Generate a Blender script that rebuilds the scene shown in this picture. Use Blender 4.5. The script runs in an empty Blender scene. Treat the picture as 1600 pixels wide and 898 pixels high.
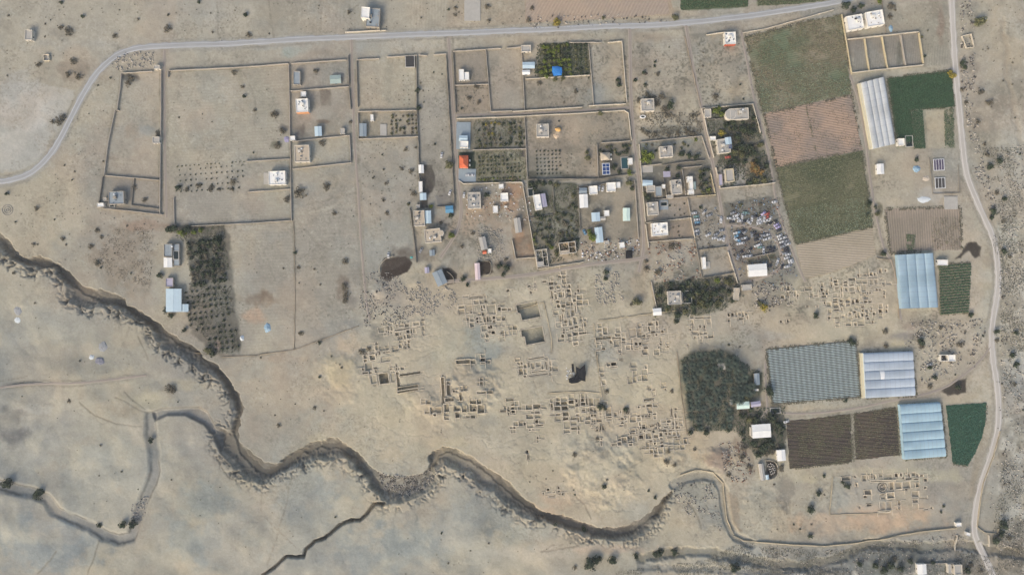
import bpy, bmesh, math, random
import numpy as np
from mathutils import Vector
R = math.radians
random.seed(7)
C = bpy.context.scene.collection
sc = bpy.context.scene
S = 0.5            # metres on the ground per survey unit
CAM_H = 533.0

# ------------------------------------------------------------------ camera, sky, sun, exposure
cam_d = bpy.data.cameras.new('camera'); cam = bpy.data.objects.new('camera', cam_d); C.objects.link(cam)
cam.location = (0, 0, CAM_H); cam.rotation_euler = (0, 0, 0)
cam_d.sensor_width = 36; cam_d.lens = 36*CAM_H/800.0
cam_d.clip_start = 1; cam_d.clip_end = 20000
sc.camera = cam
SUN_EL, SUN_AZ = 33.0, 212.0       # degrees; azimuth clockwise from north (photo up)
w = bpy.data.worlds.new('World'); sc.world = w; w.use_nodes = True
nt = w.node_tree; bg = nt.nodes['Background']
sky = nt.nodes.new('ShaderNodeTexSky'); sky.sky_type = 'NISHITA'; sky.sun_disc = False
sky.sun_elevation = R(SUN_EL); sky.sun_rotation = R(SUN_AZ); sky.dust_density = 4.0; sky.air_density = 1.0; sky.ozone_density = 1.0
nt.links.new(sky.outputs[0], bg.inputs[0]); bg.inputs[1].default_value = 0.125
sun_d = bpy.data.lights.new('sun', 'SUN'); sun_d.energy = 1.15; sun_d.angle = R(28); sun_d.color = (1.0, 0.86, 0.68)
sun = bpy.data.objects.new('sun', sun_d); C.objects.link(sun)
az = R(SUN_AZ); el = R(SUN_EL)
to_sun = Vector((math.sin(az)*math.cos(el), math.cos(az)*math.cos(el), math.sin(el)))
sun.rotation_euler = (-to_sun).to_track_quat('-Z', 'Y').to_euler()
vs = sc.view_settings; vs.view_transform = 'Standard'; vs.look = 'None'; vs.gamma = 1; vs.use_curve_mapping = False
vs.exposure = 0.68

# ------------------------------------------------------------------ helpers
def lin(c):
    return tuple(((v/255)/12.92 if v/255 <= .04045 else ((v/255+.055)/1.055)**2.4) for v in c)
def wx(px, h=0.0): return (px-800.0)*S*(1-h/CAM_H)
def wy(py, h=0.0): return (449.0-py)*S*(1-h/CAM_H)

_mats = {}
def mat(name, c, rough=.92, var=.16, scale=.5, metal=0.0, stripe=None, randobj=0.0, bump=.0, c2=None, mscale=.035):
    """soil, plaster, metal... : base colour broken up by two noises, optional corrugation / furrow stripes"""
    key = name
    if key in _mats: return _mats[key]
    m = bpy.data.materials.new(name); m.use_nodes = True; n = m.node_tree; N = n.nodes; L = n.links
    b = N['Principled BSDF']; b.inputs['Roughness'].default_value = rough; b.inputs['Metallic'].default_value = metal
    tc = N.new('ShaderNodeTexCoord')
    base = lin(c)
    def noise(sc_, det=4):
        q = N.new('ShaderNodeTexNoise'); q.inputs['Scale'].default_value = sc_; q.inputs['Detail'].default_value = det
        L.new(tc.outputs['Object'], q.inputs['Vector']); return q.outputs['Fac']
    def math_(op, a, b_):
        q = N.new('ShaderNodeMath'); q.operation = op
        for i, v in enumerate((a, b_)):
            if isinstance(v, (int, float)): q.inputs[i].default_value = v
            else: L.new(v, q.inputs[i])
        return q.outputs[0]
    f = math_('MULTIPLY_ADD', noise(scale, 6), 2*var); N[-1].inputs[2].default_value = 1-var
    f2 = math_('MULTIPLY_ADD', noise(scale*7, 3), var*1.2); N[-1].inputs[2].default_value = 1-var*.6
    f = math_('MULTIPLY', f, f2)
    if stripe:
        ang, per, amt = stripe
        mp = N.new('ShaderNodeMapping'); mp.inputs['Rotation'].default_value = (0, 0, R(ang)); L.new(tc.outputs['Object'], mp.inputs['Vector'])
        wv = N.new('ShaderNodeTexWave'); wv.wave_type = 'BANDS'; wv.bands_direction = 'Y'
        wv.inputs['Scale'].default_value = 2*math.pi/per/20.0; wv.inputs['Distortion'].default_value = 4.0
        wv.inputs['Detail'].default_value = 2; wv.inputs['Detail Scale'].default_value = .12
        L.new(mp.outputs[0], wv.inputs['Vector'])
        s = math_('MULTIPLY_ADD', wv.outputs['Fac'], 2*amt); N[-1].inputs[2].default_value = 1-amt
        if per > 1.2 and c2:
            nz = math_('MULTIPLY', noise(.05, 3), 1.6); s1 = math_('SUBTRACT', s, 1.0); s1 = math_('MULTIPLY', s1, nz); s = math_('ADD', s1, 1.0)
        f = math_('MULTIPLY', f, s)
        bp = N.new('ShaderNodeBump'); bp.inputs['Strength'].default_value = .5; bp.inputs['Distance'].default_value = per*.12
        L.new(wv.outputs['Fac'], bp.inputs['Height']); L.new(bp.outputs[0], b.inputs['Normal'])
    if randobj:
        oi = N.new('ShaderNodeObjectInfo')
        s = math_('MULTIPLY_ADD', oi.outputs['Random'], 2*randobj); N[-1].inputs[2].default_value = 1-randobj
        f = math_('MULTIPLY', f, s)
    mx = N.new('ShaderNodeVectorMath'); mx.operation = 'SCALE'; mx.inputs[0].default_value = base
    if c2:
        mm = N.new('ShaderNodeMix'); mm.data_type = 'RGBA'; rp = N.new('ShaderNodeValToRGB'); rp.color_ramp.elements[0].position = .42; rp.color_ramp.elements[1].position = .6
        L.new(noise(mscale, 5), rp.inputs[0]); L.new(rp.outputs[0], mm.inputs['Factor']); mm.inputs[6].default_value = base+(1,); mm.inputs[7].default_value = lin(c2)+(1,); L.new(mm.outputs[2], mx.inputs[0])
    L.new(f, mx.inputs['Scale']); L.new(mx.outputs[0], b.inputs['Base Color'])
    _mats[key] = m
    return m

class MB:
    """collects boxes, prisms, tubes...; build() links them as ONE mesh object"""
    def __init__(s): s.v = []; s.f = []; s.mi = []
    def add(s, vs_, fs, mi=0):
        o = len(s.v); s.v += [tuple(v) for v in vs_]; s.f += [tuple(i+o for i in f) for f in fs]; s.mi += [mi]*len(fs)
    def box(s, cx, cy, w_, d, z0, z1, rot=0, mi=0, taper=0):
        ca, sa = math.cos(rot), math.sin(rot); vs_ = []
        for z, t in ((z0, 0), (z1, taper)):
            for sx, sy in ((-1, -1), (1, -1), (1, 1), (-1, 1)):
                x, y = sx*(w_/2-t), sy*(d/2-t); vs_.append((cx+x*ca-y*sa, cy+x*sa+y*ca, z))
        s.add(vs_, [(3, 2, 1, 0), (4, 5, 6, 7), (0, 1, 5, 4), (1, 2, 6, 5), (2, 3, 7, 6), (3, 0, 4, 7)], mi)
    def prism(s, pts, z0, z1, mi=0):
        n = len(pts); s.add([(x, y, z0) for x, y in pts]+[(x, y, z1) for x, y in pts],
            [tuple(range(n, 2*n)), tuple(range(n-1, -1, -1))]+[(i, (i+1) % n, n+(i+1) % n, n+i) for i in range(n)], mi)
    def cyl(s, cx, cy, r, z0, z1, n=12, mi=0, r2=None):
        r2 = r if r2 is None else r2
        a = [2*math.pi*i/n for i in range(n)]
        s.add([(cx+r*math.cos(t), cy+r*math.sin(t), z0) for t in a]+[(cx+r2*math.cos(t), cy+r2*math.sin(t), z1) for t in a],
            [tuple(range(n, 2*n)), tuple(range(n-1, -1, -1))]+[(i, (i+1) % n, n+(i+1) % n, n+i) for i in range(n)], mi)
    def ring(s, cx, cy, w_, d, t, z0, z1, rot=0, mi=0):
        """hollow rectangle of wall, t thick, outside size w x d"""
        ca, sa = math.cos(rot), math.sin(rot); vs_ = []
        for z in (z0, z1):
            for q in (0, t):
                for sx, sy in ((-1, -1), (1, -1), (1, 1), (-1, 1)):
                    x, y = sx*(w_/2-q), sy*(d/2-q); vs_.append((cx+x*ca-y*sa, cy+x*sa+y*ca, z))
        fs = []
        for i in range(4):
            j = (i+1) % 4
            fs += [(8+i, 8+j, 12+j, 12+i), (i, j, 8+j, 8+i), (4+j, 4+i, 12+i, 12+j)]
        s.add(vs_, fs, mi)
    def strip_wall(s, pts, t, z0, z1, mi=0, jit=0, rnd=random):
        """wall along a polyline with mitred joints and a slightly uneven top"""
        n = len(pts); P = [Vector(p) for p in pts]; Ls = []; Rs = []
        for i in range(n):
            d = Vector((0, 0))
            if i: d += (P[i]-P[i-1]).normalized()
            if i < n-1: d += (P[i+1]-P[i]).normalized()
            d.normalize(); nn = Vector((-d.y, d.x))*t/2; Ls.append(P[i]+nn); Rs.append(P[i]-nn)
        vs_ = []
        for i in range(n):
            zz = z1+rnd.uniform(-jit, jit)
            vs_ += [(Ls[i].x, Ls[i].y, z0), (Rs[i].x, Rs[i].y, z0), (Rs[i].x, Rs[i].y, zz), (Ls[i].x, Ls[i].y, zz)]
        fs = []
        for i in range(n-1):
            a = 4*i; b = a+4
            fs += [(a+3, a+2, b+2, b+3), (a+1, b+1, b+2, a+2), (a, a+3, b+3, b)]
        fs += [(0, 1, 2, 3), (4*n-1, 4*n-2, 4*n-3, 4*n-4)]
        s.add(vs_, fs, mi)
    def build(s, name, mats, parent=None, loc=None):
        me = bpy.data.meshes.new(name); me.from_pydata(s.v, [], s.f)
        for m in (mats if isinstance(mats, (list, tuple)) else [mats]): me.materials.append(m)
        if max(s.mi, default=0): me.polygons.foreach_set('material_index', s.mi)
        me.update(); o = bpy.data.objects.new(name, me); C.objects.link(o)
        if parent: o.parent = parent
        if loc: o.location = loc
        return o
def np_mesh(name, V, F, mats, mi=None, parent=None):
    """V (n,3), F (m,k) numpy -> one mesh object"""
    me = bpy.data.meshes.new(name); V = np.asarray(V, np.float32); F = np.asarray(F, np.int32); k = F.shape[1]
    me.vertices.add(len(V)); me.vertices.foreach_set('co', V.ravel())
    me.loops.add(F.size); me.loops.foreach_set('vertex_index', F.ravel())
    me.polygons.add(len(F)); me.polygons.foreach_set('loop_start', np.arange(0, F.size, k, dtype=np.int32))
    me.polygons.foreach_set('loop_total', np.full(len(F), k, np.int32))
    for m in (mats if isinstance(mats, (list, tuple)) else [mats]): me.materials.append(m)
    if mi is not None: me.polygons.foreach_set('material_index', np.asarray(mi, np.int32))
    me.update(calc_edges=True); o = bpy.data.objects.new(name, me); C.objects.link(o)
    if parent: o.parent = parent
    return o
def tag(o, label=None, cat=None, group=None, kind=None):
    if label: o['label'] = label
    if cat: o['category'] = cat
    if group: o['group'] = group
    if kind: o['kind'] = kind
    return o
def empty(name, loc, rz=0):
    o = bpy.data.objects.new(name, None); C.objects.link(o); o.location = loc; o.rotation_euler = (0, 0, rz); o.empty_display_size = .5
    return o
def copy_tree(o, parent=None):
    c = o.copy(); C.objects.link(c); c.parent = parent
    for ch in [q for q in o.children]:
        copy_tree(ch, c)
    return c

# ------------------------------------------------------------------ survey noise
def vnoise(X, Y, cell, seed):
    rs = np.random.RandomState(seed); T = rs.rand(256, 256).astype(np.float32)
    x = X/cell+1000.5; y = Y/cell+1000.5
    ix = np.floor(x).astype(np.int64); iy = np.floor(y).astype(np.int64)
    fx = (x-ix).astype(np.float32); fy = (y-iy).astype(np.float32)
    fx = fx*fx*(3-2*fx); fy = fy*fy*(3-2*fy)
    a = T[iy & 255, ix & 255]; b = T[iy & 255, (ix+1) & 255]; c = T[(iy+1) & 255, ix & 255]; d = T[(iy+1) & 255, (ix+1) & 255]
    return (a*(1-fx)+b*fx)*(1-fy)+(c*(1-fx)+d*fx)*fy
def fbm(X, Y, cell, seed, octv=4, gain=.5):
    s = 0; a = 1; t = 0
    for i in range(octv):
        s = s+a*vnoise(X, Y, cell/2**i, seed+i*17); t += a; a *= gain
    return s/t
def poly_in(poly, X, Y):
    ins = np.zeros(X.shape, bool); n = len(poly)
    for i in range(n):
        x1, y1 = poly[i]; x2, y2 = poly[(i+1) % n]
        if y1 == y2: continue
        c = ((y1 > Y) != (y2 > Y)) & (X < (x2-x1)*(Y-y1)/(y2-y1)+x1)
        ins ^= c
    return ins
def line_dist(pts, X, Y, closed=False):
    d = np.full(X.shape, 1e9, np.float32); n = len(pts)
    for i in range(n if closed else n-1):
        x1, y1 = pts[i]; x2, y2 = pts[(i+1) % n]; dx, dy = x2-x1, y2-y1; L2 = dx*dx+dy*dy+1e-9
        t = np.clip(((X-x1)*dx+(Y-y1)*dy)/L2, 0, 1)
        d = np.minimum(d, np.hypot(X-x1-t*dx, Y-y1-t*dy))
    return d
def sstep(a, b, x):
    t = np.clip((x-a)/(b-a), 0, 1); return t*t*(3-2*t)
# ------------------------------------------------------------------ survey data (photo-pixel survey grid, 0.5 m per unit)
def Z(ox, oy, s, pts): return [(ox+x/s, oy+y/s) for x, y in pts]
WADI_N = [(-80,330),(0,364),(10,373),(20,385),(33,399),(45,404),(60,398),(75,403),(93,413),(108,423),(118,435),(130,447),(140,450),(160,452),(180,459),(195,467),(198,476),(213,482),(233,495),(248,504),(263,518),(283,530),(298,538),(311,548),(318,558),(333,565),(348,580),(361,598),(373,613),(381,635),(376,658),(371,676),(375,688),(383,698),(400,712),(416,722),(430,724),(450,711),(465,700),(485,692),(505,687),(515,683),(530,685),(550,698),(565,711),(583,731),(600,741),(618,746),(638,744),(660,738),(670,725),(669,711),(677,703),(693,697),(711,701),(728,708),(746,719),(763,731),(781,743),(800,755),(815,773),(835,788),(855,801),(880,804),(905,812),(930,822),(955,824),(980,820),(1000,812),(1020,795),(1038,775),(1052,764)]
WADI_S = [(1046,782),(1038,798),(1026,818),(1013,834),(990,845),(970,845),(938,842),(910,840),(895,831),(870,823),(850,813),(838,816),(815,808),(800,797),(786,790),(771,770),(746,764),(736,748),(713,736),(692,728),(684,736),(688,752),(666,771),(645,781),(625,788),(600,788),(590,776),(575,763),(573,751),(563,738),(545,731),(540,716),(518,721),(493,719),(455,733),(425,748),(413,758),(400,754),(391,753),(376,746),(363,731),(346,713),(336,698),(333,680),(340,665),(358,668),(361,645),(356,620),(346,605),(331,588),(308,578),(288,563),(273,552),(253,547),(240,530),(230,510),(208,500),(195,493),(175,481),(155,480),(135,483),(108,475),(100,460),(104,445),(88,433),(83,417),(65,422),(50,425),(33,415),(15,405),(0,395),(-80,360)]
WADI_CORE = [(-60,345),(5,380),(28,405),(60,410),(85,418),(105,432),(120,448),(150,466),(185,472),(205,486),(235,505),(262,524),(290,540),(312,556),(336,575),(355,600),(370,625),(374,650),(366,675),(372,700),(390,725),(415,742),(440,728),(468,708),(500,697),(530,696),(556,716),(575,742),(592,766),(612,772),(640,766),(664,748),(674,725),(680,710),(700,705),(735,720),(765,740),(795,765),(825,792),(855,808),(895,822),(930,832),(965,835),(1000,825),(1025,802),(1042,778)]
BED2 = [(235,642),(251,636),(288,634),(311,634),(325,642),(336,662),(350,680),(346,712),(330,680),(318,665),(290,650),(262,650),(240,660)]
GULLY = [(600,787),(584,787),(573,802),(563,812),(548,812),(530,820),(518,831),(508,840),(490,846),(478,857),(474,869),(462,869),(448,868),(432,883),(410,898),(395,915)]
CREEK = [(-60,745),(0,757),(30,764),(50,768),(75,778),(88,798),(115,812),(140,822),(160,835),(185,843),(205,838),(213,820),(218,800),(228,775),(238,755),(243,735),(241,705),(237,680),(235,650)]
STREAM = [(1000,872),(1060,862),(1110,862),(1150,872),(1200,880),(1260,884),(1320,868),(1352,850),(1400,850),(1440,856),(1500,850),(1540,858),(1600,868),(1660,880)]
CHAN = [(1052,757),(1075,746),(1100,742),(1120,748),(1131,765),(1133,790),(1137,815),(1150,838),(1175,850)]
MAIN_ROAD = [(-400,300),(-60,288),(0,284),(15,282),(40,275),(60,262),(80,240),(95,215),(108,190),(120,165),(134,140),(150,115),(170,95),(190,82),(220,74),(260,72),(300,70),(350,69),(400,66),(470,61),(560,58),(640,54),(720,52),(800,48),(870,46),(950,41),(1020,40),(1080,35),(1130,30),(1180,24),(1240,15),(1300,5),(1340,-4),(1500,-40),(1900,-120)]
EAST_ROAD = [(1470,-300),(1485,-40),(1487,0),(1490,60),(1493,110),(1499,170),(1504,225),(1509,270),(1520,300),(1538,340),(1552,370),(1559,410),(1560,450),(1553,490),(1549,520),(1551,560),(1558,600),(1561,640),(1559,673),(1549,710),(1533,755),(1525,790),(1521,830),(1529,850),(1543,880),(1552,900),(1580,970),(1700,1200)]
LANES = [('lane between the two western walled plots',7,[(549,62),(550,110),(552,160),(553,215),(556,250)]),
 ('lane along the dark pens and white cabins',8,[(701,60),(704,110),(708,170),(712,225),(715,280),(722,325),(716,360),(700,385),(688,402)]),
 ('lane running south through the middle of the village',8,[(984,45),(985,110),(986,165),(991,225),(999,290),(1004,340),(1007,385),(998,425)]),
 ('lane beside the scrapyard',8,[(1072,40),(1082,105),(1097,170),(1107,225),(1120,285),(1130,345),(1139,390),(1153,437)]),
 ('narrow lane between the northern walled plots',4.5,[(712,180),(800,178),(900,173),(983,168)]),
 ('track along the west edge of the long fields',5,[(1158,50),(1168,100),(1177,150),(1192,205),(1204,255),(1214,325),(1231,372),(1247,415),(1258,440)]),
 ('track between the long fields and the greenhouse',5,[(1325,110),(1340,150),(1350,200),(1361,290),(1371,350),(1383,395),(1396,410),(1402,450),(1408,500)]),
 ('track between the westernmost walled plots',6,[(257,78),(256,110),(257,220),(260,340)]),
 ('dirt road curving past the south edge of the village',8,[(690,440),(760,436),(840,428),(915,413),(1000,405),(1012,400)]),
 ('diagonal track to the east road past the dark pond',4.5,[(1549,540),(1530,566),(1495,595),(1460,613),(1400,624),(1330,640),(1240,648),(1200,640)]),
 ('loop track through the scrapyard',6,[(1135,352),(1165,352),(1195,358),(1212,372),(1221,395),(1224,414),(1208,428),(1165,441)]),
 ('faint track over the western plain',5,[(-60,612),(0,605),(50,599),(125,598),(180,592),(228,586)]),
 ('field track south of the square plot',5,[(556,250),(560,300),(564,380),(572,470),(578,500)]),
 ('track leading into the farmyard by the palm grove',5,[(1196,565),(1196,600),(1200,640),(1190,652)]),
 ]
# soft soil patches, and one patch of painted orange light: cx, cy, rx, ry, colour, strength
PATCH = [(200,121,14,7,(66,64,62),.9),(213,124,6,6,(90,86,82),.7),(232,204,16,10,(140,146,148),.7),(205,205,12,16,(150,132,112),.5),(428,178,9,6,(118,98,88),.8),(443,200,10,9,(104,98,94),.7),(431,226,9,6,(104,102,84),.7),(455,82,20,8,(146,160,156),.7),(504,82,18,6,(112,108,100),.5),(505,95,20,4,(120,110,102),.5),(415,75,30,5,(150,158,158),.4),(508,148,8,12,(92,82,74),.9),(470,208,14,14,(96,90,84),.6),(495,178,20,10,(172,166,156),.6),(506,190,9,3,(110,88,72),.7),(560,70,16,14,(164,168,168),.6),(285,108,20,5,(116,112,104),.6),(350,105,14,5,(124,120,108),.5),(375,125,5,22,(124,120,104),.5),(560,430,16,20,(128,124,118),.5),(545,470,12,10,(120,116,110),.6),(545,505,26,8,(130,130,130),.5),(690,290,12,26,(122,116,110),.5),(655,398,20,14,(108,98,90),.6),(730,350,26,30,(170,142,118),.5),(800,300,14,26,(172,130,100),.5),(815,360,10,18,(160,120,92),.6),(760,372,30,28,(140,138,130),.5),(795,420,22,12,(104,98,92),.6),(770,440,30,8,(190,174,146),.5),(845,240,20,40,(124,120,110),.5),(900,210,24,18,(166,148,126),.5),(895,234,16,8,(112,108,96),.6),(860,274,40,8,(84,84,74),.7),(915,392,16,12,(168,148,124),.6),(955,395,20,10,(132,120,106),.6),(1000,440,14,30,(176,154,130),.5),(1045,385,24,10,(112,96,84),.6),(1060,400,18,16,(160,154,144),.5),(1075,425,20,14,(88,90,84),.7),(1040,150,20,14,(106,104,96),.7),(1050,172,20,14,(128,116,104),.5),(1045,205,50,9,(110,110,100),.7),(1020,60,30,8,(150,132,112),.5),(1020,112,12,10,(150,146,128),.5),(1118,148,10,10,(116,106,94),.6),(1100,100,14,10,(164,150,132),.5),(1140,75,10,8,(150,112,84),.6),(1090,56,20,4,(112,110,102),.6),(1335,70,12,30,(104,92,84),.6),(1405,85,5,26,(84,86,76),.6),(1340,105,20,6,(112,108,98),.5),(1470,40,6,36,(140,116,102),.6),(1460,10,10,20,(116,110,98),.5),(1520,20,10,30,(122,120,112),.6),(1520,95,10,18,(84,82,74),.6),(1560,160,14,26,(112,108,96),.6),(1535,150,14,20,(112,106,94),.5),(1400,315,20,8,(186,172,150),.5),(1395,340,14,14,(150,138,124),.5),(1440,366,30,16,(112,108,96),.4),(1375,330,5,12,(90,86,66),.7),(1378,395,8,8,(70,66,56),.7),(1425,508,40,8,(150,130,118),.5),(1420,525,28,9,(120,116,116),.6),(1405,540,20,10,(196,180,146),.7),(1260,530,60,8,(190,174,148),.5),(1240,492,20,6,(186,172,148),.5),(1215,525,30,8,(148,152,152),.6),(1200,505,30,10,(178,164,140),.5),(1172,470,10,12,(112,108,98),.5),(1280,640,60,6,(190,170,142),.5),(1240,665,8,8,(130,124,112),.5),(1180,690,30,12,(120,114,104),.6),(1140,720,16,12,(188,166,138),.6),(1100,712,22,8,(184,160,130),.7),(1060,722,14,8,(122,116,104),.6),(1160,765,30,14,(176,172,158),.5),(1420,748,80,8,(182,174,148),.5),(1370,735,60,5,(190,182,154),.5),(1250,748,26,8,(196,184,152),.6),(1470,760,16,12,(146,140,130),.6),(40,480,6,12,(130,130,126),.4),(60,640,24,8,(188,184,174),.5),(50,690,40,10,(140,138,132),.5),(120,725,50,12,(186,176,156),.5),(180,700,60,20,(180,172,152),.5),(230,625,40,18,(190,176,142),.6),(200,640,20,12,(150,132,104),.5),(265,608,16,8,(124,116,102),.6),(300,600,60,10,(192,178,148),.5),(340,540,6,8,(184,150,136),.6),(360,600,50,30,(176,162,144),.4),(430,560,50,8,(172,146,124),.5),(500,685,20,10,(188,176,150),.5),(470,720,60,8,(150,150,142),.5),(520,760,40,20,(140,146,144),.5),(640,810,60,16,(170,164,150),.5),(720,820,30,40,(186,176,154),.4),(800,860,60,20,(180,170,150),.5),(660,700,12,20,(140,136,124),.6),(610,710,20,30,(184,168,142),.5),(700,690,40,10,(190,176,146),.6),(840,800,30,14,(196,166,138),.5),(1440,870,110,16,(76,80,78),.75),(1380,888,40,12,(60,70,62),.8),(1340,872,30,8,(96,94,88),.6),(1560,850,16,22,(72,72,68),.8),(1590,860,14,30,(84,80,72),.7),(40,195,60,55,(182,179,174),.5),(30,130,30,30,(165,162,158),.5),(112,108,26,18,(128,118,105),.65),(100,52,26,10,(138,132,122),.5),
 (190,395,50,60,(142,126,108),.55),(225,352,40,10,(150,122,105),.5),(405,468,30,12,(118,98,80),.7),(396,490,18,12,(192,152,125),.55),(535,450,10,22,(118,104,92),.6),
 (340,170,80,60,(160,154,140),.5),(420,150,40,60,(150,145,130),.4),(320,70,400,10,(160,158,152),.4),(500,240,60,30,(170,160,140),.4),
 (600,190,40,60,(168,158,138),.4),(600,370,40,30,(150,148,140),.5),(600,450,30,30,(140,135,126),.6),(635,395,20,12,(90,80,72),.8),
 (770,330,50,30,(160,135,112),.55),(800,310,22,30,(168,130,102),.5),(690,360,22,20,(172,145,120),.5),(820,390,14,12,(150,108,80),.7),
 (880,400,60,12,(190,165,140),.6),(1005,385,14,40,(160,128,105),.45),(955,345,40,50,(158,146,130),.4),
 (745,545,45,40,(145,152,150),.75),(700,560,30,30,(150,156,150),.6),(690,600,30,20,(152,158,154),.4),(593,521,17,12,(112,112,110),.85),(530,580,24,34,(200,182,145),.7),(540,540,26,18,(196,172,145),.6),  # the pale warm patch paints orange light on the ground
 (440,600,70,50,(172,158,138),.6),(600,620,40,30,(168,165,152),.4),(830,460,60,30,(182,172,152),.4),(870,720,90,40,(184,174,152),.5),(870,780,30,14,(192,164,138),.6),
 (960,760,60,30,(188,172,146),.6),(1060,700,60,30,(186,162,132),.5),(1120,715,20,25,(150,125,115),.5),(1340,815,110,17,(200,168,138),.85),(1400,800,70,14,(196,168,140),.6),(1230,735,30,18,(186,176,150),.6),(1228,765,14,30,(112,104,94),.7),
 (80,850,90,50,(136,144,146),.75),(120,800,30,30,(150,152,146),.4),(310,785,60,38,(140,148,146),.65),(310,845,50,30,(148,156,156),.6),(620,860,95,50,(132,140,140),.75),(750,800,60,42,(130,136,136),.65),(470,765,60,45,(146,150,146),.6),(450,700,60,14,(158,154,142),.4),
 (250,760,40,60,(168,164,150),.4),(120,740,100,50,(172,164,146),.55),(860,862,150,14,(192,182,164),.7),(960,858,80,8,(200,172,146),.6),(560,880,100,20,(150,150,144),.4),(700,880,120,16,(176,166,146),.4),
 (830,835,60,20,(150,154,148),.5),(1075,800,40,25,(178,162,138),.6),(1110,790,30,40,(140,142,138),.6),(15,668,26,30,(92,84,80),.85),(60,620,20,20,(150,148,140),.5),
 (1520,120,30,200,(158,152,140),.5),(1575,60,30,60,(186,170,146),.6),(1540,200,22,40,(130,124,112),.5),(1590,230,30,60,(178,176,168),.5),(1575,330,30,60,(160,160,152),.5),(1585,480,25,70,(160,152,138),.6),(1585,600,24,40,(142,144,146),.6),(1580,740,30,50,(142,138,130),.6),
 (1330,880,230,22,(104,108,108),.75),(1250,862,120,12,(150,148,142),.5),(1500,880,60,20,(98,100,98),.7),(1575,870,30,30,(120,116,104),.6),(1530,760,16,50,(160,146,124),.5),
 (1450,560,60,30,(176,166,146),.5),(1300,520,60,16,(180,170,148),.5),(1410,270,34,30,(172,160,140),.5),(1450,305,22,14,(184,184,180),.7),(1230,545,30,16,(176,164,142),.4),(1290,640,80,10,(182,164,136),.6),
 (1010,30,160,14,(168,150,128),.4),(1040,110,50,60,(166,156,138),.5),(1130,110,40,50,(176,156,130),.6),(955,120,18,50,(178,158,130),.35),(930,150,20,20,(140,146,150),.5),(900,200,60,18,(166,150,130),.5),
 (960,560,40,30,(160,160,152),.4),(900,640,30,20,(172,166,148),.4),(1010,520,70,30,(168,160,148),.4),(960,690,40,16,(150,156,148),.4),(885,690,20,14,(140,142,136),.5),(1420,740,90,12,(176,168,144),.6),(1460,770,14,16,(140,134,126),.6)]
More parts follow.
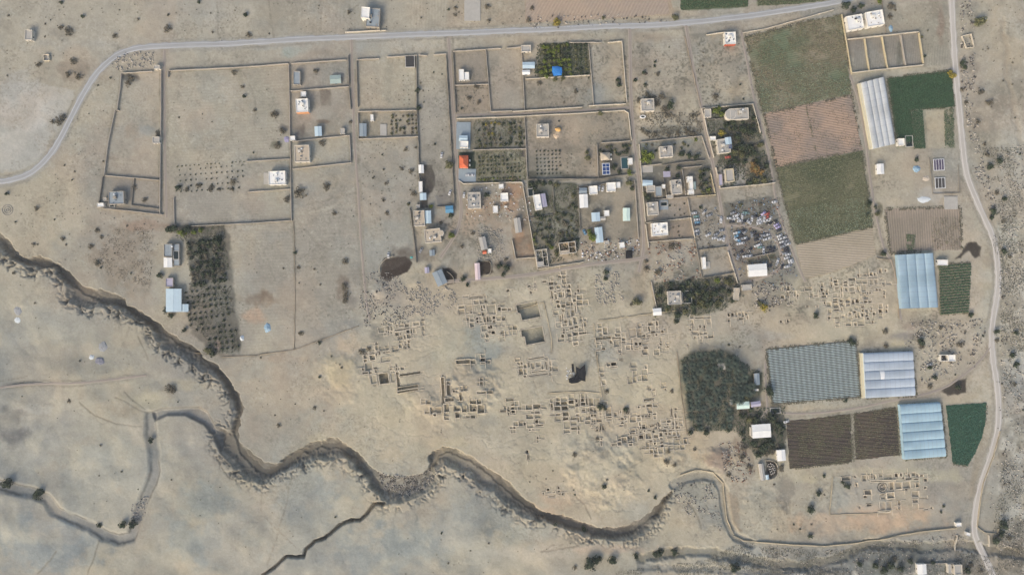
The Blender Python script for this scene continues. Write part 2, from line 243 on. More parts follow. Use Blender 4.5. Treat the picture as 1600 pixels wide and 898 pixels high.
# soil polygons: points, colour, strength, feather
POLYS = [([(-40,128),(60,130),(118,142),(112,160),(95,195),(72,235),(45,264),(-40,272)],(180,176,170),.85,6),
 ([(262,112),(450,101),(453,247),(272,262)],(163,155,140),.55,4),([(188,115),(250,112),(249,280),(163,274)],(166,156,142),.4,3),
 ([(163,276),(248,282),(248,333),(152,323)],(132,130,126),.5,3),([(455,145),(546,138),(548,170),(546,212),(455,222)],(142,134,124),.6,3),([(455,100),(542,94),(545,134),(455,141)],(140,136,128),.6,3),
 ([(456,215),(476,192),(474,222),(456,222)],(92,82,78),.8,3),([(500,140),(518,140),(518,166),(502,166)],(100,90,80),.7,3),([(558,94),(651,88),(651,170),(560,173)],(168,160,140),.5,3),([(560,175),(652,173),(653,212),(561,216)],(128,120,106),.65,3),
 ([(710,82),(760,78),(763,131),(711,132)],(136,124,112),.6,3),([(711,134),(764,132),(767,174),(713,182)],(138,124,108),.6,3),([(762,78),(815,76),(820,172),(768,173)],(152,143,130),.7,3),
 ([(843,68),(920,67),(923,117),(838,121)],(78,82,66),.9,2),([(820,124),(923,118),(928,163),(822,172)],(140,133,120),.75,2),
 ([(714,187),(820,184),(822,232),(714,235)],(110,106,92),.8,2),([(740,236),(822,234),(823,282),(745,285)],(126,122,98),.7,2),([(716,238),(742,237),(743,264),(716,264)],(38,52,44),.95,1),([(811,236),(822,235),(822,246),(812,244)],(66,62,66),.8,2),
 ([(824,184),(975,174),(984,182),(985,220),(940,224),(934,279),(824,280)],(138,129,116),.8,3),([(825,268),(880,272),(933,276),(933,280),(825,280)],(98,94,86),.7,4),
 ([(824,282),(902,286),(907,360),(905,402),(842,418),(830,360)],(98,98,86),.85,3),([(866,300),(896,292),(900,300),(872,342),(862,370),(858,340)],(140,136,120),.7,4),
 ([(800,286),(816,286),(836,402),(806,404),(799,370)],(150,128,106),.6,3),([(800,372),(832,366),(836,402),(807,404)],(104,84,66),.85,1.5),([(935,226),(988,222),(990,270),(936,278)],(104,98,88),.75,2),
 ([(903,294),(990,282),(997,372),(908,380)],(136,128,114),.8,3),([(1001,223),(1097,213),(1110,250),(1003,258)],(112,112,102),.75,3),([(1002,222),(1096,213),(1099,221),(1002,231)],(120,128,124),.8,2),
 ([(1098,170),(1177,163),(1190,207),(1208,250),(1120,256)],(84,86,74),.85,2),([(1120,258),(1165,252),(1168,290),(1126,293)],(140,142,142),.7,3),([(1165,252),(1205,245),(1210,286),(1168,290)],(108,104,90),.7,3),
 ([(1003,260),(1108,250),(1118,303),(1010,313)],(98,98,92),.8,2),([(1009,315),(1074,309),(1082,341),(1011,349)],(142,132,122),.7,2),([(1010,350),(1081,342),(1086,371),(1014,378)],(128,112,98),.7,2),
 ([(1015,380),(1086,374),(1096,432),(1022,440)],(150,140,126),.5,4),([(1088,392),(1137,387),(1151,424),(1098,433)],(140,136,128),.7,2),
 ([(1078,312),(1122,308),(1136,380),(1090,388)],(130,130,128),.8,4),([(1128,318),(1210,304),(1246,430),(1240,445),(1160,445),(1140,400)],(104,104,100),.85,4),([(1136,372),(1180,372),(1165,412),(1145,410)],(88,88,90),.7,5),([(1168,404),(1212,396),(1216,404),(1170,412)],(50,58,44),.85,2),
 ([(1020,441),(1152,428),(1166,462),(1130,485),(1062,500),(1024,484)],(84,84,72),.85,4),([(1170,440),(1240,446),(1238,470),(1175,476)],(132,128,122),.6,4),
 ([(1060,562),(1080,548),(1130,545),(1152,552),(1160,580),(1196,582),(1186,622),(1152,640),(1146,672),(1084,674),(1070,640),(1060,600)],(62,66,56),.9,7),([(1142,636),(1228,632),(1230,706),(1180,712),(1152,676)],(82,80,70),.85,4),
 ([(1188,626),(1222,628),(1228,645),(1200,650)],(84,80,66),.7,3),([(1146,682),(1176,700),(1184,740),(1172,752),(1150,712)],(118,104,88),.6,5),([(1196,720),(1212,720),(1216,740),(1204,748),(1196,744)],(34,32,32),.95,1),
 ([(255,352),(350,350),(360,380),(376,552),(336,554),(300,520),(288,490),(300,430),(296,370)],(94,91,83),.85,6),([(290,372),(345,372),(350,420),(300,420)],(98,98,90),.6,6),
 ([(593,415),(600,403),(622,399),(638,400),(645,412),(636,425),(620,432),(606,440),(596,436)],(60,50,44),.95,1.5),([(660,258),(676,258),(680,275),(678,300),(666,304),(668,324),(656,326)],(70,64,60),.85,2.5),([(680,305),(708,302),(709,322),(682,323)],(112,110,112),.6,3),
 ([(690,418),(706,418),(716,428),(714,442),(700,446)],(40,36,34),.95,1),([(748,408),(768,406),(772,426),(750,432)],(58,50,44),.95,1.5),([(772,410),(800,406),(804,424),(784,430)],(84,76,70),.7,4),
 ([(640,328),(651,410),(656,412),(660,346)],(140,124,108),.6,2),([(566,305),(640,308),(648,405),(572,440)],(150,148,142),.6,4),
 ([(1162,57),(1200,49),(1316,24),(1330,148),(1190,178)],(130,124,104),.7,7),([(1190,178),(1330,148),(1347,235),(1212,262)],(150,134,114),.7,7),([(1212,262),(1347,235),(1363,355),(1243,383)],(110,110,88),.7,7),([(1243,383),(1363,355),(1369,398),(1340,412),(1290,430),(1256,437)],(166,150,124),.9,2),
 ([(1366,240),(1455,236),(1500,300),(1500,325),(1380,325)],(168,158,142),.6,4),([(1336,62),(1437,50),(1444,101),(1334,112)],(120,116,112),.7,1),([(1317,22),(1480,0),(1484,100),(1446,104),(1436,49),(1325,60)],(140,136,124),.6,4),
 ([(1386,122),(1486,110),(1492,232),(1402,232)],(120,122,98),.5,5),([(1466,412),(1517,410),(1513,490),(1468,493)],(96,98,76),.8,2),([(1510,380),(1525,378),(1533,386),(1531,400),(1520,404),(1514,392),(1500,402),(1492,404),(1506,388)],(58,52,46),.95,2),([(1470,612),(1495,592),(1510,592),(1508,614),(1480,618)],(62,56,50),.9,2.5),
 ([(820,0),(1040,-40),(1052,24),(900,33),(820,36)],(164,142,122),.8,2),([(1062,-40),(1172,-40),(1167,13),(1064,17)],(70,90,62),.7,2),([(1182,-40),(1380,-60),(1300,2),(1184,10)],(90,100,72),.7,2),
 ([(700,-40),(820,-40),(820,40),(700,46)],(158,144,126),.6,6),([(400,-40),(560,-40),(556,50),(404,58)],(150,142,128),.5,6),([(1050,750),(1090,742),(1110,752),(1122,770),(1124,800),(1134,830),(1100,812),(1060,800),(1046,785)],(132,134,130),.6,5),
 ([(1150,750),(1160,830),(1140,826),(1134,780)],(140,124,106),.6,3),([(1158,740),(1230,760),(1240,800),(1230,835),(1165,835)],(180,168,146),.5,4),([(1200,846),(1300,852),(1400,838),(1500,827),(1510,850),(1400,890),(1200,885)],(150,148,142),.6,4),
 ([(1301,744),(1388,742),(1390,800),(1296,803)],(156,156,148),.6,2),([(1446,173),(1475,171),(1477,232),(1449,232)],(176,164,140),.9,1.5),([(1452,248),(1498,246),(1500,302),(1458,303)],(140,136,128),.6,2),([(1526,690),(1548,640),(1566,620),(1560,700),(1534,760),(1524,830),(1508,826)],(150,138,120),.5,4),
 ([(1562,0),(1600,0),(1660,400),(1600,420),(1545,330),(1520,200)],(172,162,144),.4,10)]
WALLS = [ # points, height, thickness, colour key, label
 ([(189,114),(237,111)],2,.7,'p',None),([(189,114),(187,138),(182,172)],2,.7,'p',None),([(185,172),(179,172),(168,225),(162,273)],2,.7,'p',None),([(160,275),(153,322)],2,.7,'g',None),([(251,110),(251,170),(250,225),(249,333)],2,.7,'p',None),
 ([(163,274),(248,281)],2,.7,'p',None),([(150,324),(253,335)],2,.8,'p',None),([(209,279),(205,320),(248,326)],1.6,.6,'g',None),
 ([(262,120),(262,110),(330,107),(400,103),(450,99)],2,.8,'p',None),([(455,99),(541,93)],2,.8,'p',None),([(451,101),(453,225),(455,345)],2,.7,'p',None),([(544,86),(545,133)],2,.7,'g',None),([(453,142),(544,135)],2,.8,'p',None),([(545,137),(548,170)],2,.6,'g',None),
 ([(456,221),(546,211),(548,254),(456,264)],2,.8,'p',None),([(383,252),(400,251),(452,248)],2,.8,'p',None),([(271,308),(272,350)],1.6,.7,'p',None),([(386,300),(400,299),(454,295)],2,.7,'p',None),([(298,353),(400,348),(456,344)],2,.7,'p',None),
 ([(557,93),(592,91)],2,.8,'p',None),([(604,89),(651,86)],2,.8,'p',None),([(654,86),(667,86)],2,.8,'p',None),([(677,85),(697,84)],2,.8,'p',None),([(557,95),(559,167)],2,.7,'g',None),([(651,88),(651,170),(654,225),(656,325)],2,.7,'g',None),([(559,174),(650,172)],2,.8,'p',None),([(559,177),(560,217),(653,213)],2,.8,'p',None),([(697,86),(705,225),(710,319)],2,.6,'g',None),
 ([(708,80),(783,75)],2,.8,'p',None),([(791,75),(815,73)],2,.8,'p',None),([(890,66),(940,66)],2,.8,'p',None),([(950,66),(972,64),(980,160)],2,.8,'w',None),([(708,82),(710,132),(712,176)],2,.7,'g',None),([(711,133),(763,131)],2,.8,'p',None),([(759,77),(767,174),(800,173)],2,.7,'p',None),([(815,76),(820,172)],2,.7,'p',None),([(821,123),(922,117)],2,.8,'w',None),([(920,69),(928,164)],2,.7,'p',None),([(801,174),(910,167)],2,.8,'w',None),([(920,165),(978,162)],2,.8,'w',None),
 ([(713,185),(800,182),(900,177),(975,172),(982,176),(987,219)],2,.8,'w',None),([(820,184),(824,279)],2,.7,'p',None),([(739,234),(822,232)],2,.8,'p',None),([(716,281),(724,287),(816,284),(819,292)],2,.9,'w',None),([(933,225),(935,277)],2,.7,'p',None),([(940,223),(985,220)],2,.7,'p',None),([(826,280),(935,279),(992,271)],2,.6,'g',None),
 ([(999,225),(1004,290),(1009,346)],2,.8,'w',None),([(1010,348),(1080,340),(1086,372),(1014,378)],2,.8,'w',None),([(1009,350),(1014,387)],2,.8,'w',None),([(1003,259),(1034,256)],2,.7,'p',None),([(1036,258),(1068,253),(1102,250)],2,.6,'g',None),([(1097,259),(1066,262),(1072,305)],2,.7,'p',None),([(1024,312),(1088,306)],2,.8,'p',None),([(1090,306),(1119,304)],2,.8,'y',None),([(1075,310),(1080,338)],2,.7,'p',None),([(1037,279),(1042,304)],2,.7,'g',None),([(1111,270),(1118,302)],2,.7,'y',None),
 ([(1119,261),(1126,294),(1200,287),(1212,285)],2,.9,'w',None),([(1001,222),(1097,212),(1109,248)],2,.7,'p',None),([(1116,246),(1097,169),(1177,162),(1189,207)],2,.8,'w',None),([(1106,187),(1140,183)],1.6,.7,'g',None),
 ([(1316,22),(1332,115)],2,1.0,'y',None),([(1325,61),(1437,49)],2,1.0,'w',None),([(1333,113),(1444,101)],2,.9,'w',None),([(1352,60),(1359,110)],2,1.1,'y',None),([(1379,57),(1388,107)],2,1.1,'y',None),([(1408,54),(1416,102)],2,1.1,'p',None),([(1437,51),(1444,99)],2,1.2,'y',None),([(1504,56),(1518,53),(1523,73),(1511,75),(1504,56)],1.6,.8,'w',None),
 ([(1161,51),(1200,44),(1250,30),(1303,15)],1.2,.8,'w',None),([(1104,54),(1133,50)],2,.8,'w',None),([(1070,56),(1082,110),(1095,165)],.6,1.2,'e',None),
 ([(640,325),(646,365),(651,410)],1.8,.7,'g',None),([(682,323),(710,321)],2,.7,'g',None),([(800,285),(816,285),(824,330),(831,370),(840,420),(912,409)],2,.8,'w',None),([(800,375),(806,404),(836,402)],2,.8,'w',None),([(907,360),(903,293),(963,284)],2,.7,'g',None),([(992,281),(998,373)],2,.7,'p',None),([(829,340),(863,335)],1.6,.6,'g',None),([(864,291),(866,333)],1.6,.6,'g',None),
 ([(1092,390),(1138,385)],2,.6,'g',None),([(1138,393),(1146,418),(1153,442)],2,.9,'w',None),([(1087,374),(1097,433)],1.8,.6,'g',None),([(1018,440),(1026,480)],2,.7,'p',None),([(1099,434),(1150,425)],2,.6,'g',None),([(1168,403),(1212,394)],2,.7,'p',None),
 ([(1370,403),(1393,405),(1398,420),(1404,450),(1405,497)],.8,.9,'e',None),([(1453,246),(1458,303),(1500,301),(1498,257)],.7,.9,'g',None),([(539,50),(594,47)],2.2,1,'w',None),([(595,47),(603,47)],2,.8,'w',None),
 ([(346,558),(400,555),(460,546),(510,528),(560,509)],.5,1.0,'e',None),([(459,346),(461,450),(460,545)],.4,.8,'e',None),
 ([(1148,838),(1163,846),(1200,848),(1237,851),(1288,853),(1338,848),(1375,843),(1408,836),(1438,831),(1496,825)],1.6,1.5,'s','long curving dry stone retaining wall along the stream bank'),
 ([(1063,742),(1088,734),(1113,737),(1131,756),(1134,786),(1137,813),(1148,836)],1.2,1.2,'s','curved stone embankment wall of the empty channel loop'),
 ([(1564,673),(1553,713),(1537,756),(1531,793),(1528,823),(1540,832),(1560,834),(1561,826)],1.2,1.0,'s','stone parapet wall on the east side of the road'),
 ([(1301,744),(1296,803),(1390,800)],.5,.8,'s',None),([(930,548),(945,620),(952,668)],.5,.8,'s',None),([(1385,52),(1384,48),(1378,0)],.5,.7,'e',None),
 ([(935,500),(1058,485)],.5,.9,'s',None),([(928,505),(932,540),(936,580),(940,620)],.5,.9,'s',None),([(858,614),(905,611),(940,614)],.6,.8,'s',None),([(800,487),(850,472),(862,530),(862,550)],.4,.8,'s',None),
 ([(1058,550),(1062,590),(1066,625),(1074,680)],.5,.8,'e',None),([(1198,395),(1204,410)],.5,.5,'e',None),([(1447,881),(1500,879),(1502,898)],1.8,.7,'p',None),([(1497,836),(1494,860)],1.6,.8,'w',None),([(1546,836),(1548,855)],1.4,1,'w',None),
 ([(400,556),(300,552)],.3,.6,'e',None)]
# excavated ruins: name-label, origin, scale, angle(deg, counter-clockwise), rooms (cx,cy,w,h,depth)
RUINS = [
 ('excavated rooms and dark square pit at the western end of the ruins',560,480,8,8,[(600,225,60,40,1.5),(550,275,180,22,1),(485,335,50,45,2),(520,325,20,30,2),(620,300,40,40,2.5),(665,295,22,50,1.5),(415,260,25,60,1),(525,378,50,40,1.2),(580,370,25,60,1.2),(630,360,45,50,1),(630,428,30,28,2),(590,450,25,40,1),(725,205,70,50,.7),(725,234,90,12,1.2),(800,200,50,50,.8),(535,225,70,30,.6),(460,520,70,60,.8),(85,578,65,22,1.5),(170,575,60,16,1.5),(225,587,16,40,1.5),(175,628,62,62,2.2),(370,560,55,14,1.5),(320,565,30,14,1.5),(262,570,14,50,1.5),(320,515,130,40,.7),(85,665,40,30,1.5),(130,740,90,90,1),(205,760,60,20,1.2),(150,818,40,22,1.2),(345,300,20,25,1.5),(375,305,20,22,1.2),(475,765,20,30,1.2),(405,740,30,14,1),(340,650,120,60,.6),(525,480,40,50,.8),(317,888,118,130,4.5),(495,900,34,190,2.5),(640,832,280,26,2.5),(620,1000,260,34,1.8),(190,900,70,100,.6),(430,880,50,110,.5)]),
 ('trenches and stone foundations cut into the sandy mound',640,560,8,3,[(420,400,36,330,2.5),(490,390,50,130,2.5),(500,508,110,40,2),(555,405,30,26,2),(640,465,30,110,2),(700,360,50,60,1.2),(655,370,30,60,1.2),(330,640,140,80,1.5),(318,695,34,34,4),(465,610,60,100,2),(595,615,70,60,1.5),(600,700,50,70,2),(685,620,60,80,1.2),(795,610,80,90,1.5),(805,640,35,30,3.5),(895,625,80,100,2),(790,725,60,36,1.5),(235,540,50,40,1.2),(900,415,110,30,1),(670,40,170,50,1.5),(915,14,52,40,5),(915,50,55,12,2),(1170,650,80,18,2),(1238,645,22,28,5),(1290,575,40,20,3),(1290,620,40,30,3),(1295,662,48,35,3.5),(1250,515,100,35,1),(900,305,40,50,1)]),
 ('excavated bath house rooms west of the two large sunken pools',720,430,8,7,[(200,270,200,14,1.2),(300,265,25,20,1.5),(195,335,60,50,.6),(262,330,55,50,.7),(310,325,35,40,1.5),(262,395,25,40,1.5),(290,395,20,50,1.2),(270,432,30,22,2),(100,430,90,110,.5),(380,430,110,120,.5),(485,420,36,42,4.5),(470,380,14,14,3.5),(275,485,30,30,1.5),(365,492,90,10,1),(130,465,30,20,1),(205,540,26,26,5),(210,579,26,26,5),(90,545,40,45,1),(140,560,50,40,1),(300,550,36,70,1.3),(335,550,25,65,2.5),(370,550,30,65,1),(415,530,32,34,3),(415,575,22,30,2),(365,645,52,45,3.5),(340,622,22,20,2),(405,715,42,40,4.5),(355,710,36,24,2),(330,750,40,50,1.2),(310,610,20,20,1.5),(535,750,20,16,2.5),(470,620,70,30,.5),(675,655,50,50,1.5),(475,540,60,50,.5)]),
 ('small excavated rooms north of the large sunken pools',720,430,8,7,[(590,190,30,26,3),(855,135,40,20,2),(930,105,12,24,1.5),(870,165,30,12,1.5),(925,140,30,12,1),(930,180,30,10,1.5),(877,215,22,36,2.5),(1045,80,50,26,1.5)]),
 ('dense grid of narrow excavated storerooms east of the large sunken pools',720,430,8,7,[(1130,100,60,40,2.2),(1135,158,50,34,2),(1220,145,50,40,.8),(1290,135,50,34,.8),(1140,245,25,90,1.5),(1178,205,20,20,4),(1190,270,25,70,1.5),(1230,195,40,20,2),(1245,240,50,70,1.5),(1280,190,16,26,2),(1285,240,14,70,1),(1345,190,50,40,1.8),(1350,245,60,50,1.2),(1468,190,26,40,3),(1436,225,18,24,3.5),(1212,325,38,40,2),(1220,385,38,40,3),(1280,382,50,40,2),(1345,360,50,40,1.5),(1390,358,24,34,2.2),(1485,340,70,60,1.5),(1432,400,14,120,1.2),(1185,470,60,50,.8),(1278,440,30,24,1.5),(1400,470,40,70,1.5),(1345,480,40,90,.7),(1245,540,16,80,1.3),(1275,520,18,80,1),(1310,575,36,45,1.8),(1430,565,40,80,1.3),(1370,590,40,70,1.2),(1300,620,60,30,.8),(1445,645,46,26,2.2),(1385,660,50,24,1.3),(1290,682,24,22,2.5),(1435,730,60,45,2.5),(1360,745,50,40,1.3),(1525,720,90,26,1.5),(1275,760,36,44,2.8),(1480,430,36,90,.7),(1505,540,36,60,.8),(1520,632,24,14,2.5)]),
 ('excavated house foundations below the second sunken pool',800,450,3.99,8,[(60,468,14,18,1.5),(55,520,28,35,2.2),(80,550,14,12,2),(105,475,10,30,1),(130,485,22,36,1),(165,475,30,26,.8),(165,518,90,7,1),(150,437,100,8,1),(165,540,120,7,1),(240,500,12,30,1.2),(215,482,10,50,1),(190,490,14,26,.8)]),
 ('stone foundations of the large walled palace courtyard in the east of the ruins',920,490,8,6,[(135,200,50,40,.8),(205,215,55,90,1.2),(240,200,14,60,1.5),(150,255,30,36,.8),(180,305,200,36,1.8),(345,305,120,16,1.5),(365,205,60,60,.5),(545,240,95,110,.5),(770,130,60,36,1.5),(755,190,26,60,1.8),(805,230,60,24,2),(850,120,30,60,1.3),(845,262,26,22,2.5),(920,222,35,35,1.5),(690,272,40,20,2),(740,298,20,18,1.5),(435,315,46,36,1),(435,350,46,18,1),(593,378,34,36,5),(642,375,34,34,5),(345,375,60,70,.6),(155,368,16,20,3.5),(185,437,38,22,3),(120,452,60,12,1.5),(710,425,50,26,2),(900,378,28,24,2.2),(985,410,26,22,2.5),(872,425,14,24,2),(310,632,66,44,5),(310,664,90,10,2),(400,572,50,16,1.2),(165,760,50,50,.8),(185,860,50,60,.8),(515,830,60,80,.6),(575,820,44,70,1),(695,800,70,75,1.2),(275,350,26,40,1.2),(590,440,60,10,1),(400,500,16,16,1)]),
 ('scattered shallow excavation trenches north of the palm grove',920,490,8,5,[(1380,50,120,16,2),(1390,160,25,35,1.3),(1300,165,18,30,1.3),(1445,165,30,26,2),(1270,195,24,30,1.3),(1365,195,22,22,1),(1390,250,50,16,1.3),(1460,245,40,24,1.3),(1325,297,26,20,2),(1410,300,24,16,2),(1465,290,40,30,.8),(1240,390,20,20,2)]),
 ('excavated rooms south west of the black shade cloth',800,600,8,3,[(212,290,80,62,1.5),(312,278,90,55,2.2),(220,405,85,55,1.2),(315,352,60,22,1.5),(320,400,76,46,1),(310,468,40,40,3.5),(345,512,90,16,1.5),(110,490,60,60,1.2),(155,495,34,34,2.5),(30,540,30,30,2),(195,845,20,30,3),(320,668,25,25,2),(225,570,20,20,1.5),(262,565,14,20,1.5)]),
 ('compact block of deep dark excavated rooms south of the black shade cloth',800,600,8,4,[(498,280,28,85,2),(535,245,10,50,2.5),(575,240,45,45,3.5),(650,237,75,42,3),(740,222,65,45,3.5),(750,275,70,36,1.2),(805,207,26,32,3.5),(843,228,10,85,2),(818,260,34,34,2.5),(880,198,40,40,4),(890,245,52,36,3.5),(935,215,22,90,2.5),(990,225,50,95,1.8),(568,302,72,46,3),(662,298,70,46,4),(575,378,60,20,1.5),(670,372,76,50,2.5),(575,430,70,60,1),(670,435,65,28,3.5),(685,510,76,90,.5),(770,425,80,36,1),(770,488,76,46,.8),(778,552,72,34,1.5),(830,440,22,60,1.2)]),
 ('broken excavated walls between the dark room block and the dry shrub',800,600,8,4,[(1015,325,86,56,1.5),(1020,388,70,26,2.2),(950,420,56,50,.8),(1020,450,50,44,1),(1036,487,20,18,3),(1000,517,16,16,2),(1105,540,20,60,2.5),(1065,572,28,26,3),(1060,540,26,14,2),(1205,340,74,110,1.2),(1210,412,76,16,2.5),(1172,282,34,22,2.5),(1295,375,35,50,1),(1380,430,35,26,2),(1420,430,24,22,2),(1378,482,30,20,2.5),(1425,465,20,14,1),(1510,435,76,76,1),(1585,400,35,22,2),(1355,345,14,30,2.5),(1115,712,22,14,2.5),(1115,680,18,22,2)]),
 ('long row of square excavated rooms at the south east end of the ruins',920,600,8,6,[(440,695,62,72,1),(515,665,50,42,1.8),(520,718,48,18,1.2),(580,685,46,66,.6),(655,658,55,48,3.2),(745,645,66,72,1.2),(840,650,58,42,1.5),(905,625,34,56,1.8),(970,617,30,30,2),(545,610,70,16,2.5),(655,595,35,16,2.5),(697,580,24,18,2),(760,572,60,14,1.5),(808,590,30,34,2.5),(925,582,100,26,2.5),(1030,575,66,16,1.5),(875,543,24,14,2.5),(915,543,20,14,2),(965,535,54,12,2.5),(1050,545,30,16,2.5),(910,715,30,40,3.5),(917,765,34,30,4),(825,735,30,26,2),(775,712,38,14,1.5),(380,735,45,45,.8),(1125,657,28,18,2),(1080,660,50,20,1.2),(1070,615,35,46,1),(1115,612,24,50,1),(1205,710,38,56,1),(1095,720,76,56,.8),(845,797,24,22,1.8),(735,795,40,20,.8)]),
 ('narrow excavated cells along the western edge of the palm grove',920,600,8,6,[(1055,490,20,45,2.5),(1095,485,16,60,2.2),(1035,360,16,96,2.2),(1085,390,30,60,1.2),(1000,462,50,34,1.5),(988,496,24,24,2.5),(1088,310,30,20,2),(875,505,26,18,2.5),(795,518,76,18,1.8),(650,540,14,34,2),(610,545,38,16,1),(820,372,44,18,2.5),(760,372,22,20,2.2),(630,397,50,16,1.8),(755,265,76,34,2.2),(625,285,24,22,2),(690,272,40,28,1),(750,195,130,20,1.8),(810,70,40,12,1.5),(960,60,14,20,2),(1115,485,12,60,2)]),
 ('pair of small dark square pits near the southern slope',800,673,3.99,3,[(224,365,16,16,4),(290,353,14,12,4),(292,375,14,12,3),(195,387,12,10,2),(250,408,40,8,1),(262,378,10,10,1.2),(316,390,12,14,2),(97,132,12,14,3),(100,165,8,34,2)]),
 ('large field of excavated house foundations by the blue greenhouse',1220,410,8,4,[(630,270,20,60,1.8),(685,235,50,34,1.3),(690,275,45,28,1.2),(810,250,50,22,2),(890,210,90,26,1.5),(885,285,60,16,1.5),(970,163,24,40,3.5),(1000,160,16,36,2.5),(1128,145,40,40,2),(1175,147,24,26,4),(1240,105,40,56,1.2),(1310,100,20,26,1.8),(1150,192,150,8,1.3),(515,341,34,34,4),(535,392,34,30,2),(540,424,60,22,2.2),(440,420,60,14,1.5),(700,322,50,16,1.2),(760,330,24,56,1),(820,335,32,46,.8),(895,335,70,50,.4),(900,374,66,16,1),(965,330,26,60,1),(1035,320,60,80,.4),(1087,380,20,22,3),(1040,384,60,10,1),(600,525,56,60,1.2),(550,505,28,28,2),(680,490,60,20,2),(690,538,66,46,1.2),(755,480,36,28,2),(760,522,36,18,1.5),(840,480,50,46,1.2),(905,492,30,48,5),(958,482,46,44,4.5),(1060,490,46,28,2),(1060,458,60,10,1.5),(610,610,46,66,.7),(700,592,66,18,1.5),(765,585,18,46,.8),(605,690,34,34,1.5),(705,692,56,14,1.3),(705,752,50,10,1.3),(780,670,36,24,.8),(865,640,28,36,1),(925,618,36,26,2.5),(945,570,50,44,.4),(1025,555,40,28,1.5),(1025,602,28,28,1.5),(1072,600,36,28,1),(1025,655,36,38,2),(1080,662,34,24,2.2),(1090,700,34,26,2),(940,665,24,46,1),(870,700,56,36,.5),(845,770,76,46,1),(935,770,36,42,1.3),(1145,745,28,34,2),(1165,640,36,36,1.5),(1135,605,22,22,2.5),(1245,605,50,50,3),(1322,600,22,42,3),(1050,240,60,46,.4),(1130,245,44,66,.6),(1190,240,40,56,.4),(1262,212,34,10,2),(1285,265,46,10,1.5),(1290,390,26,20,1.8),(1235,340,28,28,1),(1290,288,30,12,1.5)]),
 ('excavated foundations south of the scrapyard fence',1220,410,8,4,[(95,325,35,56,1.5),(20,330,16,50,1.2),(90,400,18,66,2),(25,430,42,42,1.5),(208,415,24,30,2.5),(175,390,30,66,.6),(335,550,35,16,2.2),(455,548,30,12,1.5),(345,330,90,50,1)]),
 ('two small white rimmed pits beside the dry slope',1220,410,8,4,[(2,738,30,26,4),(88,732,30,34,3)]),
 ('pale foundation rooms with two dark pits beside the yellow tree',1120,450,3.99,5,[(75,167,16,20,5),(98,165,16,20,5),(122,165,16,22,.8),(143,160,18,16,1),(163,165,14,30,.8),(182,160,16,18,1),(190,182,10,22,1),(150,190,30,14,1),(74,202,16,16,1.5)]),
 ('excavated winter palace rooms with round bath on the southern terrace',1280,720,8,3,[(560,210,50,70,1.3),(618,195,14,46,1.3),(655,190,22,40,1.3),(690,195,26,56,1.3),(765,180,50,40,.6),(860,200,100,60,.4),(790,246,300,9,1.5),(965,175,38,48,4.5),(1022,170,28,40,4),(1122,175,22,48,2.5),(1088,155,16,16,3),(1180,160,50,46,1),(1225,175,24,40,2),(1278,180,44,20,1.3),(1050,210,26,18,2.5),(1120,220,80,16,2),(1215,222,60,16,1.8),(905,310,54,96,1.5),(990,305,76,80,.8),(1090,295,90,80,.9),(1090,355,40,18,1.8),(1225,295,46,60,1.3),(1330,235,40,36,2),(1325,330,30,24,1.2),(600,385,86,60,1.8),(565,435,40,36,1.5),(615,542,60,22,1.8),(495,565,24,40,1),(445,195,24,22,2),(460,290,26,40,2.5),(785,412,60,12,1.5),(790,455,56,30,.8),(785,555,66,100,.4),(870,550,60,100,.4),(885,425,90,70,.5),(995,520,30,56,1.3),(995,592,26,18,1.5),(1200,410,86,70,1),(1200,495,66,46,1),(1300,460,100,8,1.3),(1340,602,60,8,1.8),(1405,585,30,22,2),(800,622,150,7,1.2),(330,215,110,50,1.2)]),
]
POOLS = [('northern of the two large square sunken pools in the ruins',Z(720,430,8,[(685,370),(960,315),(1000,520),(765,565),(742,480),(708,472)]),3.2),
         ('southern of the two large square sunken pools in the ruins',Z(720,430,8,[(748,682),(1020,632),(1055,830),(815,875),(797,768),(757,770)]),3.2)]

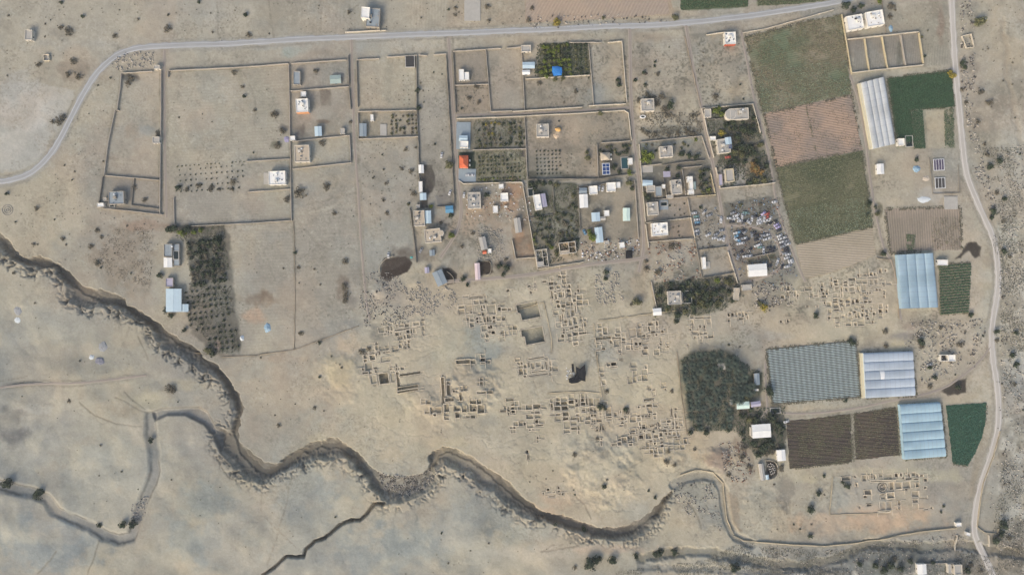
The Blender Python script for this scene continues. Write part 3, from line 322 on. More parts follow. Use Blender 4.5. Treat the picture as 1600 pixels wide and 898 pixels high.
# buildings: roof centre x,y, width, depth (survey units), rotation deg, height m, kind, roof colour key, label
B = [
 (45,55,11,16,-2,3.2,'flat','conc','small bare concrete hut alone in the far top left corner'),
 (72,90,9,10,5,1.6,'shell','stone','tiny roofless stone shelter below the top left hut'),
 (245,105,9,6,0,3,'flat','conc','small gate room at the corner of the westernmost compound'),
 (244,219,11,10,0,3,'flat','conc','small flat hut against the east wall of the westernmost compound'),
 (583,28,21,29,-4,4.2,'flat','greyb','grey flat roofed house with pale terrace standing alone north of the main road'),
 (571,20,13,17,-4,7,'flat','white','white upper floor room on the lone house north of the main road'),
 (738,15,25,36,0,.4,'pad','conc','bare concrete slab beside the main road at the top'),
 (464,122,11,21,0,2.8,'flat','greyb','narrow grey shed in the top left walled plot of the pair west of the lane'),
 (524,124,17,13,3,2.6,'shed','green','low pale green corrugated shelter in the walled plot west of the lane'),
 (474,147,8,8,0,2.8,'flat','white','tiny white cube hut north of the house with the rusty front'),
 (472,165,19,21,3,4.5,'flat','white','pale two room house with rusty south front inside the western plot'),
 (497,205,11,15,3,3,'shed','lblue','small pale blue metal roofed shed in the middle of a dusty yard'),
 (535,205,7,9,2,2.5,'flat','conc','tiny grey hut against the south wall of the dusty yard'),
 (457,216,8,7,5,2.6,'flat','white','tiny pale hut in the corner by the purple rubbish heap'),
 (567,203,11,20,0,3,'shed','sblue','long blue grey metal shed in the corner of the orchard plot'),
 (581,184,5,10,3,2.5,'flat','white','slim white cabin above the blue grey shed'),
 (599,203,10,18,0,.5,'pad','conc','narrow pale concrete slab beside the little orchard'),
 (721,117,8,17,2,3.2,'flat','white','tall part of the white cabin pair in the small northern plot'),
 (729,119,8,12,2,2.8,'flat','white','short part of the white cabin pair in the small northern plot'),
 (822,76,15,10,2,3,'flat','conc','flat roofed gate hut of the lemon garden beside the main road'),
 (826,102,19,10,1,3.2,'shed','lblue','pale blue metal roof at the west side of the lemon garden'),
 (822,113,12,7,1,3,'shed','white','small white roofed cabin south of the pale blue roof in the lemon garden'),
 (1012,164,20,19,3,4.2,'flat','conc','square cream house with parapet standing alone beside the oval water tank'),
 (848,204,19,20,1,4,'flat','conc','square grey house with pale parapet beside the orange sand heap'),
 (1141,60,17,19,2,4,'flat','white','white cube house with red trimmed parapet below the main road'),
 (1336,35,25,22,10,4.5,'flat','white','western white villa of the pair in the top right compound'),
 (1367,29,27,23,10,4.5,'flat','white','eastern white villa of the pair in the top right compound'),
 (263,391,13,20,0,3.5,'flat','greyb','blue grey flat roofed house at the west edge of the dark orchard'),
 (262,410,13,15,0,3.4,'shed','white','bright white metal roof joined to the blue grey house by the dark orchard'),
 (276,398,9,34,0,2.6,'flat','greyb','narrow grey annex beside the house at the dark orchard'),
 (265,441,12,14,0,2.8,'flat','lav','lavender grey hut between the two houses at the dark orchard'),
 (271,469,24,36,0,4,'shed','lblue','large light blue metal roofed house above the gully'),
 (288,481,12,12,0,3,'shed','lblue','light blue side wing of the house above the gully'),
 (182,309,24,20,2,4,'flat','greyb','big grey house with wavy parapet in the lower west compound'),
 (157,320,10,6,3,2.6,'flat','white','tiny cream outbuilding on the corner of the lower west compound'),
 (164,311,5,5,0,2.2,'flat','conc','small square store beside the big grey house in the lower west compound'),
 (433,278,26,21,2,4.2,'flat','white','wide white flat roofed house near the sapling orchard'),
 (416,279,8,18,0,.4,'pad','conc','pale concrete forecourt west of the wide white house'),
 (472,240,23,26,2,4,'flat','beige','wide beige flat roofed house in the small walled plot'),
 (724,212,22,42,-1,.5,'pad','sblue','blue grey paved yard of the northern garden house'),
 (724,216,13,9,-2,3.6,'shed','lblue','pale blue half of the roof on the northern garden house'),
 (725,225.5,13,10,-2,3.8,'flat','white','white half of the roof on the northern garden house'),
 (724.5,252.5,14,20,0,4.8,'hip','red','orange red tiled hip roof villa'),
 (730,274,27,20,-1,.5,'pad','sblue','blue grey paved yard with parked white cars below the red tiled villa'),
 (658,264,8,13,2,3,'shed','white','upper white cabin beside the long dark pen'),
 (657,292,6,17,1,2.8,'flat','white','slim cream cabin in the middle of the long dark pen'),
 (661,307,10,11,2,3,'shed','lblue','pale blue cabin roof at the south end of the long dark pen'),
 (653,322,6,5,0,2.2,'flat','conc','tiny grey store on the corner of the village wall'),
 (655,341,17,24,3,4.6,'flat','beige','beige flat roofed house with glowing orange front'),
 (669,339,9,20,2,4.2,'shed','lblue','long pale blue roof strip attached to the beige house'),
 (676,368,25,21,6,4.6,'flat','beige','beige house with the round corner turret'),
 (689,364,9,9,0,4.9,'round','beige','round turret room on the corner of the beige house'),
 (675,395,8,9,4,2.6,'shed','sblue','tiny blue grey shed with red front'),
 (702,327,12,11,3,3,'shed','blue','small square bright blue shed by the lane corner'),
 (667,422,7,9,4,2.4,'shed','lav','tiny lavender and white stall on the dirt yard'),
 (687,434,16,23,24,3.6,'shed','sblue','tilted blue grey metal shed beside the dark round pen'),
 (741,313,20,25,2,4.4,'flat','conc','grey brown house with orange lit front in the reddish village yard'),
 (788,308,12,13,3,3.2,'flat','white','cream cube house at the east side of the reddish yard'),
 (774,327,8,11,2,2.8,'flat','white','small white hut in the middle of the reddish yard'),
 (755,380,10,20,12,3.2,'shed','conc','narrow pale grey shed inside the round rubble ring'),
 (765,392,6,7,2,2.6,'flat','white','tiny white cube hut joined to the rubble ring shed'),
 (757,394,6,5,5,2.4,'shed','red','tiny red roofed lean-to by the rubble ring shed'),
 (746,424,8,26,3,3,'shed','pink','long pinkish white shed west of the square dark pen'),
 (783,291,8,7,3,2.6,'flat','white','tiny cream hut near the north wall of the reddish yard'),
 (790,323,5,3,0,2,'flat','white','tiny white box south of the cream cube house'),
 (840,316,11,24,10,3.6,'flat','white','slim white house slightly tilted in the green walled garden'),
 (849,313,9,21,10,3,'shed','lav','lavender roofed wing beside the slim white house'),
 (809,352,10,23,8,3.2,'shed','conc','pale lavender grey long cabin at the village wall'),
 (911,298,12,9,0,3,'shed','sblue','slate blue roof end north of the long white barn'),
 (912,314,13,21,3,3.6,'shed','white','long bright white barn in the north west corner of the big yard'),
 (927,297,13,13,4,3.4,'flat','white','white cube house between the long barn and the parked cars'),
 (955,292,14,14,3,3.6,'flat','white','cream white house with a small step on the north wall of the big yard'),
 (966,289,7,9,3,2.8,'flat','white','small white annex east of the cream white house'),
 (931,339,13,14,4,3.4,'shed','lblue','ice blue roofed hut in the centre of the big yard'),
 (948,333,8,9,3,3,'flat','white','small white hut with grey top east of the ice blue hut'),
 (942,341,8,6,3,2.6,'shed','conc','low grey lean-to between the two central huts of the big yard'),
 (979,335,11,20,1,3.4,'shed','mint','pale mint roofed hall at the east side of the big yard'),
 (936,367,12,24,6,3.6,'shed','lblue','sky blue tinted long house beside the spreading green tree'),
 (948,379,7,6,3,2.6,'flat','conc','tiny concrete store at the foot of the sky blue tinted house'),
 (972,383,8,9,8,2.8,'flat','white','small white hut among the junk in the south of the big yard'),
 (887,387,26,18,7,3.6,'open','beige','unfinished roofless beige house with glowing inner walls'),
 (847,403,18,27,7,3,'open','conc','unfinished grey courtyard shell at the south corner of the green garden'),
 (1041,237,20,17,5,4.4,'flat','conc','square pale parapet house next to the bright green trees'),
 (1155,178,29,17,3,4.4,'flat','conc','large white villa with rounded west end'),
 (1106,177,10,13,2,2.8,'flat','conc','grey brown shed in the north west corner of the eastern garden'),
 (1114,216,9,6,0,2.8,'flat','white','tiny cream gate hut on the lane by the house with panels'),
 (1131,228,19,22,7,4.6,'flat','conc','cream house with roof panels in the eastern garden'),
 (1138,220,10,11,7,5.2,'shed','lblue','ice blue awning above the cream house with roof panels'),
 (1011,264,18,11,2,.4,'pad','conc','pale concrete pad in the corner below the bright green trees'),
 (1012,286,16,9,-2,3.4,'shed','lblue','ice blue roof on the lane wall of the crowded compound'),
 (1017,295,13,10,4,3.2,'flat','conc','low concrete house south of the ice blue roof on the lane'),
 (1029,299,11,16,2,3.4,'flat','greyb','grey house with white edge in the crowded compound'),
 (1037,291,5,6,0,4,'flat','white','tiny white roof room in the crowded compound'),
 (1057,292,16,22,6,4.4,'flat','conc','tall grey parapet house in the middle of the crowded compound'),
 (1047,307,10,5,2,2.6,'flat','conc','small pale store south of the tall parapet house'),
 (1078,280,9,9,3,3.4,'flat','white','north part of the long white house with wings'),
 (1080,290,6,17,3,3.4,'flat','white','middle part of the long white house with wings'),
 (1080,300,9,7,3,3.6,'flat','white','south part of the long white house with wings'),
 (1085,290,5,12,3,2.6,'shed','green','pale green lean-to on the long white house with wings'),
 (1042,272,11,9,3,.5,'pad','lav','lavender paved patch north of the tall parapet house'),
 (1020,326,17,20,4,4.2,'flat','conc','square pale house beside the sunken cistern'),
 (1037,320,14,15,2,.6,'pad','greyb','raised concrete platform round the sunken cistern'),
 (1140,274,13,20,6,4.4,'flat','conc','narrow yellow edged house with roof clutter on the paved yard'),
 (1126,281,6,18,3,2.8,'flat','lav','slim pale cabin against the lane wall of the paved yard'),
 (1031,358,25,20,4,4.4,'flat','white','large white parapet house with roof clutter in the cream walled compound'),
 (1100,411,6,19,4,3,'flat','white','slim white shed in the bare grey plot by the scrapyard'),
 (1106,414,7,11,4,.5,'pad','conc','pale slab joined to the slim white shed'),
 (1184,422,29,19,4,3.6,'shed','white','brilliant white square warehouse in the scrapyard'),
 (1167,449,15,9,6,3,'flat','conc','small pale hut below the brilliant white warehouse'),
 (1027,487,13,11,4,3,'shed','white','bright white hut on the corner north of the ruins'),
 (1054,465,21,21,3,4,'flat','conc','square grey house at the south greenery'),
 (1151,459,8,19,-4,3,'flat','beige','slim cream shed at the east end of the south greenery'),
 (1128,572,11,10,3,3.4,'shed','conc','small ridged hut hidden in the palm grove'),
 (1124,563,6,4,3,2.6,'flat','conc','tiny store behind the hut hidden in the palm grove'),
 (1183,592,8,18,3,3.4,'shed','sblue','blue roof strip on the eastern edge of the palm grove'),
 (1182,609,6,3,2,2.4,'flat','white','tiny white box below the blue roof strip'),
 (1161,633,20,11,4,3.6,'shed','mint','mint white roofed house south east of the palm grove'),
 (1181,631,15,8,8,3,'shed','lav','lavender shed roof beside the mint white house'),
 (1143,628,3,8,3,2.4,'flat','white','slim white cupboard hut in the shade of the palms'),
 (1190,673,29,21,4,3.8,'shed','white','largest bright white roof of the farmyard'),
 (1175,674,4,14,4,3,'flat','conc','low cream lean-to on the west side of the largest bright white roof'),
 (1221,711,13,17,5,3.4,'shed','white','second bright white roof beside the dark ploughed field'),
 (1191,737,7,26,8,3,'shed','conc','long grey shed beside the black livestock pen'),
 (1199,745,5,7,8,2.6,'shed','lblue','tiny ice blue hut at the foot of the long grey shed'),
 (1376,264,11,16,3,3.2,'shed','white','white farm hut south of the long greenhouse'),
 (1408,222,10,11,2,3,'flat','white','white hut at the corner of the long greenhouse'),
 (1486,317,21,20,1,.6,'pad','conc','square pale concrete slab near the east road'),
 (1473,410,16,9,-1,3,'flat','white','white hut beside the blue greenhouse'),
 (1476,559,12,10,1,3,'open','white','roofless white walled room near the east road fork'),
 (1487,559,11,10,1,3,'flat','white','roofed white room near the east road fork'),
 (1441,889,14,16,3,3.4,'shed','white','white roofed shed on the bottom edge'),
 (1484,888,5,14,2,3,'flat','conc','slim pale shed on the bottom edge'),
 (1497,889,12,15,3,3.2,'flat','conc','square pale grey hut on the bottom edge'),
 (1498,819,8,6,5,2.6,'flat','white','small cream pump house at the end of the retaining wall'),
 (1513,834,7,5,-15,2.4,'flat','white','tiny cream kiosk beside the road above the bridge'),
]
GREENHOUSES = [ # 4 corners (NW,NE,SE,SW) of the roof, bays, bays run along ('v' long axis N-S), label, tint
 ([(1347,129),(1382,120),(1400,224),(1366,232)],4,'v','long greenhouse with pale grey film roof beside the vivid green field',(176,180,180)),
 ([(1403,398),(1459,395),(1467,480),(1409,482)],4,'v','blue greenhouse with four upright bays beside the ruins',(142,166,178)),
 ([(1350,552),(1427,549),(1431,618),(1354,622)],5,'h','lilac blue greenhouse with five level bays and one white panel',(162,174,184)),
 ([(1407,633),(1470,629),(1479,713),(1414,718)],6,'h','blue greenhouse with six level bays beside the teal green plot',(146,174,186))]
# trees and shrubs: x, y, radius (survey units), kind
TREES = [(261,358,8,'dark'),(336,375,10,'dark'),(281,363,8,'lime'),(312,359,6,'lime'),(301,362,6,'lime'),(290,358,8,'dark'),(270,356,7,'dark'),(247,430,6,'dark'),(467,300,12,'scrub'),(508,291,8,'scrub'),(447,311,7,'scrub'),(521,333,5,'scrub'),(538,408,7,'scrub'),(466,418,4,'scrub'),(460,395,4,'dark'),
 (1018,242,9,'lime'),(1008,238,8,'lime'),(1013,250,8,'lime'),(1006,248,6,'lime'),(1120,172,7,'lime'),(1130,177,7,'lime'),(1124,168,5,'lime'),(1136,174,5,'dark'),(1129,208,7,'yellow'),(1136,195,7,'dark'),(1145,188,6,'dark'),(1162,200,8,'dark'),(1175,205,7,'dark'),(1155,212,7,'dark'),(1170,216,7,'scrub'),(1160,228,8,'dark'),(1174,230,7,'dark'),(1150,238,7,'olive'),(1160,240,6,'olive'),(1180,238,7,'dark'),(1190,225,6,'olive'),(1150,250,6,'dark'),(1165,252,6,'dark'),(1185,252,6,'dark'),
 (1182,262,10,'rust'),(1178,255,6,'rust'),(1190,268,8,'rust'),(1183,282,7,'olive'),(1172,285,6,'dark'),(1195,280,6,'olive'),(1199,258,6,'dark'),(927,370,9,'lime'),(922,362,6,'lime'),(919,246,6,'olive'),(917,238,5,'olive'),(862,386,5,'lime'),(836,365,5,'olive'),(836,380,5,'olive'),(834,374,4,'lime'),(896,305,5,'olive'),
 (830,287,6,'dark'),(840,285,6,'dark'),(850,286,6,'dark'),(860,285,5,'dark'),(870,287,5,'olive'),(835,294,5,'dark'),(845,340,5,'dark'),(838,335,5,'dark'),(882,335,5,'dark'),(885,350,6,'scrub'),(878,365,5,'scrub'),(890,372,5,'scrub'),(862,372,5,'dark'),(858,382,6,'olive'),(870,395,5,'olive'),(985,285,7,'olive'),(988,294,5,'dark'),(984,268,6,'lime'),(960,260,6,'dark'),(968,268,5,'dark'),
 (1013,308,7,'dark'),(1008,303,5,'olive'),(1043,264,5,'dark'),(1060,274,5,'dark'),(1096,276,6,'dark'),(1103,285,6,'dark'),(1095,292,5,'scrub'),(1108,296,5,'lime'),(1100,300,5,'olive'),(1110,300,5,'olive'),(1065,240,6,'dark'),(1078,242,6,'dark'),(1090,244,6,'dark'),(1088,218,4,'lime'),(1070,224,4,'olive'),(1062,262,5,'dark'),(1027,352,3,'dark'),
 (1068,452,7,'dark'),(1080,460,8,'dark'),(1092,455,8,'dark'),(1104,462,9,'dark'),(1118,458,8,'dark'),(1130,452,7,'dark'),(1140,456,6,'dark'),(1110,474,8,'dark'),(1096,474,8,'olive'),(1125,474,7,'olive'),(1084,478,7,'dark'),(1060,492,8,'dark'),(1072,486,6,'olive'),(1136,440,6,'olive'),(1122,438,6,'lime'),(1106,442,5,'olive'),(1058,447,6,'scrub'),(1042,446,6,'scrub'),(1030,470,6,'scrub'),(1145,470,5,'dark'),(1024,494,3,'olive'),(1058,502,6,'dark'),
 (1195,481,8,'yellow'),(1189,474,5,'olive'),(1205,613,10,'dark'),(1334,535,8,'dark'),(1277,493,6,'dark'),(1443,534,8,'dark'),(1443,542,6,'scrub'),(1385,518,6,'scrub'),(1386,540,6,'scrub'),(1472,512,5,'scrub'),(1503,538,7,'scrub'),(1455,574,5,'dark'),(1463,590,5,'dark'),(1455,604,6,'scrub'),(1520,492,6,'dark'),(1561,518,6,'dark'),(1560,532,5,'scrub'),(1500,605,6,'dark'),(1323,627,4,'dark'),
 (923,883,12,'dark'),(932,876,8,'dark'),(958,877,9,'dark'),(1033,866,8,'dark'),(1056,865,7,'dark'),(995,871,6,'dark'),(938,872,5,'dark'),(1151,890,10,'dark'),(914,831,6,'dark'),(898,887,5,'scrub'),(868,820,4,'dark'),(1025,868,6,'dark'),
 (54,773,9,'dark'),(60,770,7,'dark'),(4,758,11,'dark'),(150,823,6,'dark'),(189,821,8,'dark'),(204,821,8,'dark'),(233,689,6,'dark'),(1573,822,9,'dark'),(1326,760,6,'dark'),(1281,772,6,'dark'),(1269,797,8,'dark'),(1268,838,5,'dark'),(1476,791,3,'dark'),(1472,800,3,'dark'),(1289,744,4,'dark'),(1318,754,4,'dark'),
 (1537,31,10,'olive'),(1532,36,7,'olive'),(1491,117,7,'yellow'),(1487,112,5,'yellow'),(1325,6,8,'dark'),(1336,14,6,'dark'),(1345,22,5,'scrub'),(1376,0,6,'lime'),(1395,8,8,'scrub'),(1393,25,6,'scrub'),(1348,8,6,'dark'),(1372,334,5,'olive'),(1370,323,4,'dark'),(1434,249,5,'dark'),(1383,396,6,'dark'),(1360,318,6,'dark'),(1357,335,4,'dark'),
 (1167,625,7,'olive'),(1184,657,8,'dark'),(1160,650,6,'dark'),(1172,656,7,'olive'),(1210,655,9,'dark'),(1218,664,7,'dark'),(1180,694,8,'dark'),(1195,700,9,'dark'),(1205,692,8,'dark'),(1208,706,7,'scrub'),(1188,712,7,'dark'),(1165,700,8,'scrub'),(1160,715,8,'scrub'),(1172,730,6,'scrub'),(1222,733,8,'scrub'),(1140,672,6,'dark'),(1105,676,7,'dark'),(1080,676,6,'dark'),(1093,668,7,'dark'),(1140,742,5,'scrub'),(1042,722,7,'scrub'),(1054,726,5,'scrub'),(1086,702,4,'scrub'),(1044,705,5,'scrub'),
 (979,643,7,'scrub'),(949,612,5,'scrub'),(978,640,4,'olive'),(938,636,7,'dark'),(945,638,5,'dark'),(978,640,5,'dark'),(979,641,6,'scrub'),(997,471,8,'olive'),(987,475,4,'scrub'),(934,686,5,'scrub'),(1050,612,5,'scrub'),(944,760,5,'dark'),(948,748,3,'scrub'),(898,711,5,'scrub'),(881,770,3,'scrub'),(1024,778,4,'dark'),(1014,767,3,'dark'),
 (700,257,8,'olive'),(704,336,6,'dark'),(705,367,7,'lime'),(673,322,5,'lime'),(689,348,4,'scrub'),(738,364,5,'scrub'),(722,385,4,'scrub'),(760,304,6,'dark'),(642,267,6,'scrub'),(646,302,6,'scrub'),(634,233,5,'scrub'),(628,264,4,'scrub'),(603,286,4,'scrub'),(604,333,5,'scrub'),(598,312,4,'scrub'),(652,140,5,'dark'),(654,168,5,'dark'),(493,111,6,'scrub'),(547,190,4,'scrub'),(428,178,8,'scrub'),(440,205,8,'scrub'),(432,227,7,'scrub'),(503,222,7,'scrub'),(548,237,0,'scrub'),(710,355,0,'dark'),
 (871,33,8,'yellow'),(826,30,6,'scrub'),(832,12,5,'scrub'),(944,26,4,'olive'),(1056,26,6,'olive'),(712,12,5,'scrub'),(711,23,4,'scrub'),(762,9,6,'scrub'),(764,32,4,'scrub'),(545,18,5,'scrub'),(309,2,4,'dark'),(93,3,4,'dark'),(382,22,5,'dark'),(127,25,4,'dark'),(259,43,8,'scrub'),(104,48,9,'scrub'),(92,42,6,'scrub'),(88,188,9,'scrub'),(96,182,7,'scrub'),(80,190,5,'scrub'),(112,95,7,'scrub'),(104,115,7,'scrub'),(120,118,8,'scrub'),(178,55,6,'scrub'),(57,100,7,'scrub'),(202,123,8,'scrub'),(198,130,7,'scrub'),(245,208,6,'scrub'),(215,30,3,'scrub'),(387,54,6,'scrub'),(380,150,4,'dark'),(365,112,6,'scrub'),(378,135,4,'scrub'),(397,172,4,'scrub'),
 (208,292,6,'scrub'),(224,312,6,'scrub'),(157,370,4,'scrub'),(150,410,7,'scrub'),(140,385,6,'scrub'),(150,360,5,'scrub'),(96,373,5,'scrub'),(55,325,6,'scrub'),(51,382,4,'scrub'),(20,426,4,'scrub'),(8,302,4,'dark'),(276,293,6,'dark'),(309,290,6,'scrub'),(362,284,7,'scrub'),(290,296,6,'scrub'),(327,296,6,'scrub'),(342,296,4,'scrub'),(361,295,5,'scrub'),(330,292,5,'scrub'),
 (470,521,5,'scrub'),(498,536,4,'dark'),(467,521,3,'scrub'),(575,545,5,'scrub'),(564,550,6,'scrub'),(499,589,3,'dark'),(534,574,3,'scrub'),(491,638,4,'scrub'),(538,448,8,'scrub'),(540,460,8,'scrub'),(538,470,6,'scrub'),(435,665,4,'scrub'),(286,516,5,'dark'),(265,493,6,'dark'),(257,485,6,'dark'),(322,548,7,'olive'),(330,553,6,'dark'),(263,607,10,'scrub'),(270,610,7,'scrub'),(109,626,4,'scrub'),
 (1021,153,8,'scrub'),(1028,160,7,'scrub'),(1049,162,8,'dark'),(1040,170,8,'scrub'),(1012,148,7,'scrub'),(1035,150,7,'scrub'),(1000,156,6,'scrub'),(1048,178,5,'scrub'),(1060,210,6,'scrub'),(1075,205,7,'scrub'),(1085,208,7,'scrub'),(1045,210,6,'scrub'),(1012,208,6,'scrub'),(1025,208,6,'scrub'),(1119,150,6,'scrub'),(1007,112,4,'dark'),(993,125,4,'dark'),(1009,132,4,'dark'),(1024,96,3,'dark'),(1023,103,3,'dark'),(1028,115,6,'scrub'),(966,124,5,'dark'),(968,132,5,'dark'),(938,176,5,'olive'),(900,142,5,'scrub'),(843,130,6,'scrub'),(744,134,6,'scrub'),(733,153,5,'scrub'),(748,159,5,'scrub'),(868,123,5,'olive'),(880,122,5,'olive'),
 (1082,436,5,'scrub'),(1050,385,7,'scrub'),(1060,383,5,'scrub'),(948,425,6,'dark'),(947,435,5,'dark'),(1012,420,7,'scrub'),(1010,408,5,'scrub'),(1030,425,8,'scrub'),(790,405,5,'scrub'),(792,418,7,'dark'),(780,415,6,'dark'),(787,428,5,'dark'),(723,436,6,'dark'),(730,445,4,'dark'),
 (1545,240,6,'scrub'),(1550,260,7,'dark'),(1565,250,6,'dark'),(1540,225,5,'scrub'),(1572,310,5,'dark'),(1556,330,7,'dark'),(1552,340,5,'dark'),(1570,345,4,'scrub'),(1572,392,6,'dark'),(1580,400,5,'scrub'),(1560,300,6,'scrub'),(1530,390,0,'scrub'),(1507,97,6,'dark'),(1510,104,5,'dark'),(1535,142,8,'scrub'),(1550,160,8,'scrub'),(1530,190,6,'scrub'),(1585,555,6,'dark'),(1592,570,6,'dark'),(1588,600,5,'scrub'),(1505,140,5,'scrub'),(1512,160,5,'scrub'),(1590,520,5,'dark'),(1395,885,8,'dark'),(1410,890,7,'dark'),(1370,885,7,'dark'),(1460,880,5,'dark'),(1520,884,6,'scrub'),(1400,874,6,'scrub'),(1345,882,6,'dark'),(1560,846,8,'dark'),(1580,842,7,'scrub'),(1515,893,7,'dark'),(1568,835,7,'dark'),(1535,892,5,'scrub'),(1425,878,6,'dark'),(1385,893,8,'dark')]
# ------------------------------------------------------------------ the ground: one sheet, survey-gridded, stretching to the horizon
STEP = 1.25
gx = np.concatenate([[-24000, -12000, -5000, -2000, -900, -400, -200, -110], np.arange(-60, 1660.1, STEP), [1710, 1800, 2000, 2500, 3600, 6600, 13600, 25600]])
gy = np.concatenate([[-24000, -12000, -5000, -2000, -900, -400, -200, -100], np.arange(-50, 950.1, STEP), [1000, 1100, 1300, 1800, 2900, 5900, 12900, 24900]])
PX, PY = np.meshgrid(gx, gy); NY, NX = PX.shape
H = np.zeros((NY, NX), np.float32)
COL = np.zeros((NY, NX, 3), np.float32)
def c3(c): return np.array(c, np.float32)/255
def win(x0, y0, x1, y1, pad=0):
    a, b = np.searchsorted(gx, (x0-pad, x1+pad)); c, d = np.searchsorted(gy, (y0-pad, y1+pad))
    return slice(c, d+1), slice(a, b+1)
def bbox(pts):
    xs = [p[0] for p in pts]; ys = [p[1] for p in pts]; return min(xs), min(ys), max(xs), max(ys)
WARP = (fbm(PX, PY, 14, 5, 3)-.5)
n1 = fbm(PX, PY, 120, 1, 5); n2 = fbm(PX, PY, 26, 2, 4); n3 = fbm(PX, PY, 6, 3, 3); n4 = vnoise(PX, PY, 2.6, 4); n5 = vnoise(PX, PY, 1.4, 44)
# sand, greyer in the west and south, warmer in the middle
base_a, base_b, base_c = c3((172,162,143)), c3((152,146,136)), c3((184,172,148))
t = sstep(.35, .65, n1)[..., None]
COL[:] = base_b*(1-t)+base_a*t
t = (sstep(500, 640, PY)*sstep(350, 600, PX)*(1-sstep(1100, 1300, PX)))[..., None]*.6; COL = COL*(1-t)+base_c*t
t = ((1-sstep(40, 260, PY))*(1-sstep(500, 900, PX)))[..., None]*.5; COL = COL*(1-t)+c3((164,159,150))*t
def blend(sl, m, c):
    m = m[..., None].astype(np.float32); COL[sl] = COL[sl]*(1-m)+c3(c)*m
# eroded, littered ground in the east and south-east: pale wash and dark silt
er = np.maximum(sstep(1500, 1570, PX-30*np.sin(PY/120))*(1-.5*sstep(0, 1, (PX < 1560))), sstep(842, 868, PY)*sstep(1120, 1200, PX))
er = np.maximum(er, .7*sstep(1560, 1590, PX)); e1 = fbm(PX, PY, 22, 61, 5, .65)
m = er*sstep(.52, .70, e1)*.5; COL[:] = COL*(1-m[..., None])+c3((96,92,84))*m[..., None]
m = er*(1-sstep(.40, .54, e1))*.8; COL[:] = COL*(1-m[..., None])+c3((196,192,182))*m[..., None]
for pts, c, a, fe in POLYS:
    x0, y0, x1, y1 = bbox(pts); sl = win(x0, y0, x1, y1, 12)
    X = PX[sl]+(2+fe*.8)*WARP[sl]*2; Y = PY[sl]+(2+fe*.8)*(n3[sl]-.5)
    d = line_dist(pts, X, Y, True); d = np.where(poly_in(pts, X, Y), d, -d)
    blend(sl, a*sstep(-fe*.5, fe*.5+.3, d), c)
for cx_, cy_, rx, ry, c, a in PATCH:
    sl = win(cx_-rx*1.6, cy_-ry*1.6, cx_+rx*1.6, cy_+ry*1.6)
    d = np.hypot((PX[sl]-cx_)/rx, (PY[sl]-cy_)/ry)+1.3*WARP[sl]+.5*(n3[sl]-.5)
    blend(sl, a*(1-sstep(.45, 1.25, d)), c)
# faint old plough lines on the walled plots
for pts, ang, per, am in [([(262,112),(450,101),(453,247),(272,262)],4,4.6,.02),([(275,312),(453,302),(454,340),(275,352)],3,4,.02),([(362,356),(456,348),(458,545),(376,552)],2,5,.02),([(462,346),(560,306),(574,500),(462,545)],4,6,.015),([(820,0),(1040,-40),(1052,24),(820,36)],-62,4.5,.045),([(1000,60),(1070,60),(1095,165),(1000,165)],6,4,.02),([(1080,60),(1150,60),(1185,165),(1100,165)],6,3.6,.03),([(1336,62),(1437,50),(1444,101),(1334,112)],84,3.6,.05),([(640,-30),(700,-30),(700,50),(640,50)],88,4.6,.03),([(470,-30),(556,-30),(556,50),(470,55)],86,6,.02),([(1445,75),(1484,70),(1484,100),(1448,103)],85,4,.05)]:
    x0, y0, x1, y1 = bbox(pts); sl = win(x0, y0, x1, y1)
    a = R(ang); u = (PX[sl]*math.sin(a)+PY[sl]*math.cos(a))+3*WARP[sl]
    COL[sl] *= (1+poly_in(pts, PX[sl], PY[sl])*am*np.sin(u*2*math.pi/per)*(.4+1.2*n2[sl]))[..., None]
# roads and lanes worn into the sand (lighter wheel-swept shoulders)
def shoulder(pts, wd, c, a):
    x0, y0, x1, y1 = bbox(pts); sl = win(max(x0, -60), max(y0, -50), min(x1, 1660), min(y1, 950), 20)
    d = line_dist(pts, PX[sl], PY[sl])+3*WARP[sl]; blend(sl, a*(1-sstep(wd*.5, wd*.5+5, d)), c)
shoulder(MAIN_ROAD, 13, (160,156,148), .75); shoulder(EAST_ROAD, 14, (166,160,150), .7)
for lab, wd, pts in LANES: shoulder(pts, wd, (160,150,136), .6)
# faint wheel tracks wandering over the bare ground
tr = random.Random(11)
for q in range(70):
    x, y = tr.uniform(0, 1600), tr.choice((tr.uniform(0, 60), tr.uniform(250, 620), tr.uniform(400, 898), tr.uniform(100, 420))); th = tr.uniform(0, 6.28); pts = [(x, y)]
    for s_ in range(tr.randrange(5, 12)): th += tr.uniform(-.35, .35); x += 16*math.cos(th); y += 16*math.sin(th)*.8; pts.append((x, y))
    x0, y0, x1, y1 = bbox(pts)
    if x1 < -50 or y1 < -40 or x0 > 1650 or y0 > 940: continue
    sl = win(max(x0, -60), max(y0, -50), min(x1, 1660), min(y1, 950), 5); d = line_dist(pts, PX[sl]+2*WARP[sl], PY[sl]); lt = tr.random() < .55
    blend(sl, (.28 if lt else .22)*np.exp(-((d-1.1)/.8)**2)*(.5+n2[sl]), (190,182,166) if lt else (120,114,104))
# --- relief
inS = poly_in([(-500, 380)]+WADI_CORE+[(1060, 800), (1100, 880), (1150, 1400), (-500, 1400)], PX, PY)
dC = line_dist(WADI_CORE, PX, PY)
hills = inS*sstep(18, 90, dC)*(1-sstep(980, 1056, PX))
H += hills*((fbm(PX, PY, 95, 31, 3)-.35)*9+(fbm(PX, PY, 40, 37, 2)-.5)*1.6)
H = np.maximum(H, -1.5)
coolm = (hills*.45*sstep(.35, .6, fbm(PX, PY, 170, 131, 2)))[..., None]; COL = COL*(1-coolm)+c3((144,149,149))*coolm
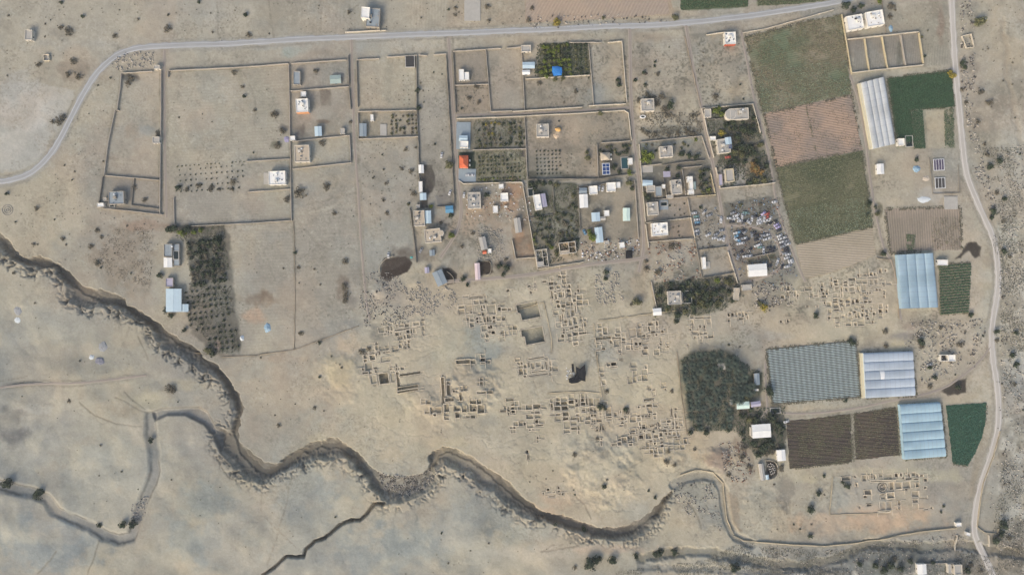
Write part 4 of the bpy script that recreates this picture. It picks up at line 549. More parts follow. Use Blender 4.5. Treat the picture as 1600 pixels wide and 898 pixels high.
# rills and hummocks: the slopes and the spoil of the dig
rl = 1-np.abs(2*fbm(PX*.8+PY*.25, PY, 20, 141, 4)-1); rough = np.maximum(hills, sstep(440, 480, PY)*sstep(540, 600, PX)*(1-sstep(1110, 1160, PX))*(1-inS)*sstep(0, 40, dC))
rm = rough*sstep(.93, .985, rl)*(1-.5*hills); H -= rm*.2; k_ = (rm*.12)[..., None]; COL = COL*(1-k_)+c3((120,116,108))*k_
H += (rough-.8*hills).clip(0, 1)*((fbm(PX, PY, 18, 151, 3)-.5)*.5); k_ = (rough*sstep(.5, .72, fbm(PX, PY, 34, 157, 5, .55))*.4)[..., None]; COL = COL*(1-k_)+c3((192,182,160))*k_
for mx_, my_, r_, hh in [(740,600,42,3.6),(655,625,26,2),(535,585,40,2),(700,640,30,2),(940,735,60,3),(1050,712,30,2),(1120,722,26,2.5),(1190,800,40,1.5),(1340,815,80,1.2),(872,204,6,1.6),(595,455,14,1.2),(650,440,14,1.0)]:
    sl = win(mx_-r_*1.5, my_-r_*1.5, mx_+r_*1.5, my_+r_*1.5)
    d = np.hypot(PX[sl]-mx_, PY[sl]-my_)/r_+.8*WARP[sl]; H[sl] += hh*(1-sstep(.15, 1.2, d))
H += (n3-.5)*.12*(1-sstep(1700, 1800, np.abs(PX)))
# wadi
wp = WADI_N+WADI_S; x0, y0, x1, y1 = bbox(wp); sl = win(max(x0, -60), y0, x1, y1, 14)
fr = (fbm(PX[sl], PY[sl], 9, 71, 3)-.5)
X = PX[sl]+7*fr; Y = PY[sl]+8*(fbm(PX[sl], PY[sl], 7, 75, 4, .6)-.5)
ins = poly_in(wp, X, Y); dN = line_dist(WADI_N, X, Y); dS = line_dist(WADI_S, X, Y); dCo = line_dist(WADI_CORE, X, Y)
rid = 1-np.abs(2*fbm(PX[sl], PY[sl], 8, 77, 3)-1)
edge = ins*sstep(0, 2.6, dN)*sstep(0, 4, dS)
dep = ins*sstep(0, 3.2, dN)*(.18*sstep(0, 4, dS)+.82*sstep(0, 17, dS*(.5+rid)))*5.0
dep = np.maximum(dep, ins*edge*(1-sstep(3, 10, dCo+6*WARP[sl]))*6.0)
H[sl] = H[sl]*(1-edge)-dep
floor_m = sstep(.8, 4.6, dep)
blend(sl, floor_m*.8, (114,107,97)); blend(sl, floor_m*(1-sstep(2.5, 7, dCo+8*WARP[sl]))*.6, (102,96,87))  # bed colour darkens with depth and along the core line
strat = ins*(.5+.5*np.sin(dep*3.5+3*fr))*.3*(1-floor_m*.6); blend(sl, strat, (90,84,76))
m = ins*sstep(.56, .62, fbm(PX[sl], PY[sl], 5, 83, 2))*floor_m*sstep(560, 600, PX[sl])*(1-sstep(660, 690, PX[sl])); blend(sl, m*.6, (172,168,160))
# side gullies biting into the gentle bank
g_ = ((~ins)*(dS < 16)*sstep(.78, .9, rid)*(1-dS/16)); blend(sl, g_*.5, (110,104,94)); H[sl] -= g_*1.2
brr = random.Random(5)
def branch(x, y, th, L_, w_, lvl=0):
    pts = [(x, y)]
    for s_ in range(max(2, int(L_/3))): th += brr.uniform(-.45, .45); x += 3*math.cos(th); y += 3*math.sin(th); pts.append((x, y))
    x0, y0, x1, y1 = bbox(pts); sl = win(x0, y0, x1, y1, 6); d = line_dist(pts, PX[sl], PY[sl])+1.2*(n4[sl]-.5); p = 1-sstep(w_*.25, w_*1.3, d)
    H[sl] -= p*(1.3 if lvl == 0 else .6); blend(sl, p*.5, (112,107,98))
    if lvl < 2:
        for q in range(2 if lvl else 3):
            i = brr.randrange(1, len(pts)); branch(pts[i][0], pts[i][1], th+brr.choice((-1, 1))*brr.uniform(.4, .9), L_*.55, w_*.7, lvl+1)
for i in range(len(WADI_S)-1):
    (x1_, y1_), (x2_, y2_) = WADI_S[i], WADI_S[i+1]; mid = ((x1_+x2_)/2, (y1_+y2_)/2)
    if x1_ < 0 or abs(x1_-x2_)+abs(y1_-y2_) > 60: continue
    j = min(range(len(WADI_CORE)), key=lambda k: math.dist(WADI_CORE[k], mid)); th = math.atan2(mid[1]-WADI_CORE[j][1], mid[0]-WADI_CORE[j][0]); upper = mid[0] < 350 and mid[1] < 620
    if brr.random() < (.95 if upper else .12): branch(mid[0]-3*math.cos(th), mid[1]-3*math.sin(th), th+brr.uniform(-.5, .3), brr.uniform(9, 19) if upper else brr.uniform(5, 10), 2.0)
def channel(pts, w0, w1, dpt, c, a, wob=3, seed=0):
    x0, y0, x1, y1 = bbox(pts); sl = win(max(x0, -60), max(y0, -50), min(x1, 1660), min(y1, 950), 16)
    d = line_dist(pts, PX[sl]+wob*WARP[sl], PY[sl]+wob*(n3[sl]-.5)); p = 1-sstep(w0, w1, d)
    H[sl] -= dpt*p; blend(sl, p*a, c); return sl, d
channel(GULLY, .9, 3.4, 4.0, (84,80,72), .85); channel([(665,770),(640,800),(600,820)], 1, 10, 0, (150,150,144), .4)
sl, d = channel(CREEK, 3, 12, 1.8, (136,134,130), .8)
blend(sl, .6*np.exp(-((d-6.6)/1.3)**2)*sstep(.42, .55, n2[sl]), (84,80,74))
channel(STREAM, 4, 10, 1.6, (112,108,94), .6, 8); channel([(1000,884),(1100,889),(1200,893),(1320,885)], 2, 7, .8, (128,128,124), .6, 8); channel(CHAN, 5, 9, 1.6, (158,152,140), .7)
channel([(1568,30),(1574,120),(1590,200),(1610,300)], 1, 7, .3, (150,134,114), .35, 10)
for pts in [[(180,620),(200,628),(218,640),(232,645)],[(195,612),(210,625),(228,640)],[(128,628),(150,648),(178,660),(200,664),(222,665)],[(216,526),(228,552),(232,563)],[(400,768),(405,752)],[(338,712),(345,728),(358,745),(370,750)],[(745,768),(760,756),(775,748)],[(757,775),(772,766)],[(785,792),(783,800)],[(895,770),(915,790),(923,810)],[(1075,785),(1090,805),(1095,825)],[(155,845),(148,870),(138,898)],[(90,860),(75,880),(60,895)],[(1120,870),(1128,898)],[(866,850),(846,862),(905,852)],[(905,705),(895,720)]]:
    channel(pts, .3, 2.2, .12, (112,104,90), .5)
x0, y0, x1, y1 = bbox(BED2); sl = win(x0, y0, x1, y1, 10); dd = line_dist(BED2, PX[sl]+5*WARP[sl], PY[sl], True); iin = poly_in(BED2, PX[sl]+5*WARP[sl], PY[sl]); H[sl] -= iin*sstep(0, 6, dd)*2.6; blend(sl, iin*sstep(0, 4, dd)*.8, (138,134,130))
blend(sl, iin*.7*np.exp(-((dd-2)/1.6)**2), (92,86,80))
for pts in [[(330,107),(380,112),(400,160),(398,200)],[(456,330),(480,320),(560,300)],[(0,596),(40,588)],[(935,640),(905,672),(900,690)],[(1035,703),(960,743)],[(410,745),(408,800),(470,860)],[(420,880),(445,800),(458,735)],[(880,850),(855,862)],[(545,-20),(548,50)],[(420,0),(424,40),(428,58)],[(500,0),(502,50)],[(340,0),(342,60)],[(1070,60),(1095,165)],[(760,290),(700,420)],[(735,330),(720,440)]]:
    x0, y0, x1, y1 = bbox(pts); sl = win(max(x0,-60), max(y0,-50), x1, y1, 8); d = line_dist(pts, PX[sl]+4*WARP[sl], PY[sl]+2*(n3[sl]-.5)); blend(sl, .4*(1-sstep(.6, 2.4, d))*sstep(.3, .5, n4[sl]), (118,110,98))
def spin(x, y, cx_, cy_, deg):
    a = R(deg); return cx_+(x-cx_)*math.cos(a)+(y-cy_)*math.sin(a), cy_-(x-cx_)*math.sin(a)+(y-cy_)*math.cos(a)
# more low, half buried rooms share walls with the surveyed ones
ar = random.Random(21)
for ri, (nm, ox, oy, sc_, ang, rooms) in enumerate(RUINS):
    rooms = list(rooms); n0 = len(rooms); cap = min(98, int(n0*1.75)); tries = 0; f_ = sc_/8
    while n0 > 11 and 'terrace' not in nm and len(rooms) < cap and tries < 3000:
        tries += 1; r0 = ar.choice(rooms[:n0] if tries % 3 else rooms); w1, h1 = ar.uniform(26, 80)*f_, ar.uniform(24, 70)*f_; sd = ar.randrange(4); gp = 7*f_
        if sd < 2: h1 = r0[3] if ar.random() < .6 and r0[3] > 18*f_ else h1; nx_ = r0[0]+(1 if sd else -1)*(r0[2]/2+w1/2+gp); ny_ = r0[1]+(r0[3]-h1)/2
        else: w1 = r0[2] if ar.random() < .6 and r0[2] > 18*f_ else w1; ny_ = r0[1]+(1 if sd == 3 else -1)*(r0[3]/2+h1/2+gp); nx_ = r0[0]+(r0[2]-w1)/2
        if all(abs(nx_-r[0]) > (w1+r[2])/2+4*f_ or abs(ny_-r[1]) > (h1+r[3])/2+4*f_ for r in rooms):
            if any(poly_in(p[1], np.array([ox+nx_/sc_]), np.array([oy+ny_/sc_]))[0] or line_dist(p[1], np.array([ox+nx_/sc_]), np.array([oy+ny_/sc_]), True)[0] < 6 for p in POOLS): continue
            rooms.append((nx_, ny_, w1, h1, ar.choice((.3, .4, .5, .7, .9, 1.3))))
    RUINS[ri] = (nm, ox, oy, sc_, ang, rooms)
# excavated rooms cut into the sheet
for nm, ox, oy, sc_, ang, rooms in RUINS:
    for (rx, ry, rw, rh, dp) in rooms:
        cx_, cy_ = ox+rx/sc_, oy+ry/sc_; hw, hh = rw/sc_/2+.35, rh/sc_/2+.35; q = max(hw, hh)+2
        sl = win(cx_-q, cy_-q, cx_+q, cy_+q); a = R(ang); dx = PX[sl]-cx_; dy = -(PY[sl]-cy_)
        u = dx*math.cos(a)+dy*math.sin(a); v = -dx*math.sin(a)+dy*math.cos(a)
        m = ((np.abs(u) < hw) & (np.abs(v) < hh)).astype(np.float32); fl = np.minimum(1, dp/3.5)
        H[sl] -= m*dp*.9*(1+.15*(n3[sl]-.5)); blend(sl, m*(.25+.6*fl)*(.7+.6*(n4[sl]-.5)), (104,98,84) if dp < 3.2 else (58,54,46))  # floor colour darkened by depth, adding painted shade to the pits
for nm, pts, dp in POOLS:
    x0, y0, x1, y1 = bbox(pts); sl = win(x0, y0, x1, y1, 4); m = poly_in(pts, PX[sl], PY[sl]); H[sl] -= m*(dp+.2*(n2[sl]-.5)); blend(sl, m*.92, (108,110,104))
    d = line_dist(pts, PX[sl], PY[sl], True); blend(sl, m*(1-sstep(0, 3, d))*.4*(n4[sl] > .4), (96,98,90))
sl = win(1340, 730, 1420, 790); d = np.hypot(PX[sl]-1378.7, PY[sl]-760.4); H[sl] -= (d < 7.6)*1.6; blend(sl, (d < 7.6)*.8, (78,74,66))
# weeds and blown dirt gathered along the feet of walls and lanes, trodden smudges
for pts, hh_, th_, ck, lab_ in WALLS:
    x0, y0, x1, y1 = bbox(pts); sl = win(x0, y0, x1, y1, 9); d = line_dist(pts, PX[sl]+3*WARP[sl], PY[sl]+3*(n3[sl]-.5)); blend(sl, .5*(1-sstep(.6, 4.5, d))*sstep(.3, .6, n2[sl])*(.5+n4[sl]), (112,106,94))
for lab_, wd_, pts in LANES+[('', 13, MAIN_ROAD), ('', 13, EAST_ROAD)]:
    x0, y0, x1, y1 = bbox(pts); sl = win(max(x0,-60), max(y0,-50), min(x1,1660), min(y1,950), 12); d = line_dist(pts, PX[sl]+3*WARP[sl], PY[sl]+3*(n3[sl]-.5)); blend(sl, .42*np.exp(-((d-wd_*.5-1.6)/1.8)**2)*sstep(.35, .6, n2[sl])*(.4+n4[sl]), (108,103,92))
vil = np.maximum(sstep(0, 60, 260-np.hypot((PX-1010)*.62, (PY-300)*.9)), sstep(0, 50, 150-np.hypot((PX-1250)*.5, (PY-480)*1.6)))
sm = fbm(PX, PY, 30, 101, 5, .62); k_ = (sstep(.5, .68, sm)*(.12+.34*vil)*(1-hills*.5))[..., None]; COL = COL*(1-k_)+c3((112,107,97))*k_
sm = fbm(PX, PY, 60, 105, 5, .6); k_ = (sstep(.52, .66, sm)*.3)[..., None]; COL = COL*(1-k_)+c3((150,152,147))*k_
sm = fbm(PX, PY, 50, 109, 4, .6); k_ = (sstep(.55, .68, sm)*.25)[..., None]; COL = COL*(1-k_)+c3((180,163,142))*k_
zz = vnoise(PX, PY, 2.4, 201)*.6+vnoise(PX+.7*PY, PY, 1.7, 203)*.4; zm = fbm(PX, PY, 34, 207, 5, .62)
k_ = (sstep(.56, .68, zz)*sstep(.44-.06*vil, .62, zm)*(.24+.38*vil)*(1-.8*hills))[..., None]; COL = COL*(1-k_)+c3((98,94,82))*k_
zz = vnoise(PX+50, PY, 3.1, 211)*.5+vnoise(PX, PY, 1.9, 213)*.5; zm = fbm(PX, PY, 40, 217, 5, .62)
k_ = (sstep(.6, .72, zz)*sstep(.5, .64, zm)*.24*(1-.7*hills))[..., None]
COL = COL*(1-k_)+c3((200,194,180))*k_; ru = np.maximum(sstep(0, 70, 330-np.hypot((PX-860)*.95, (PY-585)*1.75)), sstep(0, 40, 120-np.hypot((PX-1300)*.7, (PY-480)*1.8))); k_ = (ru*.42*sstep(.25, .6, fbm(PX, PY, 38, 301, 4)))[..., None]; COL = COL*(1-k_)+c3((194,180,152))*k_; k_ = k_*0; COL = COL*(1-k_)+c3((200,194,180))*k_
k_ = (sstep(.52, .7, fbm(PX, PY, 70, 221, 4))*.22*(1-hills))[..., None]; COL = COL*(1-k_)+c3((178,154,134))*k_
for pts, c, a, fe in POLYS:
    if sum(c) < 200 and a > .85 and pts[0] != (1060, 562):
        x0, y0, x1, y1 = bbox(pts); sl = win(x0, y0, x1, y1, 4); X = PX[sl]+9*WARP[sl]; Y = PY[sl]+7*(n3[sl]-.5); d = line_dist(pts, X, Y, True); d = np.where(poly_in(pts, X, Y), d, -d); blend(sl, .88*sstep(-1, 3.2, d)*(.75+.3*n4[sl]), c)
# fine litter: stones, dung, tufts
sp = sstep(.76, .86, n4)*sstep(.48, .62, n2)*.25*(1-hills*.7); COL[:] = COL*(1-sp[..., None])+c3((108,101,90))*sp[..., None]
sp2 = sstep(.80, .9, n5)*.10; COL[:] = COL*(1-sp2[..., None])+c3((196,190,176))*sp2[..., None]
COL *= (1+.12*(n2-.5)+.07*(n3-.5)+.05*(n4-.5)+.03*(n5-.5))[..., None]
n6 = fbm(PX, PY, 45, 91, 4); COL = COL*(1+np.stack([.02*(n6-.5), .03*(n6-.5), .06*(n6-.5)], -1)); g_l = COL.mean(-1, keepdims=True); COL = (COL*.86+g_l*.14)*np.array([.985, .995, .968])
def gh(px, py):
    i = min(max(np.searchsorted(gx, px)-1, 0), NX-2); j = min(max(np.searchsorted(gy, py)-1, 0), NY-2)
    fx = (px-gx[i])/(gx[i+1]-gx[i]); fy = (py-gy[j])/(gy[j+1]-gy[j])
    return float((H[j, i]*(1-fx)+H[j, i+1]*fx)*(1-fy)+(H[j+1, i]*(1-fx)+H[j+1, i+1]*fx)*fy)
def gha(px, py):
    i = np.clip(np.searchsorted(gx, px)-1, 0, NX-2); j = np.clip(np.searchsorted(gy, py)-1, 0, NY-2); return H[j, i]
V = np.stack([wx(PX), wy(PY), H], -1).reshape(-1, 3)
idx = np.arange(NY*NX, dtype=np.int32).reshape(NY, NX)
F = np.stack([idx[:-1, :-1], idx[1:, :-1], idx[1:, 1:], idx[:-1, 1:]], -1).reshape(-1, 4)
gm = bpy.data.materials.new('desert_soil'); gm.use_nodes = True; N = gm.node_tree.nodes; L = gm.node_tree.links; b = N['Principled BSDF']; b.inputs['Roughness'].default_value = .95
b.inputs['Specular IOR Level'].default_value = .2
at = N.new('ShaderNodeAttribute'); at.attribute_name = 'soil'; tc = N.new('ShaderNodeTexCoord')
q1 = N.new('ShaderNodeTexNoise'); q1.inputs['Scale'].default_value = .9; q1.inputs['Detail'].default_value = 5; L.new(tc.outputs['Object'], q1.inputs['Vector'])
q2 = N.new('ShaderNodeTexNoise'); q2.inputs['Scale'].default_value = .12; q2.inputs['Detail'].default_value = 8; q2.inputs['Roughness'].default_value = .7; L.new(tc.outputs['Object'], q2.inputs['Vector'])
ma = N.new('ShaderNodeMath'); ma.operation = 'ADD'; L.new(q1.outputs['Fac'], ma.inputs[0]); L.new(q2.outputs['Fac'], ma.inputs[1])
mb_ = N.new('ShaderNodeMath'); mb_.operation = 'MULTIPLY_ADD'; L.new(ma.outputs[0], mb_.inputs[0]); mb_.inputs[1].default_value = .3; mb_.inputs[2].default_value = .72
vm = N.new('ShaderNodeVectorMath'); vm.operation = 'SCALE'; L.new(at.outputs['Color'], vm.inputs[0]); L.new(mb_.outputs[0], vm.inputs['Scale']); L.new(vm.outputs[0], b.inputs['Base Color'])
bp = N.new('ShaderNodeBump'); bp.inputs['Strength'].default_value = .4; bp.inputs['Distance'].default_value = .15; L.new(ma.outputs[0], bp.inputs['Height']); L.new(bp.outputs[0], b.inputs['Normal'])
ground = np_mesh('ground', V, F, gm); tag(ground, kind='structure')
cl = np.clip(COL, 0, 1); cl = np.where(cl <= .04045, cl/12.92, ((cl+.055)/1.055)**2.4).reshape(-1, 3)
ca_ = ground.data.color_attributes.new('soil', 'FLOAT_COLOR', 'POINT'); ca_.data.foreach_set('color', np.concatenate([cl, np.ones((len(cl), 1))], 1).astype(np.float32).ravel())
ground.data.polygons.foreach_set('use_smooth', np.ones(len(F), bool))

# ------------------------------------------------------------------ roads, tracks, fields
rnd = random.Random(3)
def smooth(pts, k=2):
    for _ in range(k):
        o = [pts[0]]
        for a, b2 in zip(pts, pts[1:]): o += [(a[0]*.75+b2[0]*.25, a[1]*.75+b2[1]*.25), (a[0]*.25+b2[0]*.75, a[1]*.25+b2[1]*.75)]
        pts = o+[pts[-1]]
    return pts
def ribbon(name, pts, wd, m, z=.08, wob=.5, lab=None):
    pts = smooth(pts, 2); out = []
    for a, b2 in zip(pts, pts[1:]):
        n = max(1, int(math.dist(a, b2)/5)); out += [(a[0]+(b2[0]-a[0])*i/n, a[1]+(b2[1]-a[1])*i/n) for i in range(n)]
    out.append(pts[-1]); mb = MB(); prev = []
    for i, p in enumerate(out):
        a = out[max(i-1, 0)]; b2 = out[min(i+1, len(out)-1)]; d = Vector((b2[0]-a[0], b2[1]-a[1])).normalized(); nn = Vector((-d.y, d.x)); row = []
        jl, jr = rnd.uniform(-wob, wob), rnd.uniform(-wob, wob)
        for s_ in (-.5, -.38, -.22, 0, .22, .38, .5):
            o_ = s_*wd+(jl if s_ == -.5 else jr if s_ == .5 else 0); x, y = p[0]+nn.x*o_, p[1]+nn.y*o_
            row.append((wx(x), wy(y), max(gh(x, y), -.4)+z-(.1 if abs(s_) == .5 else 0)+(.05 if s_ == 0 else 0)))
        prev.append(row)
    v = [q for r in prev for q in r]; f = [(i*7+k, i*7+k+1, i*7+k+8, i*7+k+7) for i in range(len(prev)-1) for k in range(6)]
    mb.add(v, f); mb.mi = [1 if q % 6 in (1, 4) else 0 for q in range(len(f))]; m = [m, RUT[m.name]]; o = mb.build(name, m); tag(o, kind='structure')
    if lab: o['label'] = lab
    for p in o.data.polygons: p.use_smooth = True
    return o
m_road = mat('worn_asphalt', (158,159,157), var=.13, scale=.06); m_east = mat('gravel_road', (180,175,165), var=.13, scale=.06); m_lane = mat('trodden_dust', (146,137,126), var=.12, scale=.2)
RUT = {'worn_asphalt': mat('rut_asphalt', (176,178,178), var=.16, scale=.05), 'gravel_road': mat('rut_gravel', (196,192,184), var=.16, scale=.05), 'trodden_dust': mat('rut_dust', (162,153,141), var=.16, scale=.06)}
ribbon('road', MAIN_ROAD, 9.5, m_road, z=.14, wob=1.1, lab='grey two way desert road curving from the left edge along the top')
ribbon('road', EAST_ROAD, 10, m_east, z=.14, wob=1.1, lab='pale gravel road winding down the right side')
for i, (lab, wd, pts) in enumerate(LANES): ribbon('dirt_track', pts, wd*.72, m_lane, z=.07+.004*i, wob=.45, lab=lab)

def field(pts, m, lab, z=.12, wob=1.0):
    out = []
    n = len(pts)
    for i in range(n):
        a, b2 = pts[i], pts[(i+1) % n]; k = max(1, int(math.dist(a, b2)/4))
        out += [(a[0]+(b2[0]-a[0])*j/k+rnd.uniform(-wob, wob), a[1]+(b2[1]-a[1])*j/k+rnd.uniform(-wob, wob)) for j in range(k)]
    mb = MB(); mb.prism([(wx(x), wy(y)) for x, y in out][::-1], -.3, z); o = mb.build('field', m); tag(o, kind='structure'); o['label'] = lab; return o
def crop(pts, ang, row, gap, size, cols, lab, dens=1.0, name='crop', hgt=.5, clump=None):
    """rows of small leafy tufts; nobody could count them"""
    rs = np.random.RandomState(len(lab)*7+int(pts[0][0])); x0, y0, x1, y1 = bbox(pts); cx_, cy_ = (x0+x1)/2, (y0+y1)/2; D = math.hypot(x1-x0, y1-y0)/2+2
    U, Vv = np.meshgrid(np.arange(-D, D, gap), np.arange(-D, D, row)); U = U.ravel()+rs.uniform(-gap*.4, gap*.4, U.size); Vv = Vv.ravel()+rs.uniform(-.12, .12, Vv.size)*row
    a = R(ang); X = cx_+U*math.cos(a)+Vv*math.sin(a); Y = cy_-U*math.sin(a)+Vv*math.cos(a)
    k = poly_in(pts, X, Y) & (rs.rand(X.size) < dens)
    if clump is not None: k &= (fbm(X, Y, clump[0], clump[1], 3) > clump[2]-.15*rs.rand(X.size))
    X, Y = X[k], Y[k]; n = len(X); Zg = gha(X, Y)+.1
    Vs = []; Fs = []; 
    for j in range(4):
        th = rs.rand(n)*6.28; r = size*(.6+.8*rs.rand(n)); ox, oy = rs.normal(0, size*.35, (2, n))
        bx_, by_ = wx(X)+ox, wy(Y)+oy; h1 = hgt*(.4+.9*rs.rand(n)); h2 = h1*(.5+.6*rs.rand(n))
        p0 = np.stack([bx_-r*np.cos(th), by_-r*np.sin(th), Zg+h2*.5], 1); p1 = np.stack([bx_+.5*r*np.sin(th), by_-.5*r*np.cos(th), Zg+h2], 1)
        p2 = np.stack([bx_+r*np.cos(th), by_+r*np.sin(th), Zg+h1], 1); p3 = np.stack([bx_-.5*r*np.sin(th), by_+.5*r*np.cos(th), Zg+h1*.8], 1)
        Vs.append(np.stack([p0, p1, p2, p3], 1).reshape(-1, 3))
    V_ = np.concatenate(Vs); F_ = np.arange(len(V_)).reshape(-1, 4); mi = rs.randint(0, len(cols), len(F_))
    o = np_mesh(name, V_, F_, cols, mi); tag(o, lab, 'crop' if name == 'crop' else 'scrub', kind='stuff'); return o
def leafmat(name, c, var=.25): return mat(name, c, rough=.8, var=var, scale=.25, randobj=.12)
g_dk = leafmat('leaf_deep_green', (52,82,56)); g_md = leafmat('leaf_mid_green', (70,100,66)); g_teal = leafmat('leaf_teal_green', (48,92,72)); g_teal2 = leafmat('leaf_teal_light', (70,112,90))
g_ol = leafmat('leaf_olive', (128,128,98)); g_ol2 = leafmat('leaf_olive_dark', (98,104,74)); g_gry = leafmat('leaf_grey_green', (112,118,92)); g_br = leafmat('leaf_brown', (110,96,76)); g_pale = leafmat('leaf_pale_mint', (134,152,130))
s_dry = mat('soil_dry', (166,155,136), stripe=(4,1.9,.02), c2=(156,146,126)); s_red = mat('soil_reddish', (162,140,120), stripe=(10,1.9,.13), c2=(136,124,112)); s_olive = mat('soil_olive', (134,126,104), stripe=(10,1.4,.06), c2=(100,110,84)); s_brown = mat('soil_brown', (150,138,122), stripe=(86,1.9,.15), c2=(134,125,110))
s_dark = mat('soil_dark_drip', (68,60,55), stripe=(4,2.9,.30), c2=(84,75,64)); s_green = mat('soil_under_crop', (78,84,62), stripe=(84,1.5,.1)); s_pink = mat('soil_pinkish', (168,150,130), stripe=(-62,2.4,.06), c2=(160,146,130)); s_mix = mat('soil_green_olive', (116,114,88), stripe=(10,1.4,.05), c2=(82,88,64))
F1 = [(1164,58),(1200,50),(1260,34),(1315,24),(1330,147),(1192,176)]
field(F1, s_olive, 'weedy olive field at the top between the track and the block walled plots')
crop(F1, 80, 1.7, 1.5, .35, [g_ol, g_ol2, g_br], 'sparse olive weeds over the top field', .75, clump=(16,3,.44)); crop([(1176,110),(1323,95),(1330,147),(1192,176)], 80, 1.9, 1.6, .35, [g_gry, g_pale, g_ol], 'pale mint green growth in the lower half of the top field', .8, clump=(18,9,.42))
field([(1193,178),(1330,149),(1347,234),(1213,261)], s_red, 'reddish brown ploughed field with fine furrows'); crop([(1258,165),(1260,164),(1278,247),(1276,248)], 78, 1.2, 1.3, .4, [g_br, g_ol2], 'thin weedy strip dividing the ploughed field', .3); crop([(1193,178),(1330,149),(1347,234),(1213,261)], 10, 3, 3, .3, [g_br, g_ol2], 'stray weeds in the reddish ploughed field', .5, clump=(14,5,.52))
F3 = [(1213,263),(1347,236),(1363,354),(1243,381)]; field(F3, s_mix, 'dark olive green field below the ploughed field'); crop(F3, 8, 1.7, 1.5, .38, [g_ol2, g_ol, g_ol2], 'low olive green crop below the ploughed field', .8, clump=(20,5,.36)); crop([(1228,330),(1360,305),(1363,354),(1243,381)], 8, 1.7, 1.6, .34, [g_gry, g_pale, g_ol], 'lighter grey green crop along the lower edge of the olive field', .7, clump=(20,8,.44))
field([(1244,383),(1363,356),(1368,398),(1340,410),(1290,428),(1257,435)], s_dry, 'bare beige field north of the ruins')
F5 = [(1387,123),(1486,111),(1491,167),(1423,172),(1428,222),(1402,224)]; field(F5, s_green, 'dark soil of the vivid green field beside the long greenhouse'); crop(F5, 84, 1.25, 1.0, .34, [g_dk, g_md, g_dk], 'vivid dark green crop beside the long greenhouse', .97)
crop([(1424,173),(1441,172),(1446,232),(1428,233)], 84, 1.3, 1.0, .34, [g_md, g_dk], 'narrow strip of vivid green crop south of the main green field', .97); crop([(1475,171),(1490,169),(1491,231),(1476,232)], 84, 1.3, 1.1, .34, [g_md, g_dk, g_ol], 'ragged green strip beside the east road', .8, clump=(9,4,.42))
F6 = [(1062,-60),(1171,-60),(1168,11),(1120,13),(1064,16)]; field(F6, s_green, 'green field at the top edge'); crop(F6, 80, 1.35, 1.1, .36, [g_dk, g_md, g_ol2], 'dark green crop at the top edge', .95)
F6b = [(1183,-60),(1400,-90),(1290,1),(1240,7),(1184,9)]; field(F6b, s_green, 'second green field at the top edge right of the dark green one'); crop(F6b, 80, 1.4, 1.2, .36, [g_md, g_ol, g_ol2], 'mixed green crop at the top edge by the road', .9)
field([(1382,327),(1500,324),(1503,390),(1440,392),(1391,396)], s_brown, 'grey brown ploughed field north of the blue greenhouse'); crop([(1415,366),(1430,366),(1428,392),(1417,392)], 84, 1.6, 1.2, .35, [g_md, g_ol2], 'green patch of young plants in the ploughed field', .9, clump=(8,2,.4)); crop([(1455,340),(1500,340),(1500,388),(1455,388)], 84, 2, 1.6, .3, [g_br, g_ol], 'dry weeds in the east of the ploughed field', .5, clump=(10,2,.45))
F8 = [(1467,414),(1517,411),(1513,488),(1469,491)]; field(F8, mat('soil_rows', (132,128,104)), 'bare earth under the green rows beside the blue greenhouse'); crop(F8, 5, 4.3, .8, .5, [g_dk, g_md], 'dark green level rows beside the blue greenhouse', .95, hgt=.8)
F9 = [(1229,658),(1328,646),(1332,721),(1234,732)]; field(F9, s_dark, 'dark drip irrigated field with fine level lines'); crop(F9, 5, 2.9, 1.0, .28, [g_ol2, g_br], 'small seedlings along the dark drip lines', .5); crop(F9, 5, 2.9, 1.0, .4, [g_ol, g_ol2, g_br], 'olive weeds in strips of the dark drip field', .8, clump=(14,7,.60))
F9b = [(1334,646),(1400,636),(1406,711),(1338,718)]; field(F9b, s_dark, 'smaller dark drip irrigated field west of the blue greenhouse'); crop(F9b, 5, 2.9, 1.0, .28, [g_ol2, g_br], 'small seedlings in the smaller dark field', .45); crop(F9b, 5, 2.9, 1.0, .4, [g_ol, g_br], 'brown weeds in strips of the smaller dark field', .7, clump=(12,9,.62))
F10 = [(1478,633),(1541,629),(1539,660),(1534,682),(1524,706),(1512,727),(1489,724)]; field(F10, mat('soil_teal', (56,84,68)), 'teal green plot at the east road'); crop(F10, 84, 1.3, 1.0, .36, [g_teal, g_teal2, g_dk], 'dense teal green crop at the east road', .93, clump=(12,6,.22))
field([(822,-60),(1030,-60),(1046,22),(960,28),(900,32),(822,34)], s_pink, 'pinkish ploughed field above the main road')
field([(1197,545),(1338,531),(1345,620),(1206,631)], mat('soil_plastic_field', (96,98,92)), 'bed of the field with rows of plastic covers', wob=.3)
m_cov = mat('row_film', (184,198,196), rough=.5, var=.08)
NR = 33
